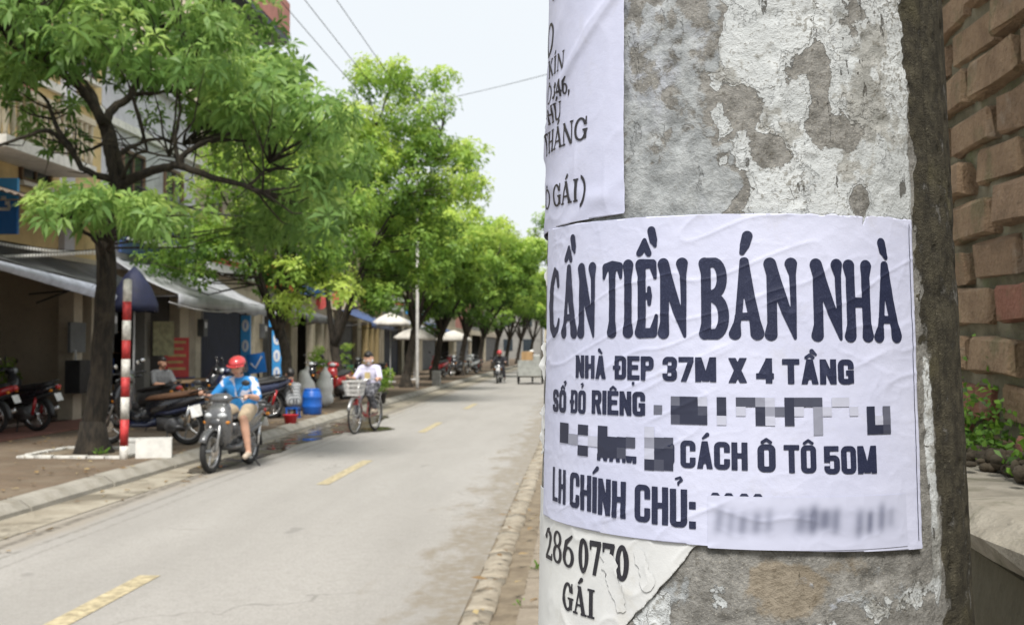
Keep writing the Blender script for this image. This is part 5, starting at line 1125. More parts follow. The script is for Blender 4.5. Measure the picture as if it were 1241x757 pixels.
m_bulb = M('milky_bulb', (0.75, 0.74, 0.7), .3, var=.1)
def string_lights(p, q, sag, lab):
    p, q = Vector(p), Vector(q); n = 34; pts = [p.lerp(q, i / n) - Vector((0, 0, sag * 4 * (i / n) * (1 - i / n))) for i in range(n + 1)]
    s = tag(empty('string_lights', p), lab, 'string lights', 'string lights over the garage'); MB().tube([a - p for a in pts], .008, 5).build('wire', m_cable, s)
    b0 = MB().ball((0, 0, -.035), (.022, .022, .032), 7, 5).build('bulb', m_bulb, s, True); b0.location = pts[1] - p
    for a in pts[2:-1]: o = b0.copy(); COL.objects.link(o); o.parent = s; o.location = a - p
string_lights(atY(-10, 290, 18.2), atY(118, 304, 17.6), .05, 'upper strand of small white bulbs above the pale awning'); string_lights(atY(-10, 308, 18.0), atY(118, 302, 17.5), .02, 'lower strand of small white bulbs above the pale awning')
m_wire = M('grey_wire', (0.4, 0.4, 0.4), .6)
wo_ = MB().tube([atX(205 + (300 - 205) * t, 366 + 10 * t + 6 * math.sin(math.pi * t), -8.5) for t in np.linspace(0, 1, 14)], .014, 5).build('clothes_line', m_wire, None, True); tag(wo_, 'pale slack line strung under the grey awning', 'line')
# ------------------------------------------------------------------ signs, stands and street furniture
m_blue = M('sign_blue', (0.02, 0.17, 0.55), .4, var=.12, scale=2); m_sky = M('sign_light_blue', (0.06, 0.33, 0.72), .4, var=.12, scale=2); m_signw = M('sign_white', (0.75, 0.76, 0.78), .45, var=.1); m_red = M('sign_red', (0.52, 0.035, 0.03), .5, var=.2); m_redw = M('post_red', (0.46, 0.035, 0.035), .6, var=.45, scale=14); m_wht = M('post_white', (0.62, 0.60, 0.55), .65, var=.4, scale=14)
# blue projecting sign, upper left
sg = tag(empty('blue_sign', atY(6, 246, 19.6)), 'blue projecting shop sign with white marks at the left picture edge', 'sign'); k = 19.6 / 1400
MB().box((0, 0, 18 * k), (34 * k, .08, 26 * k)).build('upper_panel', m_sky, sg); MB().box((0, 0, -18 * k), (34 * k, .08, 42 * k)).build('lower_panel', m_blue, sg); MB().tube([(-.25, 0, 0), (-1.0, 0, 0)], .03, 6).build('bracket', m_iron, sg)
for (a, b, c, d) in ((-3, 4, 3, 8), (2, -3, 8, 2), (-6, -10, 8, -6), (5, -8, 9, -2), (-12, 3, -6, 9)): MB().bb(a * k, c * k, -.05, -.043, b * k, d * k).build('white_mark', m_signw, sg)
# red and white striped post
pp_ = gnd(150, 556, .13); post = tag(empty('striped_post', pp_), 'red and white banded marker post at the kerb before the nearest tree', 'post')
kk = 14.97 / 1400 * (1 / 1.0); zz = [0, .085, .60, 1.07, 1.34, 1.75, 1.97, 2.24]
px = [556, 540, 508, 481, 457, 435, 412, 388, 365, 340]; zz = [(556 - a) * (1.47 / 135.0) for a in px]; lean = (.012, 0)
for i in range(len(zz) - 1):
    band = MB(); z0_, z1_ = zz[i], zz[i + 1]; band.rings([[(.055 * math.cos(a) + lean[0] * z, .055 * math.sin(a), z) for a in [2 * math.pi * q / 14 for q in range(14)]] for z in (z0_ - (.05 if i == 0 else 0), z1_ - .001)]); band.build('band', m_wht if i % 2 == 0 else m_redw, post, True)
MB().ball((lean[0] * zz[-1], 0, zz[-1]), (.055, .055, .03), 12, 6).build('cap', m_wht, post, True)
# white foam boxes at its foot
m_foam = M('white_foam', (0.72, 0.71, 0.67), .8, var=.12, scale=10, bump=.2)
fb = tag(empty('foam_box', gnd(180, 555, .13) + Vector((0, .2, 0)), R(18)), 'dirty white foam box with open top right of the striped post', 'box')
b = MB(); W_, D_, Hh, t_ = .46, .34, .25, .035
b.bb(-W_ / 2, W_ / 2, -D_ / 2, D_ / 2, 0, t_).bb(-W_ / 2, W_ / 2, -D_ / 2, -D_ / 2 + t_, t_ + .001, Hh).bb(-W_ / 2, W_ / 2, D_ / 2 - t_, D_ / 2, t_ + .001, Hh).bb(-W_ / 2, -W_ / 2 + t_, -D_ / 2 + t_ + .001, D_ / 2 - t_ - .001, t_ + .001, Hh).bb(W_ / 2 - t_, W_ / 2, -D_ / 2 + t_ + .001, D_ / 2 - t_ - .001, t_ + .001, Hh)
b.build('box_body', m_foam, fb); MB().bb(-.17, .17, -.1, .1, t_ + .01, .18).build('contents', m_signw, fb)
fb2 = tag(empty('foam_box', gnd(158, 552, .13) + Vector((-.04, .28, 0)), R(6)), 'small closed white foam box directly behind the striped post', 'box'); MB().bb(-.17, .17, -.14, .14, 0, .17).build('box_body', m_foam, fb2, bevel=.012); MB().bb(-.18, .18, -.15, .15, .171, .215).build('lid', m_foam, fb2, bevel=.012)
# vertical blue banners with round white emblems, a tick board, a red board
def banner(x, y0, y1, Y, w, lab, n=3):
    c = atY(x, y0, Y); k = Y / 1400; top = c.z; bt = atY(x, y1, Y).z; s = tag(empty('banner_sign', (c.x, Y, .13)), lab, 'sign', 'blue banner signs')
    MB().bb(-w / 2, w / 2, -.03, .03, bt - .13, top - .13).build('panel', m_sky, s)
    MB().bb(-w / 2 - .03, -w / 2 - .004, -.03, .03, -.02, top - .1).build('pole', m_iron, s); MB().bb(-.3, .3, -.25, .25, -.01, .04).build('foot', m_iron, s)
    for i in range(n):
        z = bt + (top - bt) * (i + .5) / n - .13; e = MB(); e.rings([[(w * .36 * math.cos(a), yy, z + w * .62 * math.sin(a)) for a in [-2 * math.pi * q / 18 for q in range(18)]] for yy in (-.040, -.032)]); e.build('emblem', m_signw, s); MB().bb(-w * .06, w * .06, -.048, -.042, z - w * .3, z + w * .3).build('emblem_mark', m_blue, s)
banner(298, 382, 456, 30.5, .26, 'narrow blue banner with white ovals above the scooter rider'); banner(336, 400, 462, 31.5, .27, 'narrow blue banner with white ovals behind the forked tree')
banner(334, 378, 396, 32.2, .36, 'short blue board with one white oval above the right banner', 1)
tb = tag(empty('tick_sign', atY(311, 440, 30.2)), 'square blue board with white tick behind the scooter rider', 'sign'); tb.rotation_euler = (0, R(-8), 0)
MB().bb(-.24, .24, -.02, .02, -.26, .26).build('panel', m_blue, tb); e = MB(); e.tube([(-.15, -.028, .02), (-.04, -.028, -.12), (.17, -.028, .16)], .022, 5); e.build('tick', m_signw, tb); MB().bb(-.03, .03, -.01, .03, -2.0 + 1.15, -.262).build('stand', m_iron, tb)
rs_ = atX(214, 433, FX + .42); rb_ = tag(empty('red_sign', rs_), 'upright red notice board on the cream shop pillar', 'sign'); rb_.rotation_euler = (0, 0, R(-50))
MB().bb(-.02, .02, -.30, .30, -.48, .48).build('panel', m_red, rb_)
for i in range(5): MB().bb(.022, .03, -.22, .22 - .06 * (i % 2), .34 - i * .16, .40 - i * .16).build('text_line', M('faded_gold', (0.5, 0.33, 0.12), .6), rb_)
pb = tag(empty('notice_board', atX(198, 410, FX + .35)), 'dull green and cream notice board inside the dark shop', 'sign'); pb.rotation_euler = (0, 0, R(-50)); MB().bb(-.02, .02, -.25, .25, -.4, .4).build('panel', M('dull_cream', (0.30, 0.29, 0.16), .6, var=.4, scale=9), pb)
# parasols
m_canv = M('off_white_canvas', (0.60, 0.57, 0.52), .8, var=.2, scale=2)
def parasol(x, y, H_, r, drop, mat, lab, ribs=8, base=.13):
    p = tag(empty('parasol', (x, y, base)), lab, 'parasol', 'parasols on the left footpath'); MB().tube([(0, 0, 0), (0, 0, H_)], .022, 8).build('pole', m_wire, p); MB().lathe([(.25, 0), (.25, .06), (.06, .1)], (0, 0, 0), 'Z', 14).build('base', m_pale, p, True)
    c = MB(); n = ribs * 4; rs = []
    for s, kz in ((.02, 0), (.35, .22), (.7, .55), (1, 1)): rs.append([(r * s * (1 - .05 * abs(math.sin(ribs * a / 2)) * s) * math.cos(a), r * s * (1 - .05 * abs(math.sin(ribs * a / 2)) * s) * math.sin(a), H_ - drop * kz + .02 * abs(math.sin(ribs * a / 2))) for a in [2 * math.pi * q / n for q in range(n)]])
    rs.append([(v[0], v[1], v[2] - .14) for v in rs[-1]])
    c.rings(rs, cap=False); o = c.build('canopy', mat, p, True); o.modifiers.new('t', 'SOLIDIFY').thickness = .006
    for q in range(ribs): a = 2 * math.pi * q / ribs; MB().tube([(0, 0, H_ - .05), (r * .97 * math.cos(a), r * .97 * math.sin(a), H_ - drop - .02)], .006, 4).build('rib', m_iron, o)
parasol(-7.5, 51.5, 2.35, .95, .42, m_canv, 'off-white parasol nearest the thick dark trunk'); parasol(-7.4, 66.5, 2.45, 1.05, .5, m_canv, 'off-white parasol farther down, above red motorbikes')
parasol(-8.0, 48.0, 2.9, .8, .4, m_canv, 'small raised off-white parasol above and left of the others')
m_navy = M('navy_canvas', (0.010, 0.014, 0.045), .7)
q = atY(163, 324, 21.6); parasol(q.x, 21.6, q.z - .13, .46, .72, m_navy, 'steep navy parasol half folded behind the striped post', 6)
# barrel, basin, sacks, metal can, table, stools, pot plant
m_barrel = M('blue_plastic', (0.012, 0.10, 0.42), .35, var=.15); m_basin = M('red_plastic', (0.55, 0.02, 0.03), .35, var=.12); m_sack = M('white_sack', (0.60, 0.60, 0.58), .7, var=.2, bump=.4); m_can = M('dull_metal_can', (0.22, 0.22, 0.22), .4, metal=.7); m_wood = M('worn_wood', (0.24, 0.16, 0.09), .7, var=.35)
bl = gnd(378, 502, .13); o = tag(empty('barrel', bl), 'blue plastic barrel standing on the footpath near the kerb', 'barrel'); MB().lathe([(.18, 0), (.205, .03), (.215, .16), (.225, .18), (.215, .20), (.215, .36), (.225, .38), (.21, .41), (.19, .50), (.17, .53)], (0, 0, 0), 'Z', 22).build('body', m_barrel, o, True); MB().lathe([(.175, .531), (.18, .555), (.15, .57)], (0, 0, 0), 'Z', 22).build('lid', m_barrel, o, True)
bs = gnd(352, 513, .13); o = tag(MB().lathe([(.10, 0), (.14, .15), (.16, .17), (.158, .175), (.135, .155), (.095, .015)], (0, 0, 0), 'Z', 20).build('basin', m_basin, None, True), 'red plastic basin on the kerb in front of the seated person', 'basin'); o.location = bs
cn = tag(empty('metal_can', gnd(337, 503, .13)), 'tall grey metal can left of the seated person', 'can'); MB().lathe([(.19, 0), (.2, .02), (.2, .62), (.21, .64)], (0, 0, 0), 'Z', 18).build('body', m_can, cn, True); MB().lathe([(.205, .645), (.19, .69), (.05, .72)], (0, 0, 0), 'Z', 18).build('lid', m_can, cn, True)
def sack(x, y, Y, w, h_, lab, seed):
    r0 = random.Random(seed); c = atY(x, y, Y); s = blob('sack', [((0, 0, w * .42), w * .42, (.02, 0, h_ * .55), w * .46), ((.02, 0, h_ * .5), w * .46, (r0.uniform(-.05, .05), 0, h_ - w * .3), w * .28), ((-.1, .03, .2), w * .3, (.12, -.03, .2), w * .3), ((0, 0, h_ - w * .25), w * .16, (.05, 0, h_ + .04), w * .1)], m_sack, None, .03, 3); s.location = (c.x, Y, .13); return tag(s, lab, 'sack', 'white sacks by the barrel')
sack(370, 470, 27.6, .5, .95, 'tall bulging white sack behind the blue barrel', 1); sack(392, 470, 28.3, .5, .92, 'white sack right of the tall one, behind the blue barrel', 2); sack(352, 470, 28.2, .4, .7, 'smaller white sack left of the tall one', 3)
tbv = tag(empty('wooden_table', (-9.0, 25.9, .13), R(8)), 'long wooden table under the grey awning', 'table'); MB().bb(-.35, .35, -1.3, 1.3, .70, .745).build('tabletop', m_wood, tbv)
for sx in (-1, 1):
    for sy in (-1, 1): MB().bb(sx * .3 - .03, sx * .3 + .03, sy * 1.2 - .03, sy * 1.2 + .03, -.01, .698).build('leg', m_wood, tbv)
def potted(p, lab, seed, h_=.75):
    p = Vector(p); r = tag(empty('potted_plant', p), lab, 'plant', 'potted plants'); MB().lathe([(.12, 0), (.17, .26), (.19, .27), (.19, .3), (.16, .3), (.15, .24)], (0, 0, 0), 'Z', 16).build('pot', m_iron, r, True)
    rg = random.Random(seed); foliage('leaves', [(rg.uniform(-.15, .15), rg.uniform(-.15, .15), .42 + rg.uniform(0, h_ - .4), .2, .6) for _ in range(7)], 130, .13, .05, m_leafB, seed, r, 4, .2, 1.2)
potted(gnd(461, 489, .13), 'leafy potted plant at the kerb right of the cyclist', 5); potted((-8.6, 37.2, .13), 'tall potted plant behind the parked motorbike', 6, 1.6); potted((-8.9, 43.5, .13), 'potted shrub before the cream house', 7, 1.5)
# sweet-shop sign: cream scalloped board with two red discs, hanging over the footpath
ss = tag(empty('scalloped_sign', atX(415, 362, -9.2)), 'cream scalloped shop sign with two red discs above the parked motorbike', 'sign'); Ys = 9.2 * 1400 / (705 - 415) / 1400
b = MB(); outl = [(-20, -6), (-12, 4), (-4, 10), (0, 18), (8, 16), (14, 22), (22, 18), (26, 10), (24, 0), (16, -4), (10, -12), (-4, -14), (-14, -12)]; k_ = Ys
b.rings([[(px_ * k_, yy, pz * k_) for px_, pz in outl] for yy in (-.06, .06)]); b.build('board', m_cream, ss)
for cx_, cz_ in ((-5, 0), (-26, -4)):
    e = MB(); e.rings([[(cx_ * k_ + 8 * k_ * math.cos(a), yy, cz_ * k_ + 9 * k_ * math.sin(a)) for a in [-2 * math.pi * q / 18 for q in range(18)]] for yy in (-.10, -.065)]); e.build('red_disc', M('coral_red', (0.6, 0.11, 0.10), .5), ss)
MB().tube([(0, .08, 0), (-1.1, .08, .1)], .03, 6).build('bracket', m_iron, ss)
# concrete block and bollard-like stump by the thick trunk
st = tag(MB().bb(-.16, .16, -.16, .16, -.02, .55).build('concrete_stump', m_pale, None, bevel=.02), 'squat concrete stump beside the thick dark trunk', 'stump'); st.location = gnd(529, 466, .13)
# wall tap and water meter clutter beside the garage pillar
mb = tag(empty('hanging_rack', atX(91, 430, FX + .1)), 'dark metal rack with basket hung on the garage pillar', 'rack'); MB().bb(.0, .30, -.45, .45, -.75, -.1).build('basket', m_iron, mb); MB().bb(0, .06, -.35, .35, .05, .65).build('meter_panel', m_shutg, mb); MB().tube([(.1, -.2, .1), (.1, -.2, -.1)], .02, 6).build('hook', m_wire, mb)
# wet patch in the gutter
m_wet, ntw, bw_ = new_mat('wet_gutter'); nw = NT(ntw); ow = nw.obj(); nw.put(bw_.inputs['Base Color'], nw.mix(nw.noise(ow, 6, 6), (0.045, 0.036, 0.026), (0.085, 0.07, 0.05))); nw.put(bw_.inputs['Roughness'], nw.ramp(nw.noise(ow, 2.2, 5), .42, .6, .06, .5)); bw_.inputs['Specular IOR Level'].default_value = .6
P, fc = field_mesh(lambda X, Y: un(ell(-4.95, 22.3, .42, 4.6), ell(-4.8, 24.5, .5, 2.4), ell(-4.9, 17.2, .25, 3.0), ell(-4.2, 22.5, .55, .8))(X, Y) + (fbm(X * 3, Y * 1.6, 5, 4) - .5) * .32, -5.33, -3.4, 12, 28.5, .06)
me = bpy.data.meshes.new('puddle'); me.from_pydata([(x, y, .0105) for x, y in P], [], fc); me.materials.append(m_wet); o = bpy.data.objects.new('puddle', me); COL.objects.link(o); struct(o)
# ------------------------------------------------------------------ motorbikes
m_tyre = M('tyre_rubber', (0.018, 0.018, 0.018), .8, var=.3, scale=20); m_alloy = M('alloy', (0.42, 0.42, 0.42), .35, metal=.8); m_black = M('black_plastic', (0.018, 0.018, 0.02), .45, var=.3); m_seat = M('black_vinyl', (0.022, 0.021, 0.022), .55, bump=.2); m_chrome = M('chrome', (0.6, 0.6, 0.6), .2, metal=1.0); m_lens = M('clear_lens', (0.55, 0.58, 0.6), .1, coat=.5); m_tail = M('tail_red', (0.45, 0.01, 0.01), .2, coat=.5); m_amber = M('amber_lens', (0.6, 0.22, 0.02), .2); m_plate = M('plate_white', (0.68, 0.68, 0.66), .5); m_engine = M('engine_metal', (0.16, 0.16, 0.165), .45, metal=.6)
m_silver = M('silver_paint', (0.12, 0.122, 0.126), .3, metal=.4, coat=.6, var=.15); m_dgrey = M('grey_paint', (0.06, 0.062, 0.066), .35, metal=.3, coat=.5); m_blackp = M('black_paint', (0.012, 0.013, 0.018), .25, coat=.7); m_redp = M('red_paint', (0.42, 0.015, 0.02), .3, coat=.6); m_navyp = M('navy_paint', (0.015, 0.022, 0.06), .3, coat=.6); m_whitep = M('white_paint', (0.6, 0.6, 0.6), .3, coat=.5); m_tan = M('tan_vinyl', (0.20, 0.10, 0.055), .6)
def vloft(b, secs, n=16, e=2.6):
    rs = []
    for z, x, hx, hy in secs: rs.append([(x + hx * math.copysign(abs(math.cos(a)) ** (2 / e), math.cos(a)), hy * math.copysign(abs(math.sin(a)) ** (2 / e), math.sin(a)), z) for a in [2 * math.pi * k / n for k in range(n)]])
    return b.rings(rs)
def wheel(parent, name, x, r=.28, t=.045, spokes=5, disc=True):
    ty = MB().torus((0, 0, 0), r - t, t, 'Y', 32, 9, 1.05).build(name, m_tyre, parent, True); ty.location = (x, 0, r)
    MB().torus((0, 0, 0), r - t * 1.9, .018, 'Y', 32, 6, 1.6).build('rim', m_alloy if spokes < 9 else m_chrome, ty, True)
    sp = MB()
    for k in range(spokes):
        a = 2 * math.pi * k / spokes; d = Vector((math.cos(a), 0, math.sin(a)))
        sp.tube([d * .03, d * (r - t * 1.9)], .014 if spokes < 9 else .0035, 5)
    sp.lathe([(.045, -.05), (.05, -.02), (.05, .02), (.045, .05)], (0, 0, 0), 'Y', 14); sp.build('spokes', m_alloy if spokes < 9 else m_chrome, ty)
    if disc: MB().lathe([(.10, .055), (.10, .060)], (0, 0, 0), 'Y', 20).build('brake_disc', m_chrome, ty)
    return ty
def fender(b, x, z, r, a0, a1, w, n=14):
    rs = []
    for i in range(n + 1):
        a = R(a0 + (a1 - a0) * i / n); c, s = math.cos(a), math.sin(a)
        rs.append([(x + q * c, y, z + q * s) for q, y in ((r, -w), (r + .02, -w * .9), (r + .035, 0), (r + .02, w * .9), (r, w), (r - .008, w * .9), (r + .02, 0), (r - .008, -w * .9))])
    return b.rings(rs)
def motorbike(loc, rz, paint, lab, seat=None, wave=False, paint2=None, plate=True, group=None, lean=0.0, k=1.0):
    m = tag(empty('motorbike', loc, rz), lab, 'motorbike', group); m.scale = (k, k, k); m.rotation_euler = (lean, 0, rz); p2 = paint2 or m_black; WB = 1.26; r = .285
    wheel(m, 'front_wheel', WB, r, .042 if not wave else .036, 5 if not wave else 18); wheel(m, 'rear_wheel', 0, r, .047 if not wave else .040, 5 if not wave else 18, False)
    f = MB()
    for s in (-1, 1): f.tube([(WB, s * .075, r), (WB - .10, s * .07, .55), (WB - .19, s * .055, .80)], .02, 8)
    f.build('fork', m_chrome if wave else m_alloy, m, True)
    fender(MB(), WB, r, r + .012, 28, 165, .055).build('front_fender', paint, m, True)
    w = .82 if wave else 1.0
    vloft(MB(), [(.33, .985, .03, .09 * w), (.42, 1.0, .06, .16 * w), (.55, 1.02, .085, .195 * w), (.70, 1.04, .115, .20 * w), (.80, 1.03, .125, .185 * w), (.89, 1.0, .10, .15 * w), (.96, .97, .05, .10 * w)]).build('front_cowl', paint, m, True)
    vloft(MB(), [(.36, 1.035, .03, .055), (.50, 1.075, .04, .085), (.66, 1.125, .04, .095), (.74, 1.13, .03, .07)]).build('nose_panel', p2, m, True)
    for s in (-1, 1):
        if not wave: MB().ball((1.115, s * .085, .775), (.045, .075, .042), 14, 8).build('headlight', m_lens, m, True)
        MB().ball((1.09, s * .155, .68), (.035, .04, .03), 10, 6).build('indicator', m_amber, m, True)
    vloft(MB(), [(.93, .95, .08, .10), (.99, .955, .10, .17), (1.04, .95, .075, .15), (1.07, .94, .04, .09)]).build('handlebar_cover', paint, m, True)
    if wave: MB().ball((1.035, 0, 1.0), (.05, .09, .06), 14, 8).build('headlight', m_lens, m, True)
    MB().tube([(.88, -.36, 1.01), (.92, -.28, 1.02), (.94, -.18, 1.01), (.945, 0, 1.0), (.94, .18, 1.01), (.92, .28, 1.02), (.88, .36, 1.01)], .013, 8).build('handlebar', m_black, m, True)
    for s in (-1, 1):
        MB().tube([(.915, s * .265, 1.02), (.88, s * .37, 1.01)], .019, 10).build('grip', m_black, m, True); MB().tube([(.95, s * .24, 1.02), (.965, s * .30, 1.01), (.94, s * .38, 1.0)], .007, 6).build('brake_lever', m_alloy, m, True)
        st_ = MB().tube([(.93, s * .22, 1.05), (.93, s * .27, 1.14), (.95, s * .33, 1.19)], .006, 6).build('mirror_stem', m_black, m); MB().ball((.95, s * .36, 1.215), (.018, .065, .042), 12, 8).build('mirror', m_black, st_, True); MB().ball((.938, s * .36, 1.215), (.008, .055, .034), 12, 8).build('mirror_glass', m_chrome, st_, True)
    if wave: MB().loft([(.97, 0, .58, .09, .10), (.80, 0, .50, .075, .075), (.62, 0, .46, .07, .07), (.48, 0, .50, .09, .10)]).build('centre_spine', paint, m, True)
    else: MB().loft([(.98, 0, .34, .15, .05), (.80, 0, .31, .155, .04), (.60, 0, .31, .15, .045), (.46, 0, .36, .13, .08)]).build('footboard', p2, m, True); MB().loft([(.98, 0, .46, .07, .10), (.78, 0, .40, .06, .08), (.58, 0, .46, .08, .12)]).build('centre_spine', paint, m, True)
    MB().loft([(.63, 0, .52, .07, .11), (.48, 0, .57, .13, .15), (.25, 0, .61, .155, .13), (.0, 0, .66, .145, .105), (-.22, 0, .72, .11, .08), (-.44, 0, .79, .05, .04)]).build('tail_body', paint, m, True)
    MB().loft([(.55, 0, .50, .10, .05), (.25, 0, .50, .16, .05), (-.05, 0, .57, .15, .045), (-.3, 0, .66, .11, .03)]).build('side_trim', p2, m, True)
    MB().loft([(.64, 0, .695, .05, .02), (.56, 0, .715, .11, .035), (.35, 0, .735, .14, .045), (.12, 0, .765, .145, .05), (-.12, 0, .80, .13, .045), (-.30, 0, .82, .09, .03)]).build('seat', seat or m_seat, m, True)
    MB().tube([(-.10, .15, .80), (-.30, .14, .86), (-.42, .06, .885), (-.42, -.06, .885), (-.30, -.14, .86), (-.10, -.15, .80)], .012, 7).build('grab_rail', m_black, m, True)
    MB().ball((-.435, 0, .775), (.035, .075, .04), 12, 8).build('tail_light', m_tail, m, True)
    for s in (-1, 1): MB().ball((-.37, s * .12, .72), (.03, .035, .025), 10, 6).build('indicator', m_amber, m, True)
    fender(MB(), 0, r, r + .03, 60, 185, .06).build('rear_fender', m_black, m, True)
    if plate: q = MB(); q.box((-.44, 0, .60), (.006, .19, .14), Matrix.Rotation(R(22), 3, 'Y')); q.build('number_plate', m_plate, m)
    e = MB(); e.box((.30, 0, .33), (.30, .20, .20)); e.lathe([(.10, -.13), (.12, -.10), (.12, .12), (.09, .14)], (.22, 0, .31), 'Y', 16); e.tube([(.38, 0, .34), (.56, 0, .38)], .075, 10); e.build('engine', m_engine, m, True)
    MB().tube([(.25, .12, .30), (0, .10, r)], [.04, .03], 8).build('swing_arm', m_engine, m, True)
    MB().tube([(.50, -.10, .30), (.40, -.13, .20), (.15, -.14, .21), (.05, -.15, .25), (-.32, -.17, .40)], [.018, .02, .025, .05, .045], 10).build('exhaust', m_engine if not wave else m_chrome, m, True)
    for s in (-1, 1): MB().tube([(.0, s * .12, .30), (-.08, s * .12, .60)], .028, 8).build('shock_absorber', m_redp if wave else m_chrome, m, True)
    b = MB(); b.tube([(.28, .10, .25), (.22, .26, .0)], .012, 6); b.build('side_stand', m_black, m)
    return m
def head(fr, to): return math.atan2(to[1] - fr[1], to[0] - fr[0])
def place(front, rear):
    """rear contact point and heading from two ground points"""
    return Vector(rear), head(rear, front)
# ------------------------------------------------------------------ people
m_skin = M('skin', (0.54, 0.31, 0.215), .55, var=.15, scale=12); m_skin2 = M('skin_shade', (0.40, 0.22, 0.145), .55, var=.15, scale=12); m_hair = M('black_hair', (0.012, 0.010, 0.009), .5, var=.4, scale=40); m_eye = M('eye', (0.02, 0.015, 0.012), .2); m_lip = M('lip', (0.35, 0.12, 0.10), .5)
def fingers(caps, Wp, d, side, curl, k=1.0):
    """palm plus five fingers; d = forearm direction, side = thumb side (unit vectors)"""
    d = Vector(d).normalized(); side = Vector(side).normalized(); nrm = d.cross(side).normalized(); Wp = Vector(Wp)
    kn = Wp + d * .075 * k
    for o_ in (-.026, -.009, .009, .026): caps.append((Wp + side * o_ * .7, .017 * k, kn + side * o_, .0135 * k))
    for i, (o_, L) in enumerate(((.027, .068), (.009, .078), (-.009, .072), (-.027, .056))):
        a = kn + side * o_; c1, c2, c3 = curl * .5, curl * 1.2, curl * 1.9; p = a
        for c_, q in ((c1, .45), (c2, .32), (c3, .26)): n_p = p + (d * math.cos(c_) + nrm * math.sin(c_)) * L * q * k; caps.append((p, .0095 * k, n_p, .0085 * k)); p = n_p
    t0 = Wp + d * .025 + side * .028; t1 = t0 + (side * .75 + d * .55 + nrm * .3).normalized() * .04 * k; t2 = t1 + (d * .8 + nrm * (.3 + curl * .4)).normalized() * .032 * k
    caps.append((t0 - side * .012, .014 * k, t1, .011 * k)); caps.append((t1, .0105 * k, t2, .009 * k))
def person(loc, rz, J, lab, skin, shirt, legs, hair='short', helmet=None, mask=None, shoes=None, sleeve=.95, leg_len=1.0, curl=.9, parent=None, scale=1.0, hat=None, belly=1.0):
    """J: joints in a local frame, x forward, y left; keys head neck chest pelvis sh el wr hip kn an (left, right pairs)"""
    pr_ = tag(empty('person', loc, rz), lab, 'person'); pr_.scale = (scale,) * 3
    V = {k: ([Vector(a) for a in v] if isinstance(v[0], (tuple, list)) else Vector(v)) for k, v in J.items()}
    hd, nk, ch, pe = V['head'], V['neck'], V['chest'], V['pelvis']; face = V.get('face', Vector((1, 0, 0))).normalized(); upv = (hd - nk).normalized(); sidev = upv.cross(face).normalized(); face = sidev.cross(upv).normalized()
    caps = [(hd + upv * .035 - face * .012, .088, hd + upv * .02 + face * .012, .086), (hd - upv * .01 + face * .02, .078, hd - upv * .065 + face * .042, .052), (hd + face * .085 + upv * .012, .012, hd + face * .104 - upv * .018, .016), (nk - upv * .06, .062, hd - upv * .04 - face * .01, .054)]
    for s in (-1, 1): caps += [(hd + sidev * s * .086 + upv * .015 - face * .005, .015, hd + sidev * s * .088 - upv * .03, .013), (hd + sidev * s * .04 + face * .066 - upv * .012, .026, hd + sidev * s * .03 + face * .07 - upv * .04, .03)]
    lat = (V['sh'][0] - V['sh'][1]).normalized(); torso = []
    for s in (-1, 0, 1): torso += [(pe + lat * s * .065, .115 * belly, (pe + ch) / 2 + lat * s * .065 * belly, .108 * belly), ((pe + ch) / 2 + lat * s * .065 * belly, .108 * belly, ch + lat * s * .085, .105)]
    torso += [(V['sh'][0] - lat * .03, .062, V['sh'][1] + lat * .03, .062), (ch, .10, nk - upv * .05, .065)]
    caps += torso
    for i, s in ((0, 1), (1, -1)):
        sh, el, wr_ = V['sh'][i], V['el'][i], V['wr'][i]; caps += [(sh, .056, el, .043), (el, .043, el.lerp(wr_, .4), .041), (el.lerp(wr_, .4), .041, wr_, .029)]
        fingers(caps, wr_, wr_ - el if 'hdir' not in V else V['hdir'], V.get('thumb', [Vector((0, -s, 0))] * 2)[i], curl)
        hp, kn_, an = V['hip'][i], V['kn'][i], V['an'][i]; caps += [(hp, .098, hp.lerp(kn_, .5), .085), (hp.lerp(kn_, .5), .085, kn_, .058), (kn_, .056, kn_.lerp(an, .35), .058), (kn_.lerp(an, .35), .058, an, .036)]
        toe = V['toe'][i]; caps += [(an - Vector((0, 0, .03)), .04, an + (toe - an) * .1 - Vector((0, 0, .04)), .04), (an - Vector((0, 0, .045)), .036, toe, .03)]
    body = blob('body', caps, skin, pr_, .0095, 2)
    for s in (-1, 1): MB().ball(hd + sidev * s * .033 + face * .083 + upv * .012, (.012, .012, .008), 8, 6).build('eye', m_eye, pr_, True)
    if not mask: MB().ball(hd + face * .092 - upv * .058, (.008, .026, .007), 8, 6).build('mouth', m_lip, pr_, True)
    # clothes grown over the same joints
    c = [(a, ra + .016, b, rb + .016) for a, ra, b, rb in torso if True]
    for i in (0, 1):
        sh, el, wr_ = V['sh'][i], V['el'][i], V['wr'][i]
        if sleeve <= 1: c.append((sh, .068, sh.lerp(el, sleeve), .060))
        else: c += [(sh, .073, el, .056), (el, .056, el.lerp(wr_, sleeve - 1), .042)]
    blob('shirt', c, shirt, pr_, .013, 3)
    c = [(pe + lat * .05, .128 * belly, pe - lat * .05, .128 * belly)]
    for i in (0, 1):
        hp, kn_, an = V['hip'][i], V['kn'][i], V['an'][i]
        if leg_len <= 1: c += [(hp, .112, hp.lerp(kn_, leg_len), .092)]
        else: c += [(hp, .112, kn_, .078), (kn_, .078, kn_.lerp(an, leg_len - 1), .062)]
        c.append((pe, .12, hp, .112))
    blob('trousers' if leg_len > 1 else 'shorts', c, legs, pr_, .013, 3)
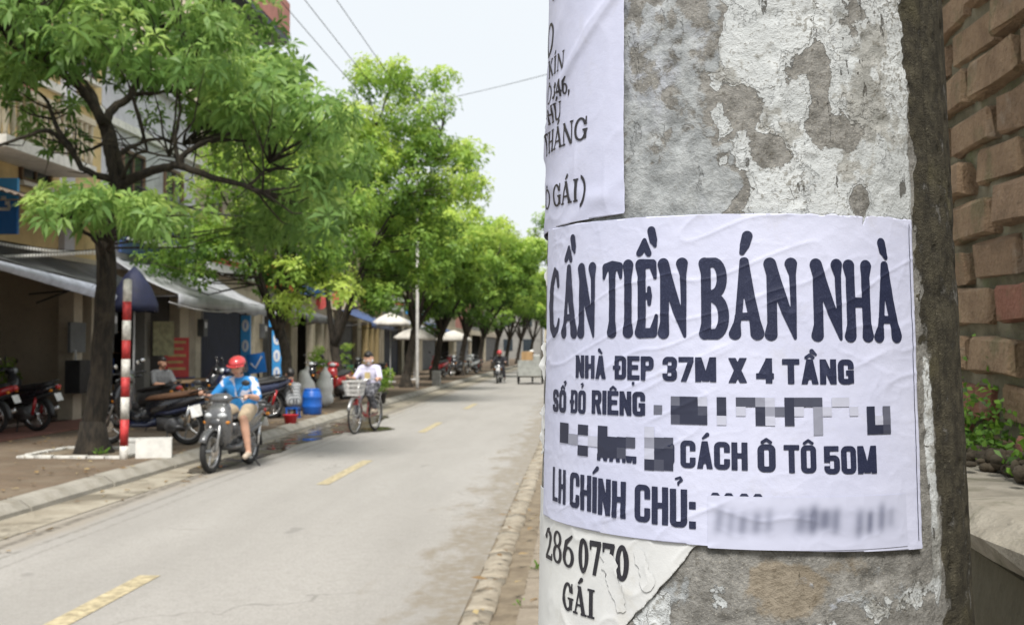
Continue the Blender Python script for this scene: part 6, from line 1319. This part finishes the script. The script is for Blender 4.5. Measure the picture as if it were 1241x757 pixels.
    if helmet is None:
        hc = [(hd + upv * .05 - face * .02, .095, hd + upv * .03 - face * .03, .094), (hd + upv * .075 + face * .03, .07, hd + upv * .07 - face * .02, .085)]
        if hair == 'long': hc += [(hd - face * .06 + upv * .02, .075, nk - face * .07 - upv * .04, .05)]
        blob('hair', hc, m_hair, pr_, .011, 2)
    else:
        b = MB(); rs = []
        for t, q in ((0, 1.0), (18, .985), (38, .86), (58, .6), (75, .3), (88, .04)):
            rs.append([hd + upv * (.04 + .105 * math.sin(R(t))) + (face * math.cos(a) * (.128 if math.cos(a) > 0 else .13) + sidev * math.sin(a) * .112) * q for a in [2 * math.pi * k / 22 for k in range(22)]])
        b.rings(rs); h_ = b.build('helmet', helmet, pr_, True)
        b = MB(); b.rings([[hd + upv * (.045 - .008 * j) + (face * math.cos(a) + sidev * math.sin(a)) * (.128 + .022 * j * max(0, math.cos(a)) ** .5) * (1, .98)[j == 0] for a in [R(-62 + 124 * k / 12) for k in range(13)]] for j in (0, 1)], cap=False, closed=False); o = b.build('helmet_peak', helmet, h_); o.modifiers.new('t', 'SOLIDIFY').thickness = .006
        MB().tube([hd + sidev * .10 + upv * .02, hd + sidev * .075 - upv * .075 + face * .02, hd - upv * .115 + face * .04, hd - sidev * .075 - upv * .075 + face * .02, hd - sidev * .10 + upv * .02], .007, 5).build('chin_strap', m_black, h_)
    if mask: blob('face_mask', [(hd + face * .045 - upv * .02, .062, hd + face * .055 - upv * .06, .05), (hd + sidev * .06 + face * .03 - upv * .03, .035, hd - sidev * .06 + face * .03 - upv * .03, .035)], mask, pr_, .009, 2)
    if hat: pass
    if shoes:
        for i in (0, 1):
            an, toe = V['an'][i], V['toe'][i]; blob('shoe', [(an - Vector((0, 0, .055)) - (toe - an) * .15, .042, toe + (toe - an) * .05, .036)], shoes, pr_, .012, 2)
    return pr_
def mat_shirt(name, base, stripe, sc, axis=(1, 0, 0), thr=(.45, .6)):
    m, nt, b = new_mat(name); n = NT(nt); o = n.obj(); wv = n.node('ShaderNodeTexWave'); nt.links.new(n.mapping(o, axis), wv.inputs[0]); wv.inputs['Scale'].default_value = sc; wv.inputs['Distortion'].default_value = .6
    n.put(b.inputs['Base Color'], n.mix(n.ramp(wv.outputs['Fac'], *thr), base, stripe)); b.inputs['Roughness'].default_value = .85; n.put(b.inputs['Normal'], n.bump(n.noise(o, 14, 5), .5, .02)); MATS[name] = m; return m
def mat_patch(name, base, patch, sc, lo, hi):
    m, nt, b = new_mat(name); n = NT(nt); o = n.obj(); f = n.noise(o, sc, 2, .4, .8)
    n.put(b.inputs['Base Color'], n.mix(n.ramp(f, lo, hi), base, patch)); b.inputs['Roughness'].default_value = .85; n.put(b.inputs['Normal'], n.bump(n.noise(o, 14, 5), .5, .02)); MATS[name] = m; return m
m_tee = mat_patch('blue_white_tee', (0.02, 0.20, 0.50), (0.55, 0.56, 0.66), 5.5, .56, .60); m_short = M('khaki_shorts', (0.40, 0.32, 0.22), .85); m_helm = M('red_helmet', (0.50, 0.05, 0.055), .35, coat=.4); m_lav = M('lavender_shirt', (0.58, 0.57, 0.72), .85, var=.12, bump=.4); m_pat = mat_patch('patterned_trousers', (0.04, 0.042, 0.05), (0.20, 0.20, 0.22), 22, .52, .58); m_gry = mat_shirt('striped_grey_shirt', (0.30, 0.31, 0.32), (0.12, 0.125, 0.13), 9, (1, 1, 0)); m_dk = M('dark_cloth', (0.025, 0.025, 0.032), .85, bump=.4); m_gcl = M('dull_grey_cloth', (0.12, 0.125, 0.13), .85, bump=.4); m_maskc = M('pale_mask', (0.55, 0.56, 0.58), .8); m_sandal = M('pale_sandal', (0.5, 0.42, 0.33), .7); m_wh = M('white_helmet', (0.65, 0.65, 0.63), .35)
RIDE = dict(head=(.40, 0, 1.345), neck=(.35, 0, 1.21), chest=(.29, 0, 1.05), pelvis=(.19, 0, .77), sh=((.32, .19, 1.14), (.32, -.19, 1.14)), el=((.47, .32, .93), (.47, -.32, .93)), wr=((.745, .315, .965), (.745, -.315, .965)), hip=((.23, .10, .77), (.23, -.10, .77)), kn=((.64, .20, .66), (.64, -.18, .66)), an=((.62, .26, .25), (.58, -.19, .34)), toe=((.77, .28, .18), (.73, -.19, .28)))
# silver scooter and rider, coming towards the camera along the gutter
F1 = gnd(252, 574); RR = F1 + Vector((.17, 1.25, 0)); loc, hz = place(F1, RR)
motorbike(loc, hz, m_silver, 'silver-grey scooter ridden towards the camera by the helmeted man in blue', paint2=m_dgrey, k=.94)
person(loc, hz, RIDE, 'motorcyclist in red helmet, blue and white tee and shorts riding the silver scooter', m_skin, m_tee, m_short, helmet=m_helm, shoes=m_sandal, leg_len=.85, curl=1.1, belly=1.04)
Lc = Matrix.Rotation(hz, 4, 'Z'); o = tag(MB().box((0, 0, 0), (.012, .15, .15), Matrix.Rotation(R(14), 3, 'X')).build('white_card', m_plate, None), 'white card hung at the silver scooter handlebar', 'card'); o.location = loc + Lc @ Vector((1.0, -.30, .78)); o.rotation_euler = (0, 0, hz)
# black scooter parked behind the striped post
motorbike(gnd(228, 539, .13), R(176), m_blackp, 'black scooter with tan seat edge parked behind the striped post', seat=m_tan, paint2=m_navyp, lean=-.08, group='parked motorbikes')
# two motorbikes at the garage, tails towards the street
pa = gnd(45, 522, .16); motorbike(pa, R(172), m_blackp, 'black motorbike parked before the garage with its white plate showing', wave=True, lean=-.08, group='parked motorbikes')
pb2 = gnd(-9, 527, .16); motorbike(pb2, R(176), m_redp, 'red motorbike cut by the left picture edge with only its tail showing', wave=True, lean=-.08, group='parked motorbikes')
motorbike((-12.0, 21.6, .16), R(10), m_dgrey, 'dusty motorbike standing deep inside the garage', wave=True, lean=-.08, group='parked motorbikes')
# others along the footpath
def pk(px, py, rz, paint, lab, wave=True, z=.13, p2=None): motorbike(gnd(px, py, z), R(rz), paint, lab, wave=wave, lean=-.08, group='parked motorbikes', paint2=p2)
pk(327, 507, 215, m_navyp, 'dark motorbike parked just behind the scooter rider', True); pk(316, 503, 200, m_blackp, 'black motorbike half hidden behind the scooter rider', False); pk(415, 484, 262, m_redp, 'red and black motorbike parked left of the cyclist', True, p2=m_black); pk(404, 481, 240, m_blackp, 'black motorbike beside the red one left of the cyclist', True)
pk(200, 522, 150, m_dgrey, 'dark scooter standing deeper in the shade behind the black one', False)
for x_, y_, rz_, pt, lb in ((-6.9, 57.5, 250, m_redp, 'red motorbike first in the far row'), (-6.4, 60.5, 255, m_blackp, 'black motorbike second in the far row'), (-6.8, 63.5, 245, m_redp, 'red motorbike third in the far row'), (-6.1, 66.5, 250, m_whitep, 'white motorbike fourth in the far row'), (-6.3, 70.5, 250, m_dgrey, 'grey motorbike last in the far row'), (-8.3, 46.5, 230, m_blackp, 'dark motorbike under the raised small parasol')): motorbike((x_, y_, .13), R(rz_), pt, lb, wave=True, lean=-.06, group='parked motorbikes')
# distant rider and cart
D1 = gnd(604, 464); loc, hz = place(D1 + Vector((0, -.6, 0)), D1 + Vector((.05, .65, 0))); motorbike(loc, hz, m_blackp, 'dark motorbike ridden towards us far down the road', wave=False, paint2=m_whitep, k=.94)
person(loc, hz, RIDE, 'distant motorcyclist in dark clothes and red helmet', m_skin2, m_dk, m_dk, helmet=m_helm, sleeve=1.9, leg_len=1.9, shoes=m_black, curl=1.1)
CT = gnd(643, 465); ct = tag(empty('cargo_tricycle', (CT.x, CT.y, 0), R(90)), 'cargo tricycle loaded with boxes seen from behind far down the road', 'tricycle')
for s in (-1, 1):
    wv_ = MB().torus((0, 0, 0), .265, .05, 'Y', 24, 7).build('rear_wheel', m_tyre, ct, True); wv_.location = (0, s * .53, .315); MB().torus((0, 0, 0), .235, .015, 'Y', 24, 6).build('rim', m_alloy, wv_); sp_ = MB(); [sp_.tube([(0, 0, 0), (.24 * math.cos(a), 0, .24 * math.sin(a))], .006, 4) for a in [2 * math.pi * k / 12 for k in range(12)]]; sp_.build('spokes', m_alloy, wv_)
fwh = MB().torus((0, 0, 0), .28, .035, 'Y', 24, 7).build('front_wheel', m_tyre, ct, True); fwh.location = (2.0, 0, .315)
MB().bb(-.75, .75, -.46, .46, .34, .50).build('bed', m_wood, ct); m_tgate = M('grey_green_board', (0.30, 0.31, 0.29), .7)
for (a, b_, c_, d_) in ((-.78, -.74, -.48, .48), (.74, .78, -.48, .48)): MB().bb(a, b_, c_ - .04, d_ + .04, .36, 1.05).build('end_board', m_tgate, ct)
for s in (-1, 1): MB().bb(-.739, .739, s * .46 - .02, s * .46 + .02, .501, .95).build('side_board', m_tgate, ct)
MB().tube([(.7, 0, .5), (1.3, 0, .45), (1.75, 0, .75), (2.0, 0, .315)], .03, 8).tube([(1.75, 0, .75), (1.68, 0, 1.0)], .025, 8).tube([(1.66, -.33, 1.02), (1.66, .33, 1.02)], .014, 6).tube([(0, -.5, .315), (0, .5, .315)], .025, 8).build('frame', m_iron, ct); MB().loft([(.9, 0, .78, .12, .04), (1.15, 0, .78, .08, .035)]).build('saddle', m_seat, ct, True); MB().tube([(1.0, 0, .75), (1.05, 0, .47)], .02, 6).build('seat_post', m_iron, ct)
for i, (x_, y_, z_, d_, mt_, lb) in enumerate([(-.35, .12, .502, (.6, .5, .92), M('cardboard', (0.36, 0.23, 0.11), .85), 'brown cardboard box standing in the cargo tricycle'), (-.35, -.28, .502, (.5, .3, .75), m_tgate, 'grey box beside the cardboard one in the tricycle'), (.3, 0, .502, (.6, .8, .78), m_sack, 'wide pale bundle at the front of the tricycle bed')]):
    o = tag(MB().bb(-d_[0] / 2, d_[0] / 2, -d_[1] / 2, d_[1] / 2, 0, d_[2]).build('cargo_box', mt_, None, bevel=.02), lb, 'box'); o.location = (CT.x - y_, CT.y + x_, z_); o.rotation_euler = (0, 0, R(90))
TRI = dict(head=(1.05, 0, 1.36), neck=(1.03, 0, 1.23), chest=(1.0, 0, 1.09), pelvis=(.98, 0, .86), sh=((1.02, .18, 1.17), (1.02, -.18, 1.17)), el=((1.22, .27, 1.0), (1.22, -.27, 1.0)), wr=((1.52, .28, 1.05), (1.52, -.28, 1.05)), hip=((1.0, .1, .84), (1.0, -.1, .84)), kn=((1.35, .16, .74), (1.35, -.16, .70)), an=((1.38, .15, .38), (1.3, -.15, .32)), toe=((1.52, .15, .32), (1.44, -.15, .26)))
person((CT.x, CT.y, 0), R(90), TRI, 'driver in white helmet ahead of the tricycle load', m_skin2, m_gcl, m_dk, helmet=m_wh, sleeve=1.9, leg_len=1.9, shoes=m_black)
# bicycle and cyclist
m_bframe = M('bicycle_red', (0.35, 0.03, 0.035), .35, coat=.5); m_wirew = M('white_wire', (0.6, 0.59, 0.57), .5)
def bicycle(loc, rz, lab):
    b = tag(empty('bicycle', loc, rz), lab, 'bicycle'); r = .33; WB = 1.05
    for nm, x in (('front_wheel', WB), ('rear_wheel', 0)):
        ty = MB().torus((0, 0, 0), r - .018, .019, 'Y', 40, 7).build(nm, m_tyre, b, True); ty.location = (x, 0, r); MB().torus((0, 0, 0), r - .045, .012, 'Y', 40, 6).build('rim', m_chrome, ty, True); sp = MB()
        for k in range(28): a = 2 * math.pi * k / 28; sp.tube([(0, .03 * (-1) ** k, 0), ((r - .05) * math.cos(a), 0, (r - .05) * math.sin(a))], .0016, 4)
        sp.lathe([(.02, -.045), (.025, 0), (.02, .045)], (0, 0, 0), 'Y', 10); sp.build('spokes', m_chrome, ty); fender(MB(), x, r, r + .014, 20 if x else 30, 170 if x else 200, .028, 16).build('mudguard', m_alloy, b, True)
    f = MB(); f.tube([(.86, 0, .80), (.78, 0, .52), (.60, 0, .34), (.44, 0, .29)], .018, 8).tube([(.88, 0, .70), (.70, 0, .42), (.44, 0, .29)], .014, 8).tube([(.44, 0, .29), (.30, 0, .74)], .016, 8)
    for s in (-1, 1): f.tube([(.44, s * .03, .29), (0, s * .055, r)], .01, 6).tube([(.33, s * .02, .66), (0, s * .055, r)], .008, 6)
    f.build('frame', m_bframe, b, True); k = MB(); k.tube([(.85, 0, .95), (.89, 0, .70)], .018, 8)
    for s in (-1, 1): k.tube([(.89, s * .03, .68), (.97, s * .055, .45), (WB, s * .055, r)], .011, 6)
    k.build('fork', m_chrome, b, True); MB().tube([(.70, -.29, 1.0), (.80, -.24, 1.02), (.86, -.08, 1.0), (.86, .08, 1.0), (.80, .24, 1.02), (.70, .29, 1.0)], .012, 8).build('handlebar', m_chrome, b, True)
    for s in (-1, 1): MB().tube([(.72, s * .28, 1.0), (.62, s * .30, .99)], .017, 8).build('grip', m_black, b, True)
    MB().loft([(.12, 0, .80, .09, .03), (.22, 0, .81, .105, .035), (.34, 0, .80, .05, .03), (.42, 0, .79, .02, .02)]).build('saddle', m_seat, b, True); MB().tube([(.30, 0, .72), (.27, 0, .78)], .013, 6).build('seat_post', m_chrome, b)
    MB().bb(-.22, .22, -.06, .06, .715, .728).tube([(-.15, -.06, .715), (0, -.06, r)], .006, 5).tube([(-.15, .06, .715), (0, .06, r)], .006, 5).build('rear_rack', m_alloy, b)
    c = MB().lathe([(.09, -.045), (.09, -.038)], (.44, 0, .29), 'Y', 24).tube([(.44, -.06, .29), (.58, -.075, .20)], .008, 6).tube([(.44, .06, .29), (.30, .075, .38)], .008, 6).build('crank', m_alloy, b)
    for q in ((.58, -.12, .20), (.30, .12, .38)): MB().box(q, (.09, .07, .02)).build('pedal', m_black, b)
    bk = empty('basket', (0, 0, 0)); bk.parent = b; t = MB(); T_, B_ = [(1.24, .18), (1.24, -.18), (.92, -.18), (.92, .18)], [(1.18, .13), (1.18, -.13), (.96, -.13), (.96, .13)]
    for i in range(4):
        j = (i + 1) % 4
        for q in range(9): u = q / 8; a = Vector((*Vector(T_[i]).lerp(Vector(T_[j]), u), .98)); d = Vector((*Vector(B_[i]).lerp(Vector(B_[j]), u), .72)); t.tube([a, d], .005, 4)
        for zt in (0, .33, .66, 1): a = Vector((*Vector(T_[i]).lerp(Vector(B_[i]), zt), .98 - .26 * zt)); d = Vector((*Vector(T_[j]).lerp(Vector(B_[j]), zt), .98 - .26 * zt)); t.tube([a, d], .006 if zt else .009, 5)
    t.bb(.96, 1.18, -.13, .13, .715, .722); t.build('wire_mesh', m_wirew, bk)
    MB().box((1.02, -.0, .60), (.05, .10, .12)).build('front_lamp', m_redp, b, bevel=.01)
    return b
BF = gnd(430, 526); BR = BF + Vector((.19, 1.03, 0)); loc, hz = place(BF, BR); bicycle(loc, hz, 'bicycle with wire basket ridden by the woman in lavender')
CYC = dict(head=(.36, 0, 1.385), face=(1, .25, -.08), neck=(.33, 0, 1.26), chest=(.28, 0, 1.12), pelvis=(.24, 0, .90), sh=((.31, .165, 1.20), (.31, -.165, 1.20)), el=((.42, .25, 1.01), (.42, -.25, 1.01)), wr=((.60, .28, 1.02), (.60, -.28, 1.02)), hip=((.27, .09, .87), (.27, -.09, .87)), kn=((.58, .11, .72), (.66, -.11, .60)), an=((.33, .12, .44), (.55, -.12, .26)), toe=((.45, .12, .41), (.68, -.12, .23)))
cy = person(loc, hz, CYC, 'woman in lavender shirt, pale mask and patterned trousers riding a bicycle', m_skin, m_lav, m_pat, hair='long', mask=m_maskc, sleeve=.9, leg_len=1.85, shoes=m_sandal, curl=1.1)
MB().bb(.425, .432, -.05, .06, 1.0, 1.13).build('shirt_print', M('print_yellow', (0.5, 0.40, 0.2), .8), cy)
# people sitting by the shops
SQ = dict(head=(.13, 0, .90), face=(1, 0, -.15), neck=(.10, 0, .76), chest=(.08, 0, .60), pelvis=(-.05, 0, .34), sh=((.10, .18, .66), (.10, -.18, .66)), el=((.32, .22, .48), (.32, -.22, .48)), wr=((.52, .10, .42), (.52, -.10, .42)), hip=((0, .10, .32), (0, -.10, .32)), kn=((.36, .20, .46), (.36, -.20, .46)), an=((.28, .18, .10), (.28, -.18, .10)), toe=((.42, .19, .045), (.42, -.19, .045)))
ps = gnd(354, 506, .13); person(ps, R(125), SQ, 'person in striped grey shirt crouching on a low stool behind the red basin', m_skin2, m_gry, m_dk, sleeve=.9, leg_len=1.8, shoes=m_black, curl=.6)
sl_ = tag(MB().bb(-.14, .14, -.14, .14, 0, .02).bb(-.13, .13, -.13, .13, .195, .222).tube([(-.11, -.11, .02), (-.11, -.11, .195)], .018, 6).tube([(.11, -.11, .02), (.11, -.11, .195)], .018, 6).tube([(-.11, .11, .02), (-.11, .11, .195)], .018, 6).tube([(.11, .11, .02), (.11, .11, .195)], .018, 6).build('low_stool', m_barrel, None), 'low blue plastic stool under the crouching person', 'stool'); sl_.location = ps + Vector((.03, -.04, 0))
SIT = dict(head=(.05, 0, 1.14), neck=(.03, 0, 1.0), chest=(0, 0, .85), pelvis=(0, 0, .56), sh=((.02, .19, .93), (.02, -.19, .93)), el=((.16, .24, .70), (.16, -.24, .70)), wr=((.36, .14, .70), (.36, -.14, .70)), hip=((.04, .10, .53), (.04, -.10, .53)), kn=((.46, .16, .52), (.46, -.16, .52)), an=((.46, .16, .09), (.46, -.16, .09)), toe=((.62, .17, .04), (.62, -.17, .04)))
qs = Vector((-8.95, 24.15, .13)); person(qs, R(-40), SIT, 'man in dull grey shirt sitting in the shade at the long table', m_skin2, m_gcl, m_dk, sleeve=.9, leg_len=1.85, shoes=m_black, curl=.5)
stl = tag(empty('stool', qs), 'dark stool under the man sitting at the long table', 'stool'); MB().lathe([(.16, .40), (.17, .42), (.16, .435)], (0, 0, 0), 'Z', 18).build('seat', m_wood, stl)
for k in range(4): a = R(45 + 90 * k); MB().tube([(.11 * math.cos(a), .11 * math.sin(a), .399), (.17 * math.cos(a), .17 * math.sin(a), -.005)], .014, 6).build('leg', m_iron, stl)
# ------------------------------------------------------------------ shop clutter
rc = random.Random(9)
m_crates = [M('crate_green', (0.03, 0.13, 0.07), .5), M('crate_yellow', (0.45, 0.30, 0.05), .5), M('crate_blue', (0.03, 0.09, 0.30), .5), M('cardboard', (0.36, 0.23, 0.11), .85), M('crate_red', (0.36, 0.04, 0.03), .5)]
def crate(x, y, z, d, mt, lab, rz=0.0, grp=None):
    """slatted plastic crate: four walls of three slats, a floor"""
    c = tag(empty('crate', (x, y, z), rz), lab, 'crate', grp); L, W_, H_ = d
    MB().bb(-L / 2, L / 2, -W_ / 2, W_ / 2, 0, .02).build('floor', mt, c)
    for k in range(3):
        z0 = .03 + k * (H_ - .03) / 3; z1 = z0 + (H_ - .03) / 3 - .02
        MB().bb(-L / 2, L / 2, -W_ / 2, -W_ / 2 + .015, z0, z1).bb(-L / 2, L / 2, W_ / 2 - .015, W_ / 2, z0, z1).bb(-L / 2, -L / 2 + .015, -W_ / 2 + .016, W_ / 2 - .016, z0, z1).bb(L / 2 - .015, L / 2, -W_ / 2 + .016, W_ / 2 - .016, z0, z1).build('slat_ring', mt, c)
    for sx in (-1, 1):
        for sy in (-1, 1): MB().bb(sx * (L / 2 - .014) - .012, sx * (L / 2 - .014) + .012, sy * (W_ / 2 - .014) - .012, sy * (W_ / 2 - .014) + .012, .021, H_).build('corner_post', mt, c)
    return c
for i, (x, y, n, lb) in enumerate([(-9.7, 27.6, 3, 'dark shop pillar'), (-9.6, 36.8, 3, 'grey shuttered house'), (-9.5, 41.6, 4, 'cream house doorway'), (-9.4, 47.0, 3, 'blue awning'), (-9.3, 53.4, 3, 'low ochre house')]):
    for k in range(n): crate(x + rc.uniform(-.02, .02), y + rc.uniform(-.02, .02), .13 + k * .26, (.42, .55, .25), m_crates[(i + k) % 5], '%s crate, %s from the ground in the stack by the %s' % (('green', 'yellow', 'blue', 'tan', 'red')[(i + k) % 5], ('first', 'second', 'third', 'fourth')[k], lb), rc.uniform(-.1, .1), 'crates stacked before the shops')
def shelf(x, y, w, lab, seed):
    r0 = random.Random(seed); s = tag(empty('goods_shelf', (x, y, .16)), lab, 'shelf', 'goods shelves inside the shops')
    for yy in (-w / 2, w / 2): MB().bb(-.2, .2, yy - .02, yy + .02, 0, 1.9).build('upright', m_iron, s)
    for k in range(4):
        z = .3 + k * .5; MB().bb(-.19, .19, -w / 2 + .022, w / 2 - .022, z, z + .025).build('board', m_wood, s); yy = -w / 2 + .1
        while yy < w / 2 - .15:
            d = r0.uniform(.08, .22); h_ = r0.uniform(.1, .38); MB().bb(-.12, r0.uniform(.08, .17), yy, yy + d, z + .027, z + .027 + h_).build('carton', r0.choice(m_crates + [m_signw, m_sack, m_canv]), s); yy += d + r0.uniform(.01, .06)
shelf(-11.2, 26.0, 2.0, 'loaded shelf deep in the dark shop behind the striped post', 1); shelf(-11.6, 43.4, 2.6, 'loaded shelf inside the cream house shop', 2); shelf(-11.2, 56.0, 3.0, 'loaded shelf inside the low ochre house', 3); shelf(-13.6, 17.8, 2.4, 'loaded shelf at the back of the garage', 4)
# blank coloured fascia boards over the shops
for h_, y0, y1, z, mt in ((h2, 24.6, 29.2, 3.55, m_tarpb), (h3, 30.5, 35.3, 3.5, m_signw), (hs[0], 36.4, 40.0, 3.4, m_red), (hs[1], 41, 45.6, 3.4, m_blue), (hs[3], 53, 58, 3.4, m_red), (hs[4], 59.4, 64.8, 3.5, m_signw), (hs[5], 66, 72.4, 3.4, m_sky)):
    f = MB().bb(.10, .18, y0, y1, z, z + .75).build('fascia_board', mt, h_); MB().bb(.181, .20, y0 + .3, y1 - .3, z + .3, z + .45).build('fascia_stripe', m_signw if mt is not m_signw else m_red, f)
# plants inside the garage mouth
for i, (x, y, h_) in enumerate(((-11.4, 19.4, 1.3), (-11.7, 20.3, 1.1), (-11.3, 22.0, 1.2))): potted((x, y, .16), ('dim leafy pot plant deepest in the garage', 'dim pot plant in the middle of the garage', 'dim pot plant by the garage pillar')[i], 20 + i, h_)
# electricity meters on the piers
for i, (x, y, lb) in enumerate(((-10.13, 24.2, 'grey electricity meter box on the pier behind the nearest tree'), (-10.13, 30.2, 'grey electricity meter box on the pier beside the navy shutter'), (-10.13, 36.1, 'grey electricity meter box on the pier of the narrow grey house'))):
    mt_ = tag(empty('meter_box', (x, y, 1.9)), lb, 'meter', 'meter boxes'); MB().bb(-.03, .14, -.15, .15, 0, .45).build('case', m_shutg, mt_); MB().bb(.141, .15, -.09, .09, .22, .38).build('dial_window', m_signw, mt_); MB().tube([(.05, 0, .451), (.05, 0, 1.2)], .02, 6).build('conduit', m_wire, mt_)
